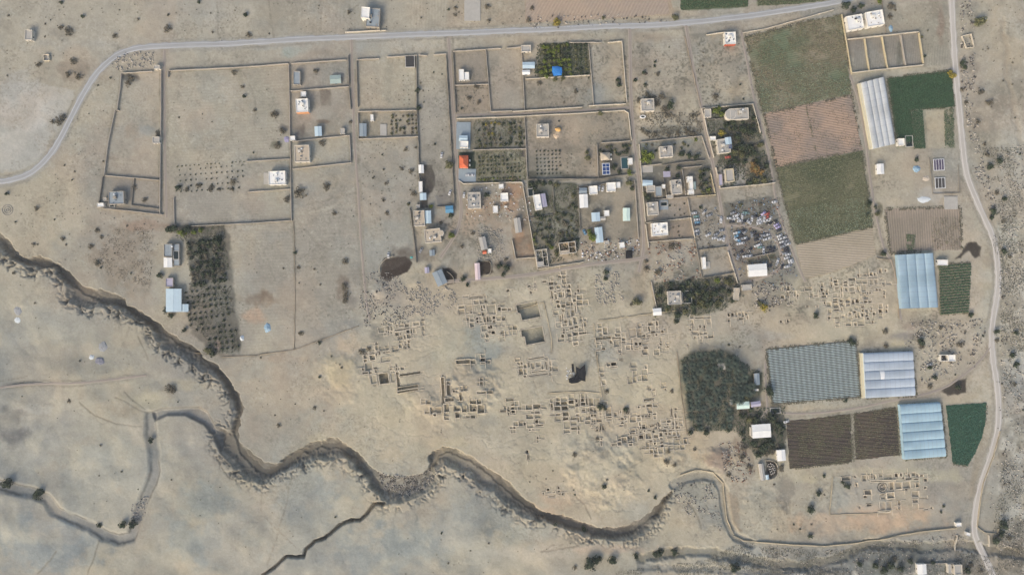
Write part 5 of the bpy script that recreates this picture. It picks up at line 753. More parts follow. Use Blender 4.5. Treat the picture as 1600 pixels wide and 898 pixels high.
for i in range(NR):
    t_ = (i+.5)/NR; a = (1197+(1206-1197)*t_+1, 546+(630-546)*t_); b2 = (1338+(1345-1338)*t_-1, 532+(619-532)*t_)
    mb = MB(); n = 34; rows_ = []
    for j in range(n+1):
        u = j/n; x, y = a[0]+(b2[0]-a[0])*u, a[1]+(b2[1]-a[1])*u+rnd.uniform(-.1, .1); wv = (.78 if j % 2 else .34)*rnd.uniform(.85, 1.1)
        rows_.append([(wx(x), wy(y-wv), .13), (wx(x), wy(y), .13+.55*wv/.78), (wx(x), wy(y+wv), .13)])
    mb.add([q for r in rows_ for q in r], [(j*3+k, j*3+k+1, j*3+k+4, j*3+k+3) for j in range(n) for k in (0, 1)][::1])
    o = mb.build('row_cover', m_cov); tag(o, 'low blue grey film cover over a crop row in the striped field', 'row cover', 'film covered crop rows beside the palm grove')

# ------------------------------------------------------------------ stone walls and ruins
PAL = {'w': (198,189,170), 'p': (172,164,150), 'g': (132,127,117), 'y': (200,186,150), 's': (176,164,138), 'e': (150,138,118)}
for k, c in PAL.items(): PAL[k] = mat('wall_'+k, c, var=.16, scale=.35)
LAND = [(45,55,'top left hut'),(583,28,'lone house above the main road'),(870,95,'lemon garden'),(1012,164,'cream house by the oval tank'),(848,204,'house by the orange sand heap'),(725,253,'red tiled villa'),(725,215,'northern garden house'),(182,309,'westernmost compound house'),(220,180,'empty westernmost plot'),(433,278,'wide white house by the saplings'),(472,240,'wide beige house'),(472,165,'rusty fronted house'),(497,205,'pale blue shed in the dusty yard'),(524,124,'pale green shelter'),(605,130,'square plot with seedlings'),(600,200,'little orchard plot'),(680,200,'empty strip beside the lane'),(724,122,'small white cabin pair'),(790,120,'empty northern plot'),(872,145,'plot below the lemon garden'),(955,115,'blue grey sandy plot'),(1141,60,'white cube by the main road'),(1240,120,'weedy top field'),(1350,32,'pair of white villas'),(1390,80,'row of four walled cells'),(1375,180,'long greenhouse'),(1440,170,'vivid green field'),(1467,270,'framed seedling beds'),(1400,290,'white farm hut'),(1435,440,'upright blue greenhouse'),(1310,460,'foundation field by the greenhouse'),(1390,585,'lilac greenhouse'),(1442,672,'lower blue greenhouse'),(1270,580,'striped film field'),(1115,610,'palm grove'),(1190,673,'white farmyard roof'),(1380,765,'southern terrace ruins'),(1040,243,'parapet house by the green trees'),(1155,200,'rounded white villa'),(1140,275,'paved yard house'),(1057,292,'crowded compound'),(1080,290,'white house with wings'),(1020,326,'house by the cistern'),(1031,358,'parapet house with clutter'),(1185,370,'scrapyard'),(1184,422,'brilliant white warehouse'),(1100,411,'slim white shed plot'),(1095,465,'green patch north of the ruins'),(947,255,'roof of solar panels'),(880,255,'grid of planting pits'),(845,316,'slim white tilted house'),(870,350,'green walled garden'),(950,335,'big yard of white huts'),(887,387,'unfinished beige house'),(820,385,'brown walled yard'),(780,330,'reddish village yard'),(755,380,'rubble ring shed'),(687,434,'tilted metal shed'),(618,420,'dark manure circle'),(665,290,'long dark pen'),(676,355,'beige houses by the village wall'),(300,430,'dark western orchard'),(345,280,'sapling orchard'),(360,180,'large bare western field'),(365,330,'narrow bare plot'),(405,450,'bare plot beside the dark orchard'),(510,450,'open field of faint tracks'),(610,370,'grey gravelly plot'),(600,470,'rubble field'),(190,395,'brown weedy patch'),(70,200,'pale flat in the north west'),(60,500,'plain west of the gully'),(100,700,'lower western plain'),(300,780,'pale ridge between the gullies'),(480,800,'grey slope below the gully'),(440,610,'bare terrace east of the gully'),(600,590,'square dark pit'),(730,590,'sandy mound of the ruins'),(827,505,'two sunken pools'),(765,490,'excavated bath rooms'),(885,480,'excavated storerooms'),(902,583,'black shade cloth'),(990,530,'walled palace court'),(900,650,'dark room block'),(1000,670,'square room row'),(870,790,'slope south of the ruins'),(990,760,'sandy slope above the gully bend'),(1090,790,'gravel loop of the channel'),(960,870,'tree row on the bottom edge'),(700,850,'grey hills at the bottom'),(1220,770,'sandy yard by the livestock pen'),(1300,870,'stream bed on the bottom edge'),(1480,880,'sheds on the bottom edge'),(1560,60,'top right wasteland'),(1570,280,'rough ground right of the road'),(1575,480,'stony strip on the right edge'),(1580,700,'lower right wasteland'),(200,40,'plain above the road bend'),(450,20,'bare plots above the main road'),(700,20,'plots above the main road'),(1040,100,'plot with stone heaps'),(1135,120,'pinkish bare plot'),(1125,510,'trenches north of the palms'),(1240,500,'foundations below the scrapyard'),(1500,550,'fork of the east road'),(930,30,'pinkish ploughed field'),(1060,400,'dusty ground west of the slim shed')]
def near(px, py, k=0):
    q = sorted(LAND, key=lambda l: math.hypot(px-l[0], py-l[1]))[k]; dx, dy = px-q[0], q[1]-py
    if math.hypot(dx, dy) < 14: return 'beside the '+q[2], q
    a = math.degrees(math.atan2(dy, dx)) % 360; d = ['east', 'north east', 'north', 'north west', 'west', 'south west', 'south', 'south east'][int((a+22.5)//45) % 8]
    return '%s of the %s' % (d, q[2]), q
USED = set()
def uniq(fmt, px, py, alt=('',)):
    for k in range(6):
        for ad in alt:
            s_ = fmt.replace('@', ad+(' ' if ad else ''), 1)+' '+near(px, py, k)[0]; s_ = ' '.join(s_.split())
            if s_ not in USED and len(s_.split()) <= 16: USED.add(s_); return s_
    return s_
CN = {'w': 'cream', 'p': 'pale grey', 'g': 'dull grey', 'y': 'yellowish', 's': 'stone', 'e': 'earth'}
for pts, hh, th, ck, lab in WALLS:
    if len(pts) < 2: continue
    fine = []
    for a, b2 in zip(pts, pts[1:]):
        n = max(1, int(math.dist(a, b2)/7)); fine += [(a[0]+(b2[0]-a[0])*i/n, a[1]+(b2[1]-a[1])*i/n) for i in range(n)]
    closed = pts[0] == pts[-1]; fine.append(pts[-1])
    if not lab:
        L_ = sum(math.dist(a, b2) for a, b2 in zip(pts, pts[1:])); dx = abs(pts[-1][0]-pts[0][0]); dy = abs(pts[-1][1]-pts[0][1])
        ori = 'angled' if len(pts) > 3 else ('east west' if dx > dy else 'north south'); ln = 'long' if L_ > 100 else ('short' if L_ < 45 else '')
        kind_ = 'bund' if ck == 'e' else ('foundation wall' if ck == 's' else 'boundary wall')
        lab = uniq('%s %s @%s %s' % (ln, CN[ck], ori, kind_), (fine[len(fine)//2][0]), fine[len(fine)//2][1], ('', 'straight', 'weathered'))
    mb = MB(); jt = .12 if ck in 'wpy' else .25
    mb.strip_wall([(wx(x, hh), wy(y, hh)) for x, y in fine], th*.5, 0, 1, 0, 0, rnd)
    for i in range(len(mb.v)):
        x, y, z_ = mb.v[i]; q = gh(800+x/S, 449-y/S); mb.v[i] = (x, y, (q-.5) if z_ == 0 else max(q, -3)+hh*.85+rnd.uniform(-jt, jt))
    o = mb.build('earth_bund' if ck == 'e' else 'boundary_wall', PAL[ck]); tag(o, lab, 'wall')
m_st = mat('ruin_stone', (202,191,168), var=.10, scale=.6); m_st2 = mat('ruin_stone_grey', (184,175,156), var=.12, scale=.6)
for ri, (nm, ox, oy, sc_, ang, rooms) in enumerate(RUINS):
    mx_ = sum(r[0] for r in rooms)/len(rooms); my_ = sum(r[1] for r in rooms)/len(rooms)
    e = empty('ruin_foundation', (wx(ox+mx_/sc_), wy(oy+my_/sc_), 0)); tag(e, nm, 'ruin', 'excavated foundations of the palace ruins')
    for (rx, ry, rw, rh, dp) in rooms:
        cx_, cy_ = ox+rx/sc_, oy+ry/sc_; w_, d_ = rw/sc_*S, rh/sc_*S; g0 = max(gh(cx_-rw/sc_/2-2, cy_), gh(cx_+rw/sc_/2+2, cy_), gh(cx_, cy_-rh/sc_/2-2), gh(cx_, cy_+rh/sc_/2+2)); g0 = min(g0, gh(cx_, cy_)+dp+.6)
        t_ = .32+.3*rnd.random(); top = g0+rnd.uniform(.0, .3)
        mb = MB(); mb.ring(wx(cx_)-e.location.x, wy(cy_)-e.location.y, w_+2*t_, d_+2*t_, t_, g0-dp-.6, top, R(ang+rnd.uniform(-2, 2)))
        for i in range(len(mb.v)):
            if mb.v[i][2] == top: mb.v[i] = (mb.v[i][0]+rnd.uniform(-.12, .12), mb.v[i][1]+rnd.uniform(-.12, .12), top+rnd.uniform(-.2, .12))
        mb.build('room_wall', m_st if rnd.random() < .6 else m_st2, e)
        if dp < 3.2 and rnd.random() < .6:
            a_ = R(ang)
            for q in range(2):
                mb = MB()
                sx, sy = rnd.choice((-1, 1)), rnd.choice((-1, 1)); hor = rnd.random() < .5; L_ = rnd.uniform(1.5, 4.5)
                u = sx*(w_/2+t_/2); v = sy*(d_/2+t_/2)
                if hor: u += sx*(L_/2+t_/2)
                else: v += sy*(L_/2+t_/2)
                x = wx(cx_)+u*math.cos(a_)-v*math.sin(a_); y = wy(cy_)+u*math.sin(a_)+v*math.cos(a_); gg = gh(800+x/S, 449-y/S)
                mb.box(x-e.location.x, y-e.location.y, L_ if hor else .38, .38 if hor else L_, gg-.5, gg+rnd.uniform(.15, .4), a_); mb.build('spur_wall', m_st, e)
for nm, pts, dp in POOLS:
    mb = MB(); q = [(wx(x), wy(y)) for x, y in pts]; fine = []
    for a, b2 in zip(q, q[1:]+q[:1]): fine += [(a[0]+(b2[0]-a[0])*i/5, a[1]+(b2[1]-a[1])*i/5) for i in range(5)]
    fine.append(fine[0]); mb.strip_wall(fine, .6, -dp-.6, .25, 0, .1, rnd); o = mb.build('sunken_pool', m_st2); tag(o, nm, 'ancient pool')
mb = MB()
for r0, r1, z_ in ((6.4, 5.4, .3), (3.9, 3.2, -.6), (1.7, .6, -.5)):
    n = 28; v = []
    for k in range(n):
        a = 2*math.pi*k/n
        for r, z2 in ((r0, -2), (r0, z_), (r1, z_), (r1, -2)): v.append((wx(1378.7+r*math.cos(a)), wy(760.4+r*math.sin(a)), z2))
    mb.add(v, [(k*4+j, k*4+j+1, ((k+1) % n)*4+j+1, ((k+1) % n)*4+j) for k in range(n) for j in range(3)])
o = mb.build('round_bath', m_st2); tag(o, 'round bath of concentric stone rings in the southern terrace ruins', 'ancient bath')
# ------------------------------------------------------------------ buildings
RC = {'conc': (172,169,160), 'white': (232,232,226), 'greyb': (146,156,160), 'lblue': (186,206,214), 'sblue': (140,152,158), 'blue': (92,146,176), 'lav': (172,168,184), 'beige': (184,172,152), 'green': (160,176,168), 'red': (206,106,70), 'pink': (214,196,196), 'mint': (206,226,214), 'stone': (168,158,138)}
roofm = {k: mat('roof_'+k, c, rough=.8, var=.15, scale=.35) for k, c in RC.items()}
sheet = {k: mat('sheet_'+k, c, rough=.5, var=.11, scale=.3, stripe=(90, .9, .05)) for k, c in RC.items()}
m_wall = mat('plaster_cream', (206,199,184), var=.1); m_wallw = mat('plaster_white', (226,222,210), var=.08); m_block = mat('concrete_block', (160,152,138), var=.12)
m_dark = mat('window_glass', (38,44,50), rough=.15, var=.05); m_door = mat('door_metal', (84,96,104), rough=.5); m_sill = mat('sill_stone', (190,184,170))
m_red = mat('red_trim', (176,86,60)); m_black = mat('black_plastic', (40,40,42), rough=.5); m_pole = mat('galvanised', (150,150,150), rough=.4, metal=.6); m_tank = mat('tank_white', (222,224,222), rough=.4, var=.05)
m_orange = mat('orange_sunlit_wall', (210,150,104), var=.12)  # warm sunlight painted as colour on one south front
def building(cx_, cy_, w_, d_, rot, hh, kind, rc, lab, i):
    hh += .013*(i % 7); W_, D_ = w_*S, d_*S; k = 1-hh/CAM_H; W_ *= k; D_ *= k; g0 = gh(cx_, cy_) if kind != 'pad' else gh(cx_, cy_)
    g0 = max(g0, -.2); X, Y = wx(cx_, hh), wy(cy_, hh); r_ = random.Random(i*13+5)
    if kind == 'pad':
        mb = MB(); mb.box(0, 0, W_, D_, -.4, hh); mb.box(W_*.32, D_*.38, W_*.2, D_*.12, hh, hh+.12)
        o = mb.build('concrete_slab', roofm[rc], loc=(X, Y, g0)); o.rotation_euler.z = R(rot); tag(o, lab, 'slab'); return o
    e = empty('house' if kind in ('flat', 'hip', 'open', 'round') else ('stone_shelter' if kind == 'shell' else 'shed'), (X, Y, g0), R(rot)); tag(e, lab, 'house' if kind in ('flat', 'hip', 'open', 'round') else 'shed')
    wm = {'white': m_wallw, 'beige': m_wall, 'stone': m_st}.get(rc, m_wall if rc in ('conc', 'red', 'mint') else m_block)
    def openings(zs):
        if W_ < 3.2 or D_ < 3.2: 
            mb = MB(); mb.box(0, -D_/2-.03, .9, .06, 0, min(2.0, hh-.4)); mb.build('door', m_door, e); return
        mb = MB(); mb.box(-W_*.2, -D_/2-.03, 1.1, .06, 0, min(2.1, hh-.4)); dr = mb.build('door', m_door, e)
        mb = MB(); mb.box(-W_*.2+.4, -D_/2-.09, .08, .06, .95, 1.1); mb.build('handle', m_pole, dr)
        for (x, y, horiz) in ((W_*.22, -D_/2-.03, 1), (W_*.2, D_/2+.03, 1), (-W_*.2, D_/2+.03, 1), (-W_/2-.03, D_*.15, 0), (W_/2+.03, -D_*.15, 0)):
            for z0 in zs:
                mb = MB(); mb.box(x, y, 1.2 if horiz else .05, .05 if horiz else 1.2, z0, z0+1.1); wi = mb.build('window', m_dark, e)
                mb = MB(); mb.box(x, y+(.06 if y > 0 else -.06)*horiz, 1.4 if horiz else .22, .2 if horiz else 1.4, z0-.12, z0-.02); mb.build('sill', m_sill, wi)
    if kind == 'flat':
        par = .55 if min(w_, d_) > 9 else .3
        mb = MB(); mb.ring(0, 0, W_, D_, .32 if min(w_, d_) > 9 else .2, -.3, hh+par); mb.build('wall', wm, e)
        mb = MB(); mb.box(0, 0, W_-.6, D_-.6, hh-.25, hh)
        if min(W_, D_) > 6: mb.box(0, 0, .5, D_-.7, hh, hh+.06); mb.box(W_*.2, 0, W_*.3, .4, hh, hh+.05)
        rf = mb.build('roof', roofm[rc], e)
        openings([1.0] if hh < 6 else [1.0, 4.0])
        if min(W_, D_) > 7:
            mb = MB(); x, y = r_.uniform(-.2, .2)*W_, r_.uniform(-.25, .25)*D_; mb.box(x, y, 2.2, 2.0, hh, hh+1.9); sh = mb.build('stair_head', wm, e)
            mb = MB(); mb.box(x, y-1.03, .9, .06, hh, hh+1.7); mb.build('door', m_dark, sh)
            mb = MB()
            for q in range(7): mb.box(r_.uniform(-.38, .38)*W_, r_.uniform(-.38, .38)*D_, r_.uniform(.4, 1.4), r_.uniform(.3, 1), hh, hh+r_.uniform(.15, .6), r_.random()*3)
            mb.build('roof_clutter', m_block if r_.random() < .5 else m_door, e)
        if 'red trimmed' in lab or 'rusty south' in lab:
            mb = MB(); mb.box(0, -D_/2-.12, W_*1.02, .2, .2, hh+.2); mb.build('trim_or_sunlit', m_red if 'red' in lab else m_orange, e)  # red parapet trim; the orange one paints a sunlit wall
        if 'rounded west' in lab:
            mb = MB(); mb.cyl(-W_/2+.5, 0, D_/2-.02, -.3, hh+.3, 20); mb.build('rounded_room', wm, e); mb = MB(); mb.cyl(-W_/2+.5, 0, D_/2-.4, hh+.2, hh+.33, 20); mb.build('roof', roofm[rc], e)
        if 'yellow edged' in lab:
            mb = MB(); mb.ring(0, 0, W_+.2, D_+.2, .5, hh+.3, hh+.7); mb.build('coping', PAL['y'], e)
    elif kind == 'shed':
        mb = MB(); mb.box(0, 0, W_-.5, D_-.5, -.3, hh-.35); mb.build('wall', wm, e)
        mb = MB(); lx = W_ <= D_; sl_ = .25
        a, b2 = W_/2+.05, D_/2+.05; z0, z1 = hh-.3, hh+sl_
        if lx: vv = [(-a,-b2,z0),(0,-b2,z1),(a,-b2,z0),(-a,b2,z0),(0,b2,z1),(a,b2,z0)]; ff = [(0,1,4,3),(1,2,5,4)]
        else: vv = [(-a,-b2,z0),(-a,0,z1),(-a,b2,z0),(a,-b2,z0),(a,0,z1),(a,b2,z0)]; ff = [(1,0,3,4),(2,1,4,5)]
        vv = vv+[(x, y, z-.08) for x, y, z in vv]; ff = ff+[tuple(q+6 for q in reversed(f)) for f in ff]
        ff += [(0,3,9,6),(5,2,8,11)] if lx else [(3,0,6,9),(2,5,11,8)]; ff += [(0,6,7,1),(1,7,8,2),(3,4,10,9),(4,5,11,10)]
        mb.add(vv, ff); rf = mb.build('roof', sheet[rc], e)
        mb = MB(); (mb.box(0, 0, .35, D_+.1, hh+sl_-.02, hh+sl_+.08) if lx else mb.box(0, 0, W_+.1, .35, hh+sl_-.02, hh+sl_+.08)); mb.build('ridge_cap', roofm[rc], rf)
        mb = MB(); mb.box(0, -D_/2+.2, min(2, W_*.5), .08, 0, min(2.2, hh-.5)); mb.build('door', m_door, e)
        if W_ > 4 and D_ > 4:
            for s_ in (-1, 1): mb = MB(); mb.box(s_*(W_/2-.22), 0, .08, 1.1, 1, 1.9); mb.build('window', m_dark, e)
    elif kind == 'hip':
        mb = MB(); mb.box(0, 0, W_-.8, D_-.8, -.3, hh-.9); mb.build('wall', m_wallw, e); a, b2 = W_/2, D_/2; c = min(a, b2)*.9
        mb = MB(); mb.add([(-a,-b2,hh-1),(a,-b2,hh-1),(a,b2,hh-1),(-a,b2,hh-1),(0,-b2+c,hh+1.3),(0,b2-c,hh+1.3)], [(0,1,4),(1,2,5,4),(2,3,5),(3,0,4,5),(3,2,1,0)])
        rf = mb.build('roof', mat('roof_tiles_'+rc, RC[rc], var=.12, scale=.6, stripe=(0,.5,.12)), e); mb = MB(); mb.box(0, 0, .3, (b2-c)*2, hh+1.2, hh+1.42); mb.build('ridge_cap', m_red if rc == 'red' else roofm['conc'], rf); openings([1.0])
        for y in (-2, 1.5): mb = MB(); mb.box(a+1.0, y, .9, 1.6, 0, 1.2); mb.build('porch_bench', m_wallw, e)
    elif kind == 'round':
        mb = MB(); mb.cyl(0, 0, W_/2, -.3, hh+.35, 20); mb.build('wall', wm, e); mb = MB(); mb.cyl(0, 0, W_/2-.3, hh+.2, hh+.37, 20); mb.build('roof', roofm[rc], e); mb = MB(); mb.box(W_/2, 0, .1, .8, 1.2, 2.2); mb.build('window', m_dark, e)
    elif kind in ('open', 'shell'):
        mb = MB(); mb.ring(0, 0, W_, D_, .35, -.3, hh)
        if kind == 'open' and W_ > 6: mb.box(W_*.08, 0, .25, D_-.72, 0, hh-.1); mb.box(W_*.29, D_*.05, W_*.4-.1, .25, 0, hh-.15)
        mb.build('wall', wm if kind == 'open' else m_st, e)
        mb = MB(); mb.box(0, 0, W_-.75, D_-.75, -.2, .15); mb.build('floor', mat('floor_dust', (168,150,124)) if rc == 'beige' else roofm['conc'] if rc != 'white' else mat('floor_dark', (70,66,60)), e)
        if kind == 'open':
            mb = MB(); mb.box(-W_*.2, -D_/2-.03, 1.1, .05, .1, 2); mb.build('door', m_dark, e)
            if W_ > 6: mb = MB(); mb.box(-W_*.2, -D_*.33, W_*.5, D_*.28, hh-.5, hh-.3); mb.build('roof', roofm[rc], e)
        if 'grey courtyard' in lab: mb = MB(); mb.box(0, -D_*.18, W_*.5, D_*.42, .16, .22); mb.build('dark_opening', m_dark, e)  # dark sheet stands in for the shade inside the opening
    return e
for i, row in enumerate(B): building(*row, i)
# roof-top tanks
tm = [(579,36),(472,160),(433,272),(472,233),(655,333),(672,372),(741,320),(842,322),(1012,160),(1336,30),(1372,24),(1041,232),(1160,172),(1128,235),(1057,285),(1028,352),(1020,320),(1054,470),(180,304),(845,198),(270,385)]
for px_, py_ in tm:
    bb = min(B, key=lambda b_: math.hypot(b_[0]-px_, b_[1]-py_) if b_[6] == 'flat' else 1e9); hh = bb[5]
    mb = MB(); mb.cyl(0, 0, .65, .25, 1.6, 14); mb.cyl(0, 0, .65, 1.6, 1.85, 14, r2=.25)
    for a in range(4): mb.box(.5*math.cos(a*1.57+.78), .5*math.sin(a*1.57+.78), .1, .1, 0, .3)
    blk = rnd.random() < .35; o = mb.build('water_tank', m_black if blk else m_tank, loc=(wx(px_, hh), wy(py_, hh), max(gh(bb[0], bb[1]), -.2)+hh+.013*6)); tag(o, ('black' if blk else 'white')+' tank on the '+' '.join(bb[8].split()[:12]), 'water tank')
# greenhouses
def lerp2(a, b2, t_): return (a[0]+(b2[0]-a[0])*t_, a[1]+(b2[1]-a[1])*t_)
for gi, (cn, nb, mode, lab, tint) in enumerate(GREENHOUSES):
    hh = 4.2; P = [(wx(x, hh), wy(y, hh)) for x, y in cn]; nw, ne, se, sw = P
    e = empty('greenhouse', ((nw[0]+se[0])/2, (nw[1]+se[1])/2, 0)); tag(e, lab, 'greenhouse', 'plastic covered greenhouses'); ex, ey = e.location.x, e.location.y
    film = mat('film_%d' % gi, tint, rough=.6, var=.07, scale=.08, c2=tuple(min(255, q+14) for q in tint), mscale=.06); endm = mat('film_end_%d' % gi, tuple(min(255, c*1.12+8) for c in tint), rough=.5, var=.08)
    for k in range(nb):
        t0, t1 = k/nb, (k+1)/nb
        if mode == 'v': a0, a1, c0, c1 = lerp2(nw, ne, t0), lerp2(nw, ne, t1), lerp2(sw, se, t0), lerp2(sw, se, t1)
        else: a0, a1, c0, c1 = lerp2(nw, sw, t0), lerp2(nw, sw, t1), lerp2(ne, se, t0), lerp2(ne, se, t1)
        n = 12; m_ = 10; v = []
        for j in range(m_+1):
            s0, s1 = lerp2(a0, c0, j/m_), lerp2(a1, c1, j/m_)
            for q in range(n+1):
                th = math.pi*q/n; u = .5-.5*math.cos(th); z_ = 3.1+1.0*math.sin(th)**.9+rnd.uniform(-.03, .03); p = lerp2(s0, s1, u); v.append((p[0]-ex, p[1]-ey, z_))
        f = [(j*(n+1)+q, j*(n+1)+q+1, (j+1)*(n+1)+q+1, (j+1)*(n+1)+q) for j in range(m_) for q in range(n)]
        if mode == 'h': f = [tuple(reversed(x)) for x in f]
        mb = MB(); mb.add(v, f); o = mb.build('film_bay', film, e)
        for p in o.data.polygons: p.use_smooth = True
        for s0, s1, nm_ in ((a0, a1, 'end_wall'), (c0, c1, 'end_wall')):
            v = []; 
            for q in range(n+1):
                th = math.pi*q/n; u = .5-.5*math.cos(th); p = lerp2(s0, s1, u); v += [(p[0]-ex, p[1]-ey, -.2), (p[0]-ex, p[1]-ey, 3.1+.96*math.sin(th)**.9)]
            mb = MB(); mb.add(v, [(2*q, 2*q+2, 2*q+3, 2*q+1) for q in range(n)]); mb.build(nm_, endm, e)
        # hoops over the bay and the gutter beside it
        mb = MB()
        for j in range(0, 11):
            s0, s1 = lerp2(a0, c0, j/10), lerp2(a1, c1, j/10)
            for q in range(8):
                pts_ = []
                for qq in (q, q+1):
                    th = math.pi*qq/8; u = .5-.5*math.cos(th); p = lerp2(s0, s1, u); pts_.append((p[0]-ex, p[1]-ey, 3.16+1.02*math.sin(th)**.9))
                dv = Vector((c0[0]-a0[0], c0[1]-a0[1], 0)).normalized()*.05
                mb.add([tuple(Vector(pts_[0])-dv), tuple(Vector(pts_[0])+dv), tuple(Vector(pts_[1])+dv), tuple(Vector(pts_[1])-dv)], [(0, 1, 2, 3)])
        mb.build('hoop_set', m_pole, o)
        mb = MB(); mb.strip_wall([(a1[0]-ex, a1[1]-ey), (c1[0]-ex, c1[1]-ey)], .22, 3.0, 3.16); mb.build('gutter', m_pole, e)
        if gi == 2 and k == 2:
            p0, p1 = lerp2(a0, c0, .30), lerp2(a0, c0, .40); q0, q1 = lerp2(a1, c1, .32), lerp2(a1, c1, .39); v = []
            for (s0, s1) in ((p0, q0), (p1, q1)):
                for q in range(9): th = math.pi*(.08+.84*q/8); u = .5-.5*math.cos(th); p = lerp2(s0, s1, u); v.append((p[0]-ex, p[1]-ey, 3.25+1.0*math.sin(th)**.9))
            mb = MB(); mb.add(v, [(q+9, q+10, q+1, q) for q in range(8)]); mb.build('patch_panel', m_tank, e)
    for s0, s1 in ((nw, sw), (ne, se)) if mode == 'v' else ((nw, ne), (sw, se)):
        mb = MB(); mb.strip_wall([(s0[0]-ex, s0[1]-ey), (s1[0]-ex, s1[1]-ey)], .12, -.2, 3.1); mb.build('side_wall', endm, e)
    if gi in (0, 2): mb = MB(); mb.strip_wall([(nw[0]-ex-.9, nw[1]-ey), (sw[0]-ex-.9, sw[1]-ey)], 1.8, -.2, 2.2); mb.build('sunlit_side', mat('sunlit_cream', (206,198,170), var=.1), e)  # cream strip along the west wall paints it as sunlit

# ------------------------------------------------------------------ trees and shrubs
LEAF = {'dark': [leafmat('tree_dark', (58,70,50)), leafmat('tree_dark2', (76,86,60))], 'lime': [leafmat('tree_lime', (112,124,48)), leafmat('tree_lime2', (84,100,48))], 'olive': [leafmat('tree_olive', (110,110,74)), leafmat('tree_olive2', (88,92,62))],
 'scrub': [leafmat('tree_scrub', (112,106,88)), leafmat('tree_scrub2', (88,84,70))], 'yellow': [leafmat('tree_yellow', (164,148,58)), leafmat('tree_yellow2', (120,118,56))], 'rust': [leafmat('tree_rust', (140,112,66)), leafmat('tree_rust2', (106,104,62))], 'palm': [leafmat('palm_leaf', (84,98,84)), leafmat('palm_leaf2', (48,62,53))]}
m_bark = mat('bark', (104,88,70), var=.2)
def crown_mesh(kind, seed, n, leaf, sparse=0):
    rs = np.random.RandomState(seed); k = 16 if kind != 'scrub' else 22
    cc = rs.normal(0, 1, (k, 3)); cc /= np.linalg.norm(cc, axis=1)[:, None]; cc *= rs.uniform(.3, .8, (k, 1)); cc[:, 2] = np.abs(cc[:, 2])*.75+.25; rr = rs.uniform(.2, .42, k)*(1 if not sparse else .7); cc[0] = (0, 0, .5); rr[0] = .5
    j = rs.randint(0, k, n); d = rs.normal(0, 1, (n, 3)); d /= np.linalg.norm(d, axis=1)[:, None]; p = cc[j]+d*(rr[j]*rs.uniform(.75, 1.08, n))[:, None]
    p[:, 2] = np.maximum(p[:, 2], .05)
    u = rs.normal(0, 1, (n, 3)); u /= np.linalg.norm(u, axis=1)[:, None]; nn = d+.6*u; v = np.cross(nn, u); v /= np.linalg.norm(v, axis=1)[:, None]+1e-6; w_ = np.cross(nn, v); w_ /= np.linalg.norm(w_, axis=1)[:, None]+1e-6
    s_ = leaf*rs.uniform(.6, 1.3, (n, 1)); V_ = np.stack([p-v*s_, p-w_*s_*.6, p+v*s_, p+w_*s_*.6], 1).reshape(-1, 3); F_ = np.arange(4*n).reshape(-1, 4)
    return V_, F_, rs.randint(0, 2, n)*(j % 2 == 0)
def make_tree(kind, seed, small=False):
    nm = 'palm_tree' if kind == 'palm' else 'tree'
    if small:
        V_, F_, mi = crown_mesh(kind, seed, 70, .26, kind == 'scrub'); o = np_mesh(nm, V_, F_, LEAF[kind], mi); return o
    e = empty(nm, (0, 0, 0)); V_, F_, mi = crown_mesh(kind, seed, 620 if kind != 'scrub' else 330, .115 if kind != 'scrub' else .105, kind == 'scrub'); V_[:, 2] += .12 if kind != 'scrub' else 0
    np_mesh('crown', V_, F_, LEAF[kind], mi, e); r_ = random.Random(seed); mb = MB(); mb.cyl(0, 0, .07, -.1, .55, 8, r2=.045)
    for k in range(5):
        a = r_.random()*6.28; x, y = .45*math.cos(a), .45*math.sin(a); t0 = Vector((0, 0, .3)); t1 = Vector((x, y, .7)); sd = Vector((-y, x, 0))*.07
        mb.add([tuple(t0-sd), tuple(t0+sd), tuple(t1+sd*.4), tuple(t1-sd*.4), tuple(t0+Vector((0, 0, .08))), tuple(t1+Vector((0, 0, .04)))], [(0, 1, 2, 3), (0, 3, 5, 4), (1, 4, 5, 2), (0, 4, 1), (3, 2, 5)])
    mb.build('trunk', m_bark, e); return e
def make_palm(seed):
    e = empty('palm_tree', (0, 0, 0)); rs = random.Random(seed); mb = MB(); hgt = 1.35; NF = 34
    for k in range(NF):
        a = k*2.399+rs.uniform(-.15, .15); up = rs.uniform(-.1, 1.0); Lf = rs.uniform(.85, 1.05)*(1-.25*max(0, up-.6)); prev = None
        ca, sa = math.cos(a), math.sin(a)
        for j in range(8):
            t_ = j/7; r = Lf*t_*(1-.15*up*(1-t_)); z_ = hgt+.35*up*math.sin(t_*2.2)-.42*t_*t_*(1.1-up*.7); p = Vector((r*ca, r*sa, z_))
            if prev is not None:
                d = (p-prev); sd = Vector((-sa, ca, 0)); mb.add([tuple(prev-sd*.012), tuple(prev+sd*.012), tuple(p+sd*.01), tuple(p-sd*.01)], [(0, 1, 2, 3)], 1)
                wl = .22*math.sin(math.pi*min(1, t_*.9+.08))+.03
                for s_ in (-1, 1):
                    tip = p+sd*s_*wl+d.normalized()*.1+Vector((0, 0, -.05)); mb.add([tuple(prev), tuple(prev+d*.5), tuple(tip)], [(0, 1, 2) if s_ < 0 else (2, 1, 0)], k % 2)
            prev = p
    mb.build('crown', LEAF['palm'], e); mb = MB(); mb.cyl(0, 0, .075, -.1, hgt*.6, 9, r2=.06); mb.cyl(0, 0, .06, hgt*.6, hgt, 9, r2=.085); mb.build('trunk', m_bark, e); return e
PROTO = {}
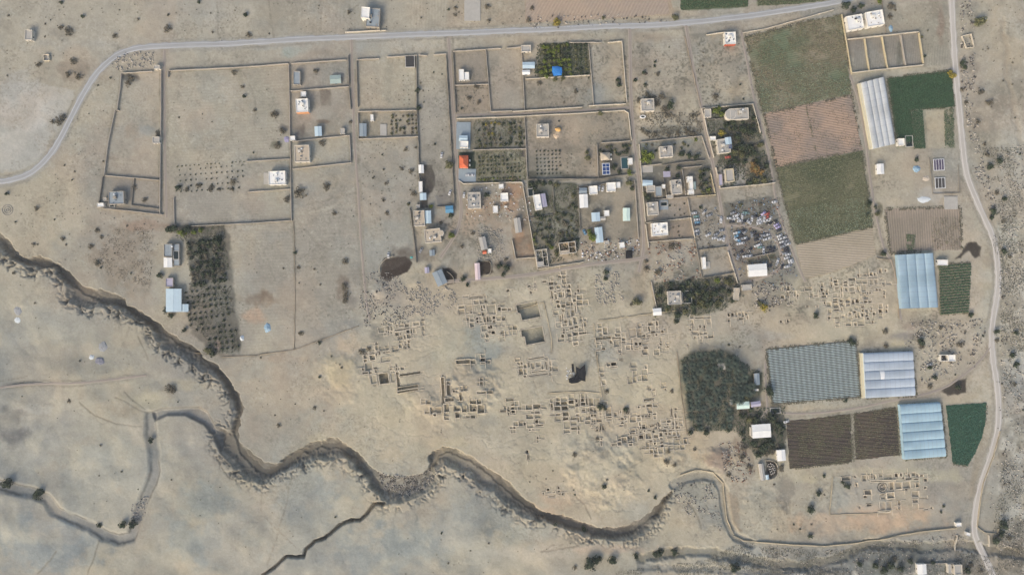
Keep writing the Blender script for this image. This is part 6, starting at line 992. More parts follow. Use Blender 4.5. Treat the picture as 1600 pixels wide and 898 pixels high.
def plant(kind, px, py, r, small=False, lab=None, grp=None, cat=None, flat=None):
    key = (kind, small, rnd.randrange(5)); first = key not in PROTO
    if first: PROTO[key] = (make_palm(key[2]) if kind == 'palm' else make_tree(kind, key[2]*31+len(kind), small))
    o = PROTO[key] if first else copy_tree(PROTO[key])
    r_m = r*S; hz = r_m*(1.0 if kind != 'scrub' else .65); top = hz*1.2
    o.location = (wx(px, top), wy(py, top), gh(px, py)-.05); o.rotation_euler = (0, 0, rnd.random()*6.28); o.scale = (r_m*rnd.uniform(.92, 1.1), r_m*rnd.uniform(.92, 1.1), hz)
    o['label'] = lab; o['category'] = cat
    o.name = {'sapling': 'sapling', 'bush': 'garden_bush', 'palm tree': 'palm_tree', 'shrub': 'desert_shrub'}.get(cat, 'orchard_tree' if small else 'tree')
    if grp: o['group'] = grp
    elif 'group' in o: del o['group']
    return o
DESC = {'dark': 'dark green', 'lime': 'bright yellow green', 'olive': 'olive green', 'scrub': 'dry', 'yellow': 'golden yellow', 'rust': 'orange tinged'}
from collections import defaultdict
grp_ = defaultdict(list)
for t_ in TREES:
    x, y, r, k = t_
    if r <= 0: continue
    big = 'large' if r >= 8 else ('medium' if r >= 6 else 'small'); w_ = 'bush' if k == 'scrub' else 'tree'
    grp_['%s %s %s %s' % (big, DESC[k], w_, near(x, y)[0])].append(t_)
for lab, ts in grp_.items():
    for (x, y, r, k) in ts: plant(k, x, y, r, r < 4.5, lab, lab.replace('tree', 'trees').replace('bush', 'bushes') if len(ts) > 1 else None, 'bush' if k == 'scrub' else 'tree')
# planted grids
def grid(poly, ang, sx, sy, r, kind, lab, small=True, jit=.5, keep=1.0, cat='sapling'):
    x0, y0, x1, y1 = bbox(poly); cx_, cy_ = (x0+x1)/2, (y0+y1)/2; D = int(max(x1-x0, y1-y0)/min(sx, sy))+2; a = R(ang); n = 0
    for i in range(-D, D):
        for j in range(-D, D):
            u, v = i*sx, j*sy; x = cx_+u*math.cos(a)+v*math.sin(a)+rnd.uniform(-jit, jit); y = cy_-u*math.sin(a)+v*math.cos(a)+rnd.uniform(-jit, jit)
            if poly_in(poly, np.array([x]), np.array([y]))[0] and rnd.random() < keep:
                plant(rnd.choice(kind) if isinstance(kind, (list, tuple)) else kind, x, y, r*rnd.uniform(.75, 1.25), small, lab, lab+' group', cat); n += 1
    return n
grid([(1064,566),(1082,552),(1122,548),(1150,556),(1176,596),(1178,618),(1146,634),(1140,668),(1088,670),(1073,640)], 8, 11.3, 11.3, 7.3, 'palm', 'dark date palm with feathery fronds in the dense grove right of the ruins', False, 2.4, .95, 'palm tree')
grid([(290,376),(346,372),(352,440),(300,446)], 8, 8, 8, 5.2, ['dark','scrub','dark'], 'dark tree in the northern half of the shady western orchard', True, 1, .9, 'tree')
grid([(288,450),(356,440),(372,546),(336,550),(300,520),(288,496)], 8, 8.6, 8.6, 2.9, 'dark', 'round dark tree in the regular rows of the western orchard', True, .7, .85, 'tree')
grid([(274,265),(385,254),(386,298),(276,304)], 4, 8.2, 8.6, 1.6, 'dark', 'tiny round sapling in the neat rows of the sapling orchard', True, .4, .85)
grid([(276,258),(382,250),(382,254),(276,262)], 4, 6.5, 3, 1.6, 'olive', 'tiny sapling in the single row along the top of the sapling orchard', True, .4, .9)
grid([(615,118),(645,116),(646,162),(620,166)], 2, 8, 7.5, 1.1, 'scrub', 'tiny dot like seedling on the right side of the square plot', True, .5, .8)
grid([(572,120),(590,118),(590,160),(574,160)], 2, 7, 8, .9, 'scrub', 'tiny dot like seedling on the left side of the square plot', True, .5, .7)
grid([(610,178),(651,175),(652,210),(612,213)], 2, 6.4, 6.4, 3.0, ['olive','dark','scrub'], 'small tree in the little orchard plot by the lane', True, 1, .85, 'tree')
grid([(844,69),(892,68),(898,118),(862,120),(838,120),(836,106),(846,100)], 5, 7.6, 7.6, 4.4, ['lime','lime','olive','dark'], 'bright lemon tree in the western part of the lemon garden', False, 1, .95, 'tree')
grid([(893,68),(920,67),(923,116),(898,118)], 3, 7.6, 7.6, 3.6, ['dark','dark','olive'], 'dark tree in the eastern strip of the lemon garden', True, .6, .95, 'tree')
grid([(740,190),(818,186),(821,230),(742,232)], 3, 8, 8, 3.8, ['dark','olive','dark','scrub'], 'shady tree in the orchard behind the northern garden house', True, 1.4, .85, 'tree')
for q in [(768,192),(774,191),(764,208),(770,208),(760,194),(780,193)]: plant('yellow', q[0], q[1], 2.8, True, 'golden yellow shrub in the orchard behind the northern garden house', 'golden shrubs', 'bush')
grid([(748,240),(810,238),(812,272),(748,276)], 3, 6.2, 6.2, 2.4, ['olive','dark'], 'little round tree in the rows behind the red tiled villa', True, .5, .85, 'tree')
grid([(748,276),(815,273),(815,283),(750,284)], 3, 5, 5, 2.4, ['lime','olive'], 'green hedge bush along the wall below the red tiled villa rows', True, 1, .9, 'bush')
grid([(838,236),(876,234),(876,273),(838,273)], 2, 6, 5.9, 1.9, 'dark', 'small dark sapling in the square grid of planting pits', True, .3, .95)
grid([(880,238),(893,238),(893,272),(880,272)], 2, 7, 7, 1.4, 'scrub', 'tiny dry sapling beside the square grid of planting pits', True, .8, .7)
grid([(936,228),(985,223),(988,240),(938,245)], 5, 6, 6, 3.6, ['dark','olive','dark'], 'small garden tree north of the roof of solar panels', True, 1.5, .7, 'tree')
grid([(845,338),(862,336),(864,370),(842,380)], 5, 7, 7, 3.8, ['dark','scrub','dark'], 'low bush in the west of the green walled garden', True, 1.5, .75, 'bush')
grid([(868,330),(903,310),(904,378),(872,384)], 5, 7, 7, 3.4, ['scrub','dark','olive'], 'low bush in the east of the green walled garden', True, 2, .75, 'bush')
grid([(1005,226),(1095,215),(1102,236),(1050,246)], 5, 7, 7, 3.4, ['scrub','olive','dark'], 'low garden bush behind the square parapet house', True, 2, .5, 'bush')
grid([(1140,190),(1185,178),(1200,250),(1160,262),(1130,262)], 5, 7.5, 7.5, 4.6, ['dark','dark','scrub','olive'], 'low bush in the eastern garden', True, 2, .6, 'bush')
grid([(1090,262),(1108,258),(1116,300),(1092,302)], 5, 7, 7, 4, ['dark','scrub','olive'], 'low bush east of the long white house with wings', True, 1.5, .7, 'bush')
grid([(1046,316),(1072,312),(1078,336),(1050,342)], 5, 8, 8, 1.6, ['scrub','dark'], 'small dry shrub east of the sunken cistern', True, 1.5, .7, 'bush')
grid([(1052,352),(1066,350),(1068,372),(1054,374)], 5, 7, 7, 2, ['scrub','dark'], 'dry shrub east of the parapet house with roof clutter', True, 1.5, .7, 'bush')
grid([(1026,446),(1150,434),(1162,456),(1128,480),(1064,494),(1030,478)], 5, 8.5, 8.5, 5, ['dark','olive','scrub','dark'], 'low bush in the green patch north of the ruins', True, 2.5, .6, 'bush')
grid([(1150,640),(1226,636),(1226,708),(1180,712),(1156,680)], 5, 9, 9, 4.6, ['dark','dark','scrub'], 'low dark bush in the shady farmyard', True, 2.5, .5, 'bush')
# desert shrubs strewn over open ground
STREWN = []
def strew(poly, n, r0, r1, kinds, word):
    x0, y0, x1, y1 = bbox(poly); k = 0; zn = defaultdict(int); STREWN.append((poly, n)); n = n*.28; r0 *= 1.1
    while k < n:
        x, y = rnd.uniform(x0, x1), rnd.uniform(y0, y1)
        if not poly_in(poly, np.array([x]), np.array([y]))[0] or gh(x, y) < -1: k += .2; continue
        kd = rnd.choice(kinds); l = '%s %s %s' % (word, 'dark' if kd == 'dark' else 'dry', 'shrub '+near(x, y)[0]); plant(kd, x, y, rnd.uniform(r0, r1), True, l, l.replace('shrub', 'shrubs'), 'shrub'); k += 1
for poly, n in [([(0,0),(400,0),(400,62),(180,75),(40,128),(0,125)],42),([(400,0),(560,0),(560,50),(400,58)],14),([(600,0),(820,0),(820,40),(600,50)],14),([(112,110),(180,120),(150,330),(60,345),(110,200)],34),([(0,290),(150,330),(250,345),(250,480),(120,420),(0,350)],46),([(262,115),(448,104),(450,244),(270,256)],16),([(0,430),(90,450),(200,510),(340,640),(230,640),(120,740),(0,740)],26),([(362,360),(560,310),(572,500),(462,545),(376,550)],30),([(556,220),(652,216),(652,320),(562,320)],26),([(566,305),(640,315),(648,400),(572,440)],12),([(380,560),(560,540),(640,640),(560,680),(440,690),(385,660)],22),([(656,90),(696,88),(704,220),(710,318),(684,318),(656,200)],24),([(712,135),(765,133),(768,172),(714,180)],14),([(820,126),(920,120),(928,162),(822,170)],12),([(826,186),(980,178),(984,218),(940,222),(930,275),(896,276),(860,230),(828,232)],18),([(990,55),(1150,50),(1184,160),(1094,166),(1000,150)],36),([(600,640),(800,670),(1000,720),(1040,760),(900,800),(800,745),(690,690),(600,735),(540,690)],26),([(1140,480),(1210,470),(1240,520),(1190,560),(1130,540)],16),([(1410,500),(1540,495),(1545,560),(1480,600),(1436,600)],34),([(1160,740),(1296,745),(1290,830),(1160,830)],22),([(1524,0),(1600,0),(1600,200),(1510,180)],26),([(1530,230),(1600,230),(1600,420),(1570,420)],34),([(1564,420),(1600,420),(1600,898),(1545,850)],46),([(1150,856),(1400,858),(1500,840),(1500,880),(1150,895)],40),([(1056,755),(1120,755),(1132,830),(1100,830)],14),([(0,700),(230,700),(220,830),(60,760)],10),([(240,700),(400,780),(600,800),(400,898),(230,898)],12),([(600,800),(900,850),(860,898),(600,898)],14)]:
    strew(poly, n, 1.0, 2.6, ['scrub', 'scrub', 'dark'], 'small')
strew([(1325,5),(1480,5),(1484,100),(1448,100),(1436,48),(1330,58)], 20, 1.6, 4, ['scrub', 'dark', 'olive'], 'low'); strew([(1082,316),(1118,312),(1134,380),(1092,388)], 10, 2, 4, ['scrub', 'dark'], 'low'); strew([(1132,318),(1205,306),(1212,340),(1140,342)], 16, 2, 5, ['scrub', 'olive'], 'low')
strew([(1000,176),(1095,176),(1098,210),(1002,220)], 24, 2, 5.5, ['scrub', 'scrub', 'dark'], 'low'); strew([(1196,150),(1200,60),(1160,60),(1178,150)], 3, 1, 2, ['scrub'], 'tiny'); strew([(640,225),(656,225),(656,320),(590,320),(590,290)], 8, 2, 4, ['scrub', 'olive'], 'low')

for i, (poly, n) in enumerate(STREWN):
    x0, y0, x1, y1 = bbox(poly); dn = n*2.2/max(1, (x1-x0)*(y1-y0)/16)
    crop(poly, 0, 4, 4, .42, [LEAF['scrub'][0], LEAF['scrub'][1], LEAF['scrub'][1]], 'tiny dry tufts dotted over the ground '+near(poly[0][0]*.5+poly[2][0]*.5, poly[0][1]*.5+poly[2][1]*.5)[0], min(.9, dn*.75), 'ground_scrub', .35)
# ------------------------------------------------------------------ vehicles
CARC = {'white': (192,194,194), 'silver': (138,142,146), 'blue': (110,150,176), 'dark': (62,62,66), 'red': (170,84,70), 'lavender': (168,160,196), 'teal': (120,150,146)}
carm = {k: mat('car_'+k, c, rough=.35, var=.05) for k, c in CARC.items()}; m_tyre = mat('tyre', (30,30,30), rough=.9)
def make_car(col):
    e = empty('car', (0, 0, 0)); mb = MB(); pr = [(-2.15,.35),(-2.2,.72),(-1.95,.92),(-1.25,.98),(-.75,1.42),(.75,1.45),(1.45,1.0),(2.05,.88),(2.2,.6),(2.15,.35)]
    v = [(x, y*(.88 if z > 1.2 else 1)*.86, z) for y in (-1, 1) for x, z in pr]; n = len(pr)
    mb.add(v, [tuple(range(n-1, -1, -1)), tuple(range(n, 2*n))]+[(i, (i+1) % n, n+(i+1) % n, n+i) for i in range(n)]); b_ = mb.build('body', carm[col], e)
    for nm_, q in (('windscreen', ((1.38,1.07),(.84,1.43))), ('rear_window', ((-1.2,1.05),(-.8,1.39)))):
        (x0, z0), (x1, z1) = q; s_ = 1 if x0 > 0 else -1; mb = MB(); mb.add([(x0+.05*s_, -.7, z0), (x0+.05*s_, .7, z0), (x1+.05*s_, .64, z1), (x1+.05*s_, -.64, z1)], [(0, 1, 2, 3) if s_ > 0 else (3, 2, 1, 0)]); mb.build(nm_, m_dark, e)
    for s_ in (-1, 1): mb = MB(); mb.add([(-1.0, s_*.84, 1.0), (1.2, s_*.84, 1.0), (.75, s_*.79, 1.36), (-.72, s_*.79, 1.36)], [(0, 1, 2, 3) if s_ < 0 else (3, 2, 1, 0)]); mb.build('side_window', m_dark, e)
    for x in (-1.35, 1.35):
        for y in (-.8, .8):
            mb = MB(); a = [2*math.pi*i/12 for i in range(12)]; mb.add([(x+.33*math.cos(t_), y-.1, .33+.33*math.sin(t_)) for t_ in a]+[(x+.33*math.cos(t_), y+.1, .33+.33*math.sin(t_)) for t_ in a], [tuple(range(12)), tuple(range(23, 11, -1))]+[(i, 12+i, 12+(i+1) % 12, (i+1) % 12) for i in range(12)]); mb.build('wheel', m_tyre, e)
    return e
CP = {}
def car(px, py, rot, col, lab, grp=None):
    o = copy_tree(CP[col]) if col in CP else make_car(col); CP.setdefault(col, o); o.location = (wx(px), wy(py), max(gh(px, py), -.2)+.05); o.rotation_euler = (0, 0, R(rot)); o['label'] = lab; o['category'] = 'car'
    if grp: o['group'] = grp
    elif 'group' in o: del o['group']
CARS = [(160,210,20,'silver'),(185,240,10,'white'),(200,233,40,'white'),(170,270,60,'white'),(203,262,-30,'white'),(228,290,10,'white'),(250,243,88,'white'),(285,210,0,'teal'),(318,305,-40,'white'),(348,268,84,'white'),(408,285,80,'white'),(430,275,80,'white'),(425,315,10,'white'),(463,215,40,'lavender'),(470,262,80,'white'),(465,290,20,'white'),(500,222,30,'red'),(503,250,70,'red'),(498,285,20,'white'),(530,268,60,'white'),(580,300,40,'dark'),(594,328,30,'lavender'),(612,352,30,'lavender'),(620,385,20,'dark'),(636,468,20,'white'),(668,458,18,'white'),(652,500,20,'white'),(690,492,20,'silver'),(625,438,30,'white'),(708,522,20,'white'),(660,545,15,'silver'),(690,565,15,'dark'),(700,590,15,'dark'),(710,625,15,'white'),(698,660,15,'white'),(735,685,15,'white'),(742,705,15,'white'),(720,738,15,'silver'),(700,748,15,'white'),(190,410,15,'white'),(215,405,20,'blue'),(275,405,35,'silver'),(200,440,20,'blue'),(192,475,-30,'white'),(212,487,-20,'blue'),(245,468,15,'silver'),(275,462,15,'white'),(222,517,15,'white'),(247,512,15,'white'),(345,430,100,'silver'),(395,440,20,'dark'),(430,470,20,'silver'),(465,435,15,'silver'),(500,430,15,'white'),(487,475,15,'white'),(517,462,15,'white'),(398,537,25,'white'),(418,530,25,'white'),(432,555,0,'teal'),(462,575,88,'white'),(465,603,88,'silver'),(282,645,10,'white'),(325,640,10,'white'),(606,690,70,'white'),(602,712,60,'silver'),(575,100,10,'white'),(125,265,0,'white'),(40,285,85,'white'),(205,650,80,'silver'),(48,385,10,'silver'),(30,475,10,'white'),(66,468,80,'white'),(240,605,30,'dark'),(370,410,30,'dark'),(520,560,10,'dark'),(560,570,20,'dark'),(330,580,40,'dark'),(150,300,10,'dark'),(380,250,30,'dark'),(270,300,30,'dark'),(525,320,40,'dark'),(545,590,20,'dark'),(655,520,15,'dark'),(680,615,15,'silver'),(675,520,15,'silver'),(650,750,70,'dark'),(240,430,20,'dark'),(255,390,20,'dark'),(300,480,20,'dark'),(395,480,20,'dark'),(520,745,10,'dark')]
for x, y, rot, col in CARS:
    X, Y = 1120+x/6.414, 300+y/6.414; car(X, Y, rot, col, '%s car standing in rows of the scrapyard near the white warehouse' % col, '%s cars in the scrapyard' % col)
for x, y, rot, col in [(675,745,8,'white'),(700,788,8,'teal'),(708,826,8,'white'),(715,862,8,'blue'),(712,888,8,'dark'),(800,730,50,'silver'),(868,770,20,'silver'),(1005,820,85,'white')]:
    car(1000+x/8, 240+y/8, rot, col, '%s car parked on the grey ground west of the scrapyard lane' % col, '%s cars west of the scrapyard lane' % col)
for x, y in [(1087.5,361),(1088,366),(1106,367),(1116,372),(1127,373),(1119,366)]: car(x, y, rnd.uniform(0, 30), rnd.choice(['white','silver']), 'pale car among weeds at the south of the grey parking ground', 'pale cars among weeds')
for (x, y, rot, col, lab) in [(732,274,2,'white','white car parked left on the paved yard below the red tiled villa'),(738,274,2,'white','white car parked right on the paved yard below the red tiled villa'),(936,294,80,'white','white car parked left between the two white huts by the north wall'),(941.5,295,80,'white','white car parked right between the two white huts by the north wall'),(725,305,84,'white','white car parked beside the lane at the reddish yard'),(690,243,80,'white','lone white car on the empty strip near the village lane'),(703,301,70,'white','white car on the grey ground by the lane corner'),(607,399,88,'white','white car by the dark manure circle'),(658,391,60,'silver','silver car near the dark village shed'),(1137,246,10,'red','red car under the trees beside the house with panels'),(1452,569,20,'silver','silver car among shrubs near the lilac greenhouse'),(913,363,-60,'blue','blue wreck under tarpaulin at the edge of the green garden'),(1228,658,20,'white','white car at the corner of the dark drip field')]: car(x, y, rot, col, lab)

# ------------------------------------------------------------------ single things
def basin(px, py, w_, d_, rot, lab, water, name='water_basin', rim=roofm['conc'], cat='water basin', hh=.6):
    e = empty(name, (wx(px), wy(py), max(gh(px, py), -.2)), R(rot)); tag(e, lab, cat); mb = MB(); mb.ring(0, 0, w_*S, d_*S, .5, -.2, hh); mb.build('rim', rim, e); mb = MB(); mb.box(0, 0, w_*S-.98, d_*S-.98, -.1, hh-.25); mb.build('water', water, e); return e
m_wdark = mat('water_dark', (34,44,42), rough=.08, var=.1); m_wteal = mat('water_teal', (46,78,84), rough=.08, var=.06)
basin(1211,641,16,9,3,'dark rectangular pool with pale rim beside the round dark tree',m_wdark); basin(641,97,15,19,1,'dark walled enclosure in the corner of the square plot',mat('dark_floor', (62,62,62)),hh=1.6); basin(1420,221,12,18,3,'dark irrigation tank with pale rim at the foot of the long greenhouse',m_wdark); basin(976,255,12,19,3,'dark teal pool beside the white hut in the solar panel garden',m_wteal); basin(1037,319,11,7,3,'dark sunken cistern with white rim in the concrete platform',m_wdark,hh=1.1); basin(278,399,9,14,0,'small dark tank beside the blue grey house at the dark orchard',m_wdark,hh=3)  # the enclosure floor is one dark tone
basin(176,322,9,5,2,'small dark tank at the south wall of the lower west compound',m_wdark,hh=.9); basin(1073,464,15,20,3,'wide black walled basin east of the square grey house',m_wdark,hh=1.2); basin(1143,276,6,16,6,'narrow dark walled basin beside the yellow edged house',m_wdark,hh=1.2); basin(829,301,9,13,4,'dark walled tank at the corner of the green garden',m_wdark,hh=1.4)
e = building(985,252,7,10,3,3,'flat','white','small white hut beside the teal pool',901); building(946,244,15,12,3,3.6,'hip','beige','beige pyramid roofed pavilion in the solar panel garden',902)
mb = MB(); n = 26; v = []
for k in range(n):
    a = 2*math.pi*k/n
    for r, z_ in ((1, 0), (1, 1.5), (.62, 1.5), (.62, .9)): v.append((2.3*r*math.cos(a), 1.25*r*math.sin(a), z_))
mb.add(v, [(k*4+j, ((k+1) % n)*4+j, ((k+1) % n)*4+j+1, k*4+j+1) for k in range(n) for j in range(3)]); e = empty('oval_tank', (wx(1004), wy(183), 0)); tag(e, 'oval white water tank south of the cream parapet house', 'water tank'); mb.build('rim', m_tank, e)
mb = MB(); mb.add([(1.45*math.cos(2*math.pi*k/n), .8*math.sin(2*math.pi*k/n), .95) for k in range(n)], [tuple(range(n))]); mb.build('water', m_wdark, e)
m_blue = mat('tarp_blue', (48,124,196), rough=.5, var=.08, scale=.4); m_blue2 = mat('tarp_light_blue', (140,168,184), rough=.5, var=.15); m_cloth = mat('shade_cloth', (20,22,26), var=.15); m_panel = mat('solar_cell', (44,70,120), rough=.15, var=.05)
def canopy(pts, hh, m, name, lab, cat, sag=.5, pole=m_pole):
    cx_ = sum(p[0] for p in pts)/len(pts); cy_ = sum(p[1] for p in pts)/len(pts); g0 = gh(cx_, cy_); e = empty(name, (wx(cx_, hh), wy(cy_, hh), g0)); tag(e, lab, cat); q = [Vector((wx(x, hh)-e.location.x, wy(y, hh)-e.location.y)) for x, y in pts]; n = len(q); mb = MB(); v = []; R_ = 5
    for i in range(n):
        for r in range(1, R_+1):
            p = q[i]*r/R_; v.append((p.x, p.y, hh+sag*(1-(r/R_)**2)+rnd.uniform(-.12, .12)))
    v.append((0, 0, hh+sag)); c = len(v)-1; f = []
    for i in range(n):
        j = (i+1) % n; f.append((c, i*R_, j*R_))
        for r in range(R_-1): f.append((i*R_+r, i*R_+r+1, j*R_+r+1, j*R_+r))
    mb.add(v, f); mb.build('cloth', m, e)
    for p in q[::max(1, n//5)]: mb = MB(); mb.cyl(p.x*.95, p.y*.95, .07, -.2, hh, 8); mb.build('pole', pole, e)
    return e
canopy([(863,104),(871,103.5),(878,105.5),(878.5,112),(877.5,118),(865,119),(862.5,112)], 2.8, m_blue, 'canopy', 'bright blue cloth canopy among the lemon trees', 'canopy', .8)
canopy(Z(800,450,3.99,[(398,488),(425,500),(455,474),(461,520),(458,582),(435,575),(408,590),(372,594),(356,588),(352,562),(388,556),(400,530)]), 3, m_cloth, 'shade_tent', 'torn black shade cloth stretched over the excavation', 'shade tent', -.6)
canopy(Z(800,450,3.99,[(371,472),(384,470),(388,520),(374,524)]), 2.8, m_cloth, 'shade_tent', 'narrow black cloth strip west of the torn shade cloth', 'shade tent', .2)
canopy(Z(800,225,3.99,[(708,664),(750,660),(752,710),(710,714)]), 2.6, m_cloth, 'shade_tent', 'small square black tent south of the big yard', 'shade tent', .4)
mb = MB()
for k in range(40): mb.box(wx(892+rnd.uniform(-7, 5)), wy(583+rnd.uniform(-9, 9)), rnd.uniform(.3, 1.6), rnd.uniform(.2, .6), -.1, rnd.uniform(.2, .9), rnd.random()*3)
tag(mb.build('scaffold_planks', m_tank), 'scatter of pale planks beside the torn black shade cloth', 'planks', kind='stuff')
for (px_, py_, w_, d_, nx, ny, lab, fm, pm, hh) in [(947,264,12,18,2,3,'white framed roof of blue solar panels on the dark yard',m_tank,m_panel,3.2),(1141,229,5.5,7,2,2,'pair of dark solar panels on the cream house in the eastern garden',m_pole,m_panel,5.2),(1467,257.5,17,18,4,1,'northern white framed seedling beds with purple tint near the east road',m_tank,mat('bed_purple', (84,76,96)),.8),(1469,286,16,17,3,1,'southern white framed seedling beds near the east road',m_tank,mat('bed_dark', (72,70,68)),.8)]:
    e = empty('solar_array' if pm is m_panel else 'seedling_bed', (wx(px_, hh), wy(py_, hh), 0), R(3)); tag(e, lab, 'solar panels' if pm is m_panel else 'seedling bed'); W_, D_ = w_*S, d_*S; mb = MB(); mb.ring(0, 0, W_, D_, .4, hh-.25, hh+.05)
    for k in range(1, nx): mb.box(-W_/2+W_*k/nx, 0, .22, D_-.82, hh-.2, hh+.04)
    for k in range(1, ny): mb.box(0, -D_/2+D_*k/ny, W_-.82, .22, hh-.2, hh+.03)
    mb.build('frame', fm, e)
    for i in range(nx):
        for j in range(ny): mb = MB(); mb.box(-W_/2+W_*(i+.5)/nx, -D_/2+D_*(j+.5)/ny, W_/nx-.35, D_/ny-.35, hh-.2, hh-.06); mb.build('panel' if pm is m_panel else 'bed', pm, e)
    for sx in (-1, 1):
        for sy in (-1, 1): mb = MB(); mb.box(sx*(W_/2-.2), sy*(D_/2-.2), .15, .15, -.2, hh-.26); mb.build('leg', m_pole, e)
def heap(px, py, rx, ry, hh, m, lab, cat='heap', name='heap', seed=1):
    rs = random.Random(seed); mb = MB(); n = 14; v = [(0, 0, hh)]; 
    for r in (.35, .7, 1.0):
        for k in range(n): a = 2*math.pi*k/n; q = r*rs.uniform(.8, 1.15); v.append((rx*S*q*math.cos(a), ry*S*q*math.sin(a), hh*(1-r)**.8*rs.uniform(.7, 1.2) if r < 1 else -.2))
    f = [(0, 1+k, 1+(k+1) % n) for k in range(n)]+[(1+r*n+k, 1+(r+1)*n+k, 1+(r+1)*n+(k+1) % n, 1+r*n+(k+1) % n) for r in range(2) for k in range(n)]
    mb.add(v, f); o = mb.build(name, m, loc=(wx(px), wy(py), gh(px, py))); tag(o, lab, cat)
m_sand = mat('orange_sand', (220,176,110)); m_gr = mat('gravel_grey', (150,152,152), var=.2, scale=1.5); m_pl = mat('plastic_pale', (206,212,212), var=.15, scale=1.2); m_vi = mat('rubbish_violet', (150,146,172), var=.25, scale=1.5)
heap(872,203,5,3.4,1.4,m_sand,'heap of orange sand beside the square grey house'); heap(869,212,5,5,.9,mat('pale_sand', (196,176,150)),'pale sand heap below the orange sand heap','heap','heap',3); heap(157,565,8,7.5,.7,mat('slag_blue', (132,132,140)),'flat round blue grey heap on the western plain','heap','heap',4); heap(144,559,5,5,.5,m_pl,'pale heap left of the blue grey heap','heap','heap',5); heap(161,542,8,9,.6,m_gr,'speckled rubble heap above the blue grey heap','heap','heap',6)
heap(27,483,7,9,.7,m_gr,'speckled rubble heap on the far western plain','heap','heap',7); heap(25,500,6,6,.5,m_pl,'pale round heap below the far western rubble','heap','heap',8); heap(418,512,6,9,1.2,m_blue2,'crumpled pale blue tarpaulin mound in the bare plot','tarpaulin','tarpaulin_heap',9); heap(378,528,4,5,1.2,m_pl,'small white plastic heap at the orchard corner','heap','heap',10)
heap(448,218,5,6,.8,m_vi,'violet rubbish heap outside the dusty yard corner','heap','heap',11); heap(1432,264,7,6,1.4,m_blue2,'crumpled blue tarpaulin on the farm ground','tarpaulin','tarpaulin_heap',12); heap(1392,45,4,6,1,m_blue2,'small blue tarpaulin beside the eastern white villa','tarpaulin','tarpaulin_heap',13); heap(1443,312,13,6,.5,m_pl,'spread of pale plastic film north of the ploughed field','plastic film','plastic_heap',14)
heap(1447,279,7,5,.7,mat('pale_soil', (190,178,160)),'pale soil heap left of the southern seedling beds','heap','heap',15); heap(643,402,3,2,.6,mat('teal_tarp', (90,170,164)),'tiny turquoise tarpaulin at the dark manure circle','tarpaulin','tarpaulin_heap',16); heap(1008,115,5,3,.9,mat('dark_soil', (70,62,54)),'dark soil heap in the plot with stone heaps','heap','heap',17); heap(993,125,2.6,4,.9,mat('dark_soil2', (70,62,54)),'narrow dark heap beside the village lane top','heap','heap',18); heap(966,129,6,9,.5,mat('dug_soil', (110,106,92)),'dug dark rectangle in the blue grey sandy plot','heap','heap',19)
heap(712,440,0.1,0.1,.1,m_gr,'x','x') if False else None
# concentric threshing ring and livestock pens
mb = MB()
for r in (8.6, 5.6, 2.6):
    n = 30; v = []
    for k in range(n):
        a = 2*math.pi*k/n
        for q, z_ in ((r, 0), (r-.5, .35), (r-1.1, 0)): v.append((wx(12+q*math.cos(a)), wy(328+q*math.sin(a)), z_+gh(12, 328)))
    mb.add(v, [(k*3+j, k*3+j+1, ((k+1) % n)*3+j+1, ((k+1) % n)*3+j) for k in range(n) for j in range(2)])
tag(mb.build('stone_circle', mat('ring_grey', (136,134,128))), 'concentric grey stone circle on the far left plain', 'stone circle')
def pen(pts, lab, hh=1.3, posts=True):
    e = empty('livestock_fence', (wx(pts[0][0]), wy(pts[0][1]), 0)); tag(e, lab, 'fence'); ex, ey = e.location.x, e.location.y; pts = smooth(pts, 2)
    q = [(wx(x)-ex, wy(y)-ey) for x, y in pts]; g0 = gh(*pts[0]); mb = MB(); mb.strip_wall(q, .3, g0-.2, g0+hh*.8, 0, .15, rnd); mb.build('stone_base', m_st2, e)
    for i in range(0, len(q), 2): mb = MB(); mb.box(q[i][0], q[i][1], .14, .14, g0, g0+hh+.4); mb.build('post', m_bark, e)
pen([(698,424),(704,428),(709,434),(710,440),(705,446)],'curved fence of the dark pen beside the tilted metal shed'); pen([(757,408),(766,408),(768,418),(766,428),(758,430)],'fence of the square dark pen beside the pinkish shed'); pen([(1196,718),(1207,719),(1214,724),(1216,738),(1211,746),(1200,749)],'curved pale fence of the black livestock pen'); pen([(594,425),(593,416),(602,404),(615,400)],'curved fence on the west of the dark manure circle')
pen([(756,363),(768,362),(778,372),(782,386),(778,398),(766,404),(752,400)],'low rubble ring around the narrow grey shed',.6)
# sheep in the black pen
m_wool = mat('wool', (206,200,188), var=.1); 
def make_sheep():
    mb = MB(); rings = [(-.55,.12,.55),(-.48,.24,.58),(-.25,.29,.6),(.1,.28,.6),(.38,.23,.63),(.52,.14,.72),(.62,.1,.84),(.74,.1,.88),(.86,.07,.82),(.95,.04,.76)]; n = 8; v = []
    for x, r, z_ in rings: v += [(x, r*math.cos(2*math.pi*k/n), z_+r*math.sin(2*math.pi*k/n)) for k in range(n)]
    mb.add(v, [(i*n+k, (i+1)*n+k, (i+1)*n+(k+1) % n, i*n+(k+1) % n) for i in range(len(rings)-1) for k in range(n)]+[tuple(range(n)), tuple(range(len(v)-1, len(v)-n-1, -1))])
    for x, y in ((-.38, -.14), (-.38, .14), (.34, -.13), (.34, .13)):
        kx = .05 if x < 0 else -.02; vv = []
        for z_, r, dx in ((.5, .09, 0), (.28, .05, -kx), (.14, .035, kx*.6), (0, .04, 0)): vv += [(x+dx+r*math.cos(q*1.571), y+r*math.sin(q*1.571), z_) for q in range(4)]
        mb.add(vv, [(i*4+q, i*4+(q+1) % 4, i*4+4+(q+1) % 4, i*4+4+q) for i in range(3) for q in range(4)])
    return mb.build('sheep', m_wool)
sp_ = None
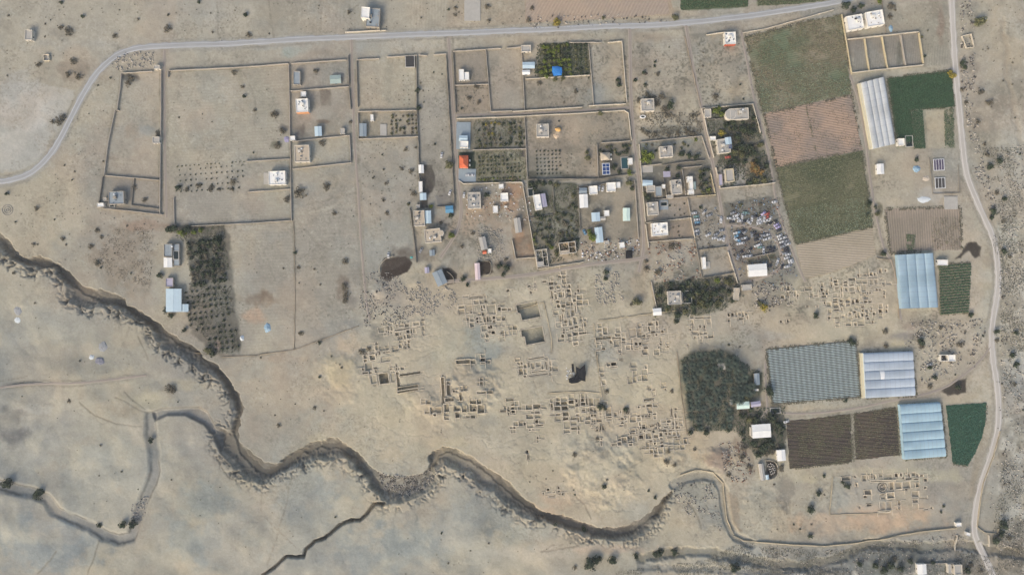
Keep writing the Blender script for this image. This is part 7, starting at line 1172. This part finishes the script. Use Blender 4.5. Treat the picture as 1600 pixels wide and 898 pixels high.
for (x, y) in Z(1120,600,5.61,[(452,700),(470,692),(486,700),(498,712),(478,715),(462,720),(500,730),(485,735),(470,740),(492,748),(505,752),(478,758),(466,765),(500,772),(488,780),(474,786),(458,742),(446,716)]):
    o = make_sheep() if sp_ is None else sp_.copy()
    if sp_ is not None: C.objects.link(o)
    sp_ = sp_ or o; o.location = (wx(x), wy(y), gh(x, y)+.02); o.rotation_euler = (0, 0, rnd.random()*6.28); tag(o, 'small whitish sheep standing in the black livestock pen', 'sheep', 'flock in the black pen')

# ------------------------------------------------------------------ uncountable litter: rubble, stones, scrap
def litter(poly, n, s0, s1, mats, lab, name='rubble', cat='rubble', clump=None, hz=.6):
    rs = np.random.RandomState(int(abs(poly[0][0]))+n); x0, y0, x1, y1 = bbox(poly); X = rs.uniform(x0, x1, n*3); Y = rs.uniform(y0, y1, n*3); k = poly_in(poly, X, Y)
    if clump: k &= fbm(X, Y, clump[0], clump[1], 3) > clump[2]
    X, Y = X[k][:n], Y[k][:n]; n = len(X); s_ = s0+(s1-s0)*rs.rand(n)**2; th = rs.rand(n)*3.14; asp = rs.uniform(.5, 1, n); z0 = gha(X, Y); base = []
    for (sx, sy, sz) in ((-1,-1,-.1),(1,-1,-.1),(1,1,-.1),(-1,1,-.1),(-.6,-.7,1),(.7,-.5,.8),(.5,.6,1),(-.7,.6,.7)):
        u = sx*s_/2; v = sy*s_*asp/2; base.append(np.stack([wx(X)+u*np.cos(th)-v*np.sin(th), wy(Y)+u*np.sin(th)+v*np.cos(th), z0+sz*s_*hz], 1))
    V_ = np.stack(base, 1).reshape(-1, 3); o8 = (np.arange(n)*8)[:, None, None]; F_ = (o8+np.array([[4,5,6,7],[0,1,5,4],[1,2,6,5],[2,3,7,6],[3,0,4,7]])[None]).reshape(-1, 4); mi = np.repeat(rs.randint(0, len(mats), n), 5)
    o = np_mesh(name, V_, F_, mats, mi); tag(o, lab, cat, kind='stuff'); return o
m_rk = mat('rock_pale', (180,173,160), var=.15); m_rk2 = mat('rock_grey', (140,136,128), var=.2); m_rk3 = mat('rock_dark', (84,80,74), var=.2); m_s1 = mat('scrap_blue', (120,140,160)); m_s2 = mat('scrap_rust', (130,98,78)); m_s3 = mat('scrap_white', (210,212,214))
litter([(574,425),(640,425),(648,470),(640,505),(570,510),(560,470)],1100,.2,1.2,[m_rk,m_rk2,m_rk3],'grey rubble spread over the field north west of the ruins',clump=(12,3,.42))
litter([(640,440),(715,445),(712,478),(645,500)],600,.3,1.3,[m_rk,m_rk2],'pale rubble south of the tilted metal shed',clump=(10,3,.45))
litter([(745,355),(785,355),(790,408),(745,404)],500,.3,1.1,[m_rk,m_rk2],'grey rubble inside the ring around the narrow shed')
litter([(1140,318),(1215,306),(1245,430),(1235,445),(1160,445),(1140,380)],1500,.2,1.2,[m_s1,m_s2,m_rk3,m_rk3,m_rk3,m_rk2],'scattered scrap metal and parts between the wrecked cars','scrap_parts','scrap',clump=(10,4,.40))
litter([(1085,330),(1122,322),(1136,385),(1092,390)],260,.2,1.1,[m_s1,m_rk3,m_rk3,m_rk2],'scrap bits on the parking ground west of the lane','scrap_parts','scrap',clump=(8,4,.45))
litter([(1172,446),(1240,440),(1240,476),(1180,482)],600,.3,1.4,[m_rk,m_rk2,m_rk3],'dark rubble strip below the scrapyard',clump=(8,4,.42))
litter([(1562,225),(1600,225),(1600,900),(1560,860),(1545,780),(1570,700),(1562,500)],2400,.2,1.1,[m_rk,m_rk,m_rk2,m_rk3],'pale stones and rubbish over the right edge wasteland','stones','stones',clump=(14,4,.44))
litter([(1500,0),(1520,0),(1530,230),(1560,330),(1545,330),(1520,260),(1500,120)],900,.3,1.6,[m_rk,m_rk2,m_rk3],'loose stones along the east side of the east road','stones','stones',clump=(10,4,.42))
litter([(1150,848),(1300,858),(1496,832),(1540,860),(1540,898),(1120,898)],2000,.2,1.0,[m_rk,m_rk2,m_rk2,m_rk3],'stones and dark debris in the stream bed at the bottom','stones','stones',clump=(12,5,.44))
litter([(588,738),(640,744),(668,738),(676,725),(684,740),(664,764),(640,778),(610,778),(596,764)],1500,.3,1.2,[m_rk,m_rk2,m_rk3],'gravel and boulders in the bend of the gully','boulders','boulders',clump=(7,5,.40))
litter([(205,790),(232,770),(226,812),(205,825)],160,.3,1.4,[m_rk,m_rk2],'white boulders in the creek corner','boulders','boulders')
litter([(1050,755),(1115,752),(1132,830),(1100,820),(1060,795)],500,.3,1.3,[m_rk,m_rk2,m_rk3],'stones on the gravel loop','stones','stones',clump=(9,3,.45))
litter([(1408,500),(1540,498),(1540,560),(1440,600),(1436,560),(1410,540)],900,.3,1.5,[m_rk,m_rk2,m_rk3],'stones and cuttings between the greenhouses and the east road','stones','stones',clump=(9,3,.48))
litter([(1010,380),(1085,374),(1096,436),(1022,440)],500,.3,1.5,[m_rk,m_rk2,m_s2],'rubbish on the dusty ground west of the slim shed',clump=(9,3,.45))
litter([(905,372),(998,372),(1000,405),(910,408)],400,.3,1.6,[m_rk,m_s3,m_s2,m_rk3],'junk strewn south of the big yard','scrap_parts','scrap',clump=(7,3,.45))
litter([(725,290),(830,286),(832,345),(730,345)],300,.3,1.3,[m_rk,m_s3,m_s2],'small rubbish in the reddish village yard',clump=(7,3,.45))
litter([(925,430),(965,425),(975,470),(935,480)],400,.3,1.3,[m_rk,m_rk2],'eroded pale rubble between the storerooms and the lane',clump=(7,3,.42))
litter([(1120,690),(1160,690),(1180,740),(1150,760),(1130,730)],500,.3,1.3,[m_rk,m_s2,m_rk3],'reddish rubbish on the slope by the farmyard',clump=(8,3,.42))
litter([(820,22),(1050,24),(1060,34),(830,46)],260,.3,1.5,[m_rk,m_rk2,m_rk3],'rubble along the north side of the main road',clump=(9,3,.46))
litter([(1120,-2),(1600,-2),(1600,2),(1120,2)],10,.3,.5,[m_rk],'few stones at the top edge') if False else None
litter([(190,78),(245,84),(240,104),(180,112),(170,105)],260,.3,1.5,[m_rk,m_rk2],'pale rubble inside the road bend',clump=(8,3,.45))
litter([(130,445),(60,420),(0,400),(0,375),(60,402),(130,448),(200,470),(330,560),(380,630),(368,680),(350,610),(240,540)],500,.2,.9,[m_rk2,m_rk3],'small stones on the banks of the upper gully','stones','stones')
# low dry scrub that nobody could count
crop([(1530,230),(1600,230),(1660,500),(1600,900),(1550,830),(1570,700),(1562,450)], 0, 2.4, 2.2, .34, [LEAF['scrub'][0], LEAF['scrub'][1], LEAF['dark'][0]], 'low dry scrub over the right edge wasteland', .75, 'ground_scrub', .4, clump=(22,21,.56))
crop([(1150,850),(1300,860),(1500,834),(1540,870),(1600,850),(1600,898),(900,898),(1100,875)], 0, 2.4, 2.2, .34, [LEAF['scrub'][1], LEAF['dark'][0], LEAF['scrub'][0]], 'low dark scrub along the stream bed', .8, 'ground_scrub', .5, clump=(24,23,.56))
crop([(1100,170),(1176,164),(1190,208),(1208,284),(1128,292),(1118,250)], 0, 2.4, 2.2, .5, [LEAF['dark'][0], LEAF['dark'][1], LEAF['scrub'][1]], 'undergrowth of the eastern garden', .8, 'ground_scrub', .5, clump=(12,25,.46))
crop([(826,284),(903,288),(906,360),(903,400),(842,416),(832,360)], 0, 2.4, 2.2, .5, [LEAF['dark'][1], LEAF['scrub'][1], LEAF['olive'][1]], 'undergrowth of the green walled garden', .8, 'ground_scrub', .5, clump=(12,27,.46))
crop([(1022,442),(1150,430),(1164,462),(1130,484),(1062,498),(1026,482)], 0, 2.4, 2.2, .5, [LEAF['dark'][0], LEAF['dark'][1], LEAF['scrub'][1]], 'undergrowth of the green patch north of the ruins', .8, 'ground_scrub', .5, clump=(12,29,.42))
crop([(1062,562),(1082,550),(1130,547),(1196,584),(1184,622),(1150,640),(1226,634),(1228,704),(1180,712),(1146,672),(1084,673)], 0, 2.4, 2.2, .5, [LEAF['dark'][0], LEAF['dark'][1]], 'undergrowth below the palms and in the farmyard', .7, 'ground_scrub', .5, clump=(12,31,.42))
crop([(840,68),(920,67),(923,117),(834,121)], 0, 2.4, 2.2, .5, [LEAF['dark'][0], LEAF['olive'][1]], 'undergrowth of the lemon garden', .8, 'ground_scrub', .4, clump=(8,31,.4))
crop([(740,187),(819,184),(822,282),(745,284)], 0, 2.4, 2.2, .45, [LEAF['dark'][1], LEAF['olive'][1], LEAF['scrub'][0]], 'undergrowth behind the two garden houses', .7, 'ground_scrub', .4, clump=(8,33,.46))
crop([(256,354),(350,350),(374,550),(338,552),(300,500),(290,380)], 0, 2.6, 2.4, .45, [LEAF['scrub'][1], LEAF['dark'][1]], 'undergrowth of the dark western orchard', .7, 'ground_scrub', .4, clump=(14,35,.46))
crop([(170,360),(240,352),(236,450),(170,430),(140,400)], 0, 3, 2.6, .35, [LEAF['scrub'][1], g_br], 'brown weeds on the weedy patch above the gully', .6, 'ground_scrub', .3, clump=(14,37,.46))
crop([(1000,178),(1095,174),(1098,210),(1002,220)], 0, 2.6, 2.4, .5, [LEAF['scrub'][0], LEAF['scrub'][1]], 'dry brush between the cream house and the green trees', .8, 'ground_scrub', .5, clump=(10,39,.47))

def margin(pts, wd, cols, lab, dens=.7, size=.4):
    for i, (a, b2) in enumerate(zip(pts, pts[1:]+pts[:1])):
        if rnd.random() < .25: continue
        d = Vector((b2[0]-a[0], b2[1]-a[1])).normalized(); n_ = Vector((-d.y, d.x))*wd/2
        q = [(a[0]+n_.x, a[1]+n_.y), (b2[0]+n_.x, b2[1]+n_.y), (b2[0]-n_.x, b2[1]-n_.y), (a[0]-n_.x, a[1]-n_.y)]
        crop(q, math.degrees(math.atan2(-d.y, d.x)), 1.4, 1.8, size, cols, lab, dens, 'ground_scrub', .45, clump=(9, i+3, .45))
mg = [LEAF['scrub'][0], LEAF['scrub'][1], LEAF['olive'][1]]
for pts, lab in ((F1, 'weeds along the edge of the weedy olive field'), ([(1193,178),(1330,149),(1347,234),(1213,261)], 'weeds along the edge of the reddish ploughed field'), (F3, 'weeds along the edge of the olive green field'), (F5, 'weeds along the edge of the vivid green field'), (F8, 'weeds along the edge of the green rows'), (F9, 'weeds along the edge of the dark drip field'), (F9b, 'weeds along the edge of the smaller dark field'), (F10, 'weeds along the edge of the teal green plot'), ([(1382,327),(1500,324),(1503,390),(1440,392),(1391,396)], 'weeds along the edge of the grey brown ploughed field'), ([(1197,545),(1338,531),(1345,620),(1206,631)], 'weeds round the striped film field'), ([(1350,552),(1427,549),(1431,618),(1354,622)], 'weeds round the lilac greenhouse'), ([(1407,633),(1470,629),(1479,713),(1414,718)], 'weeds round the lower blue greenhouse')):
    margin(pts, 5, mg, lab)

# ------------------------------------------------------------------ the air between the ground and the sky
hm = bpy.data.materials.new('haze_air'); hm.use_nodes = True; N = hm.node_tree.nodes; L = hm.node_tree.links
N.remove(N['Principled BSDF']); pv = N.new('ShaderNodeVolumePrincipled'); pv.inputs['Color'].default_value = (.86, .92, .96, 1); pv.inputs['Density'].default_value = .00009; pv.inputs['Anisotropy'].default_value = .1
L.new(pv.outputs[0], N['Material Output'].inputs['Volume'])
mb = MB(); mb.box(0, 0, 30000, 30000, -14, CAM_H+40); hz = mb.build('haze', hm); tag(hz, kind='stuff')
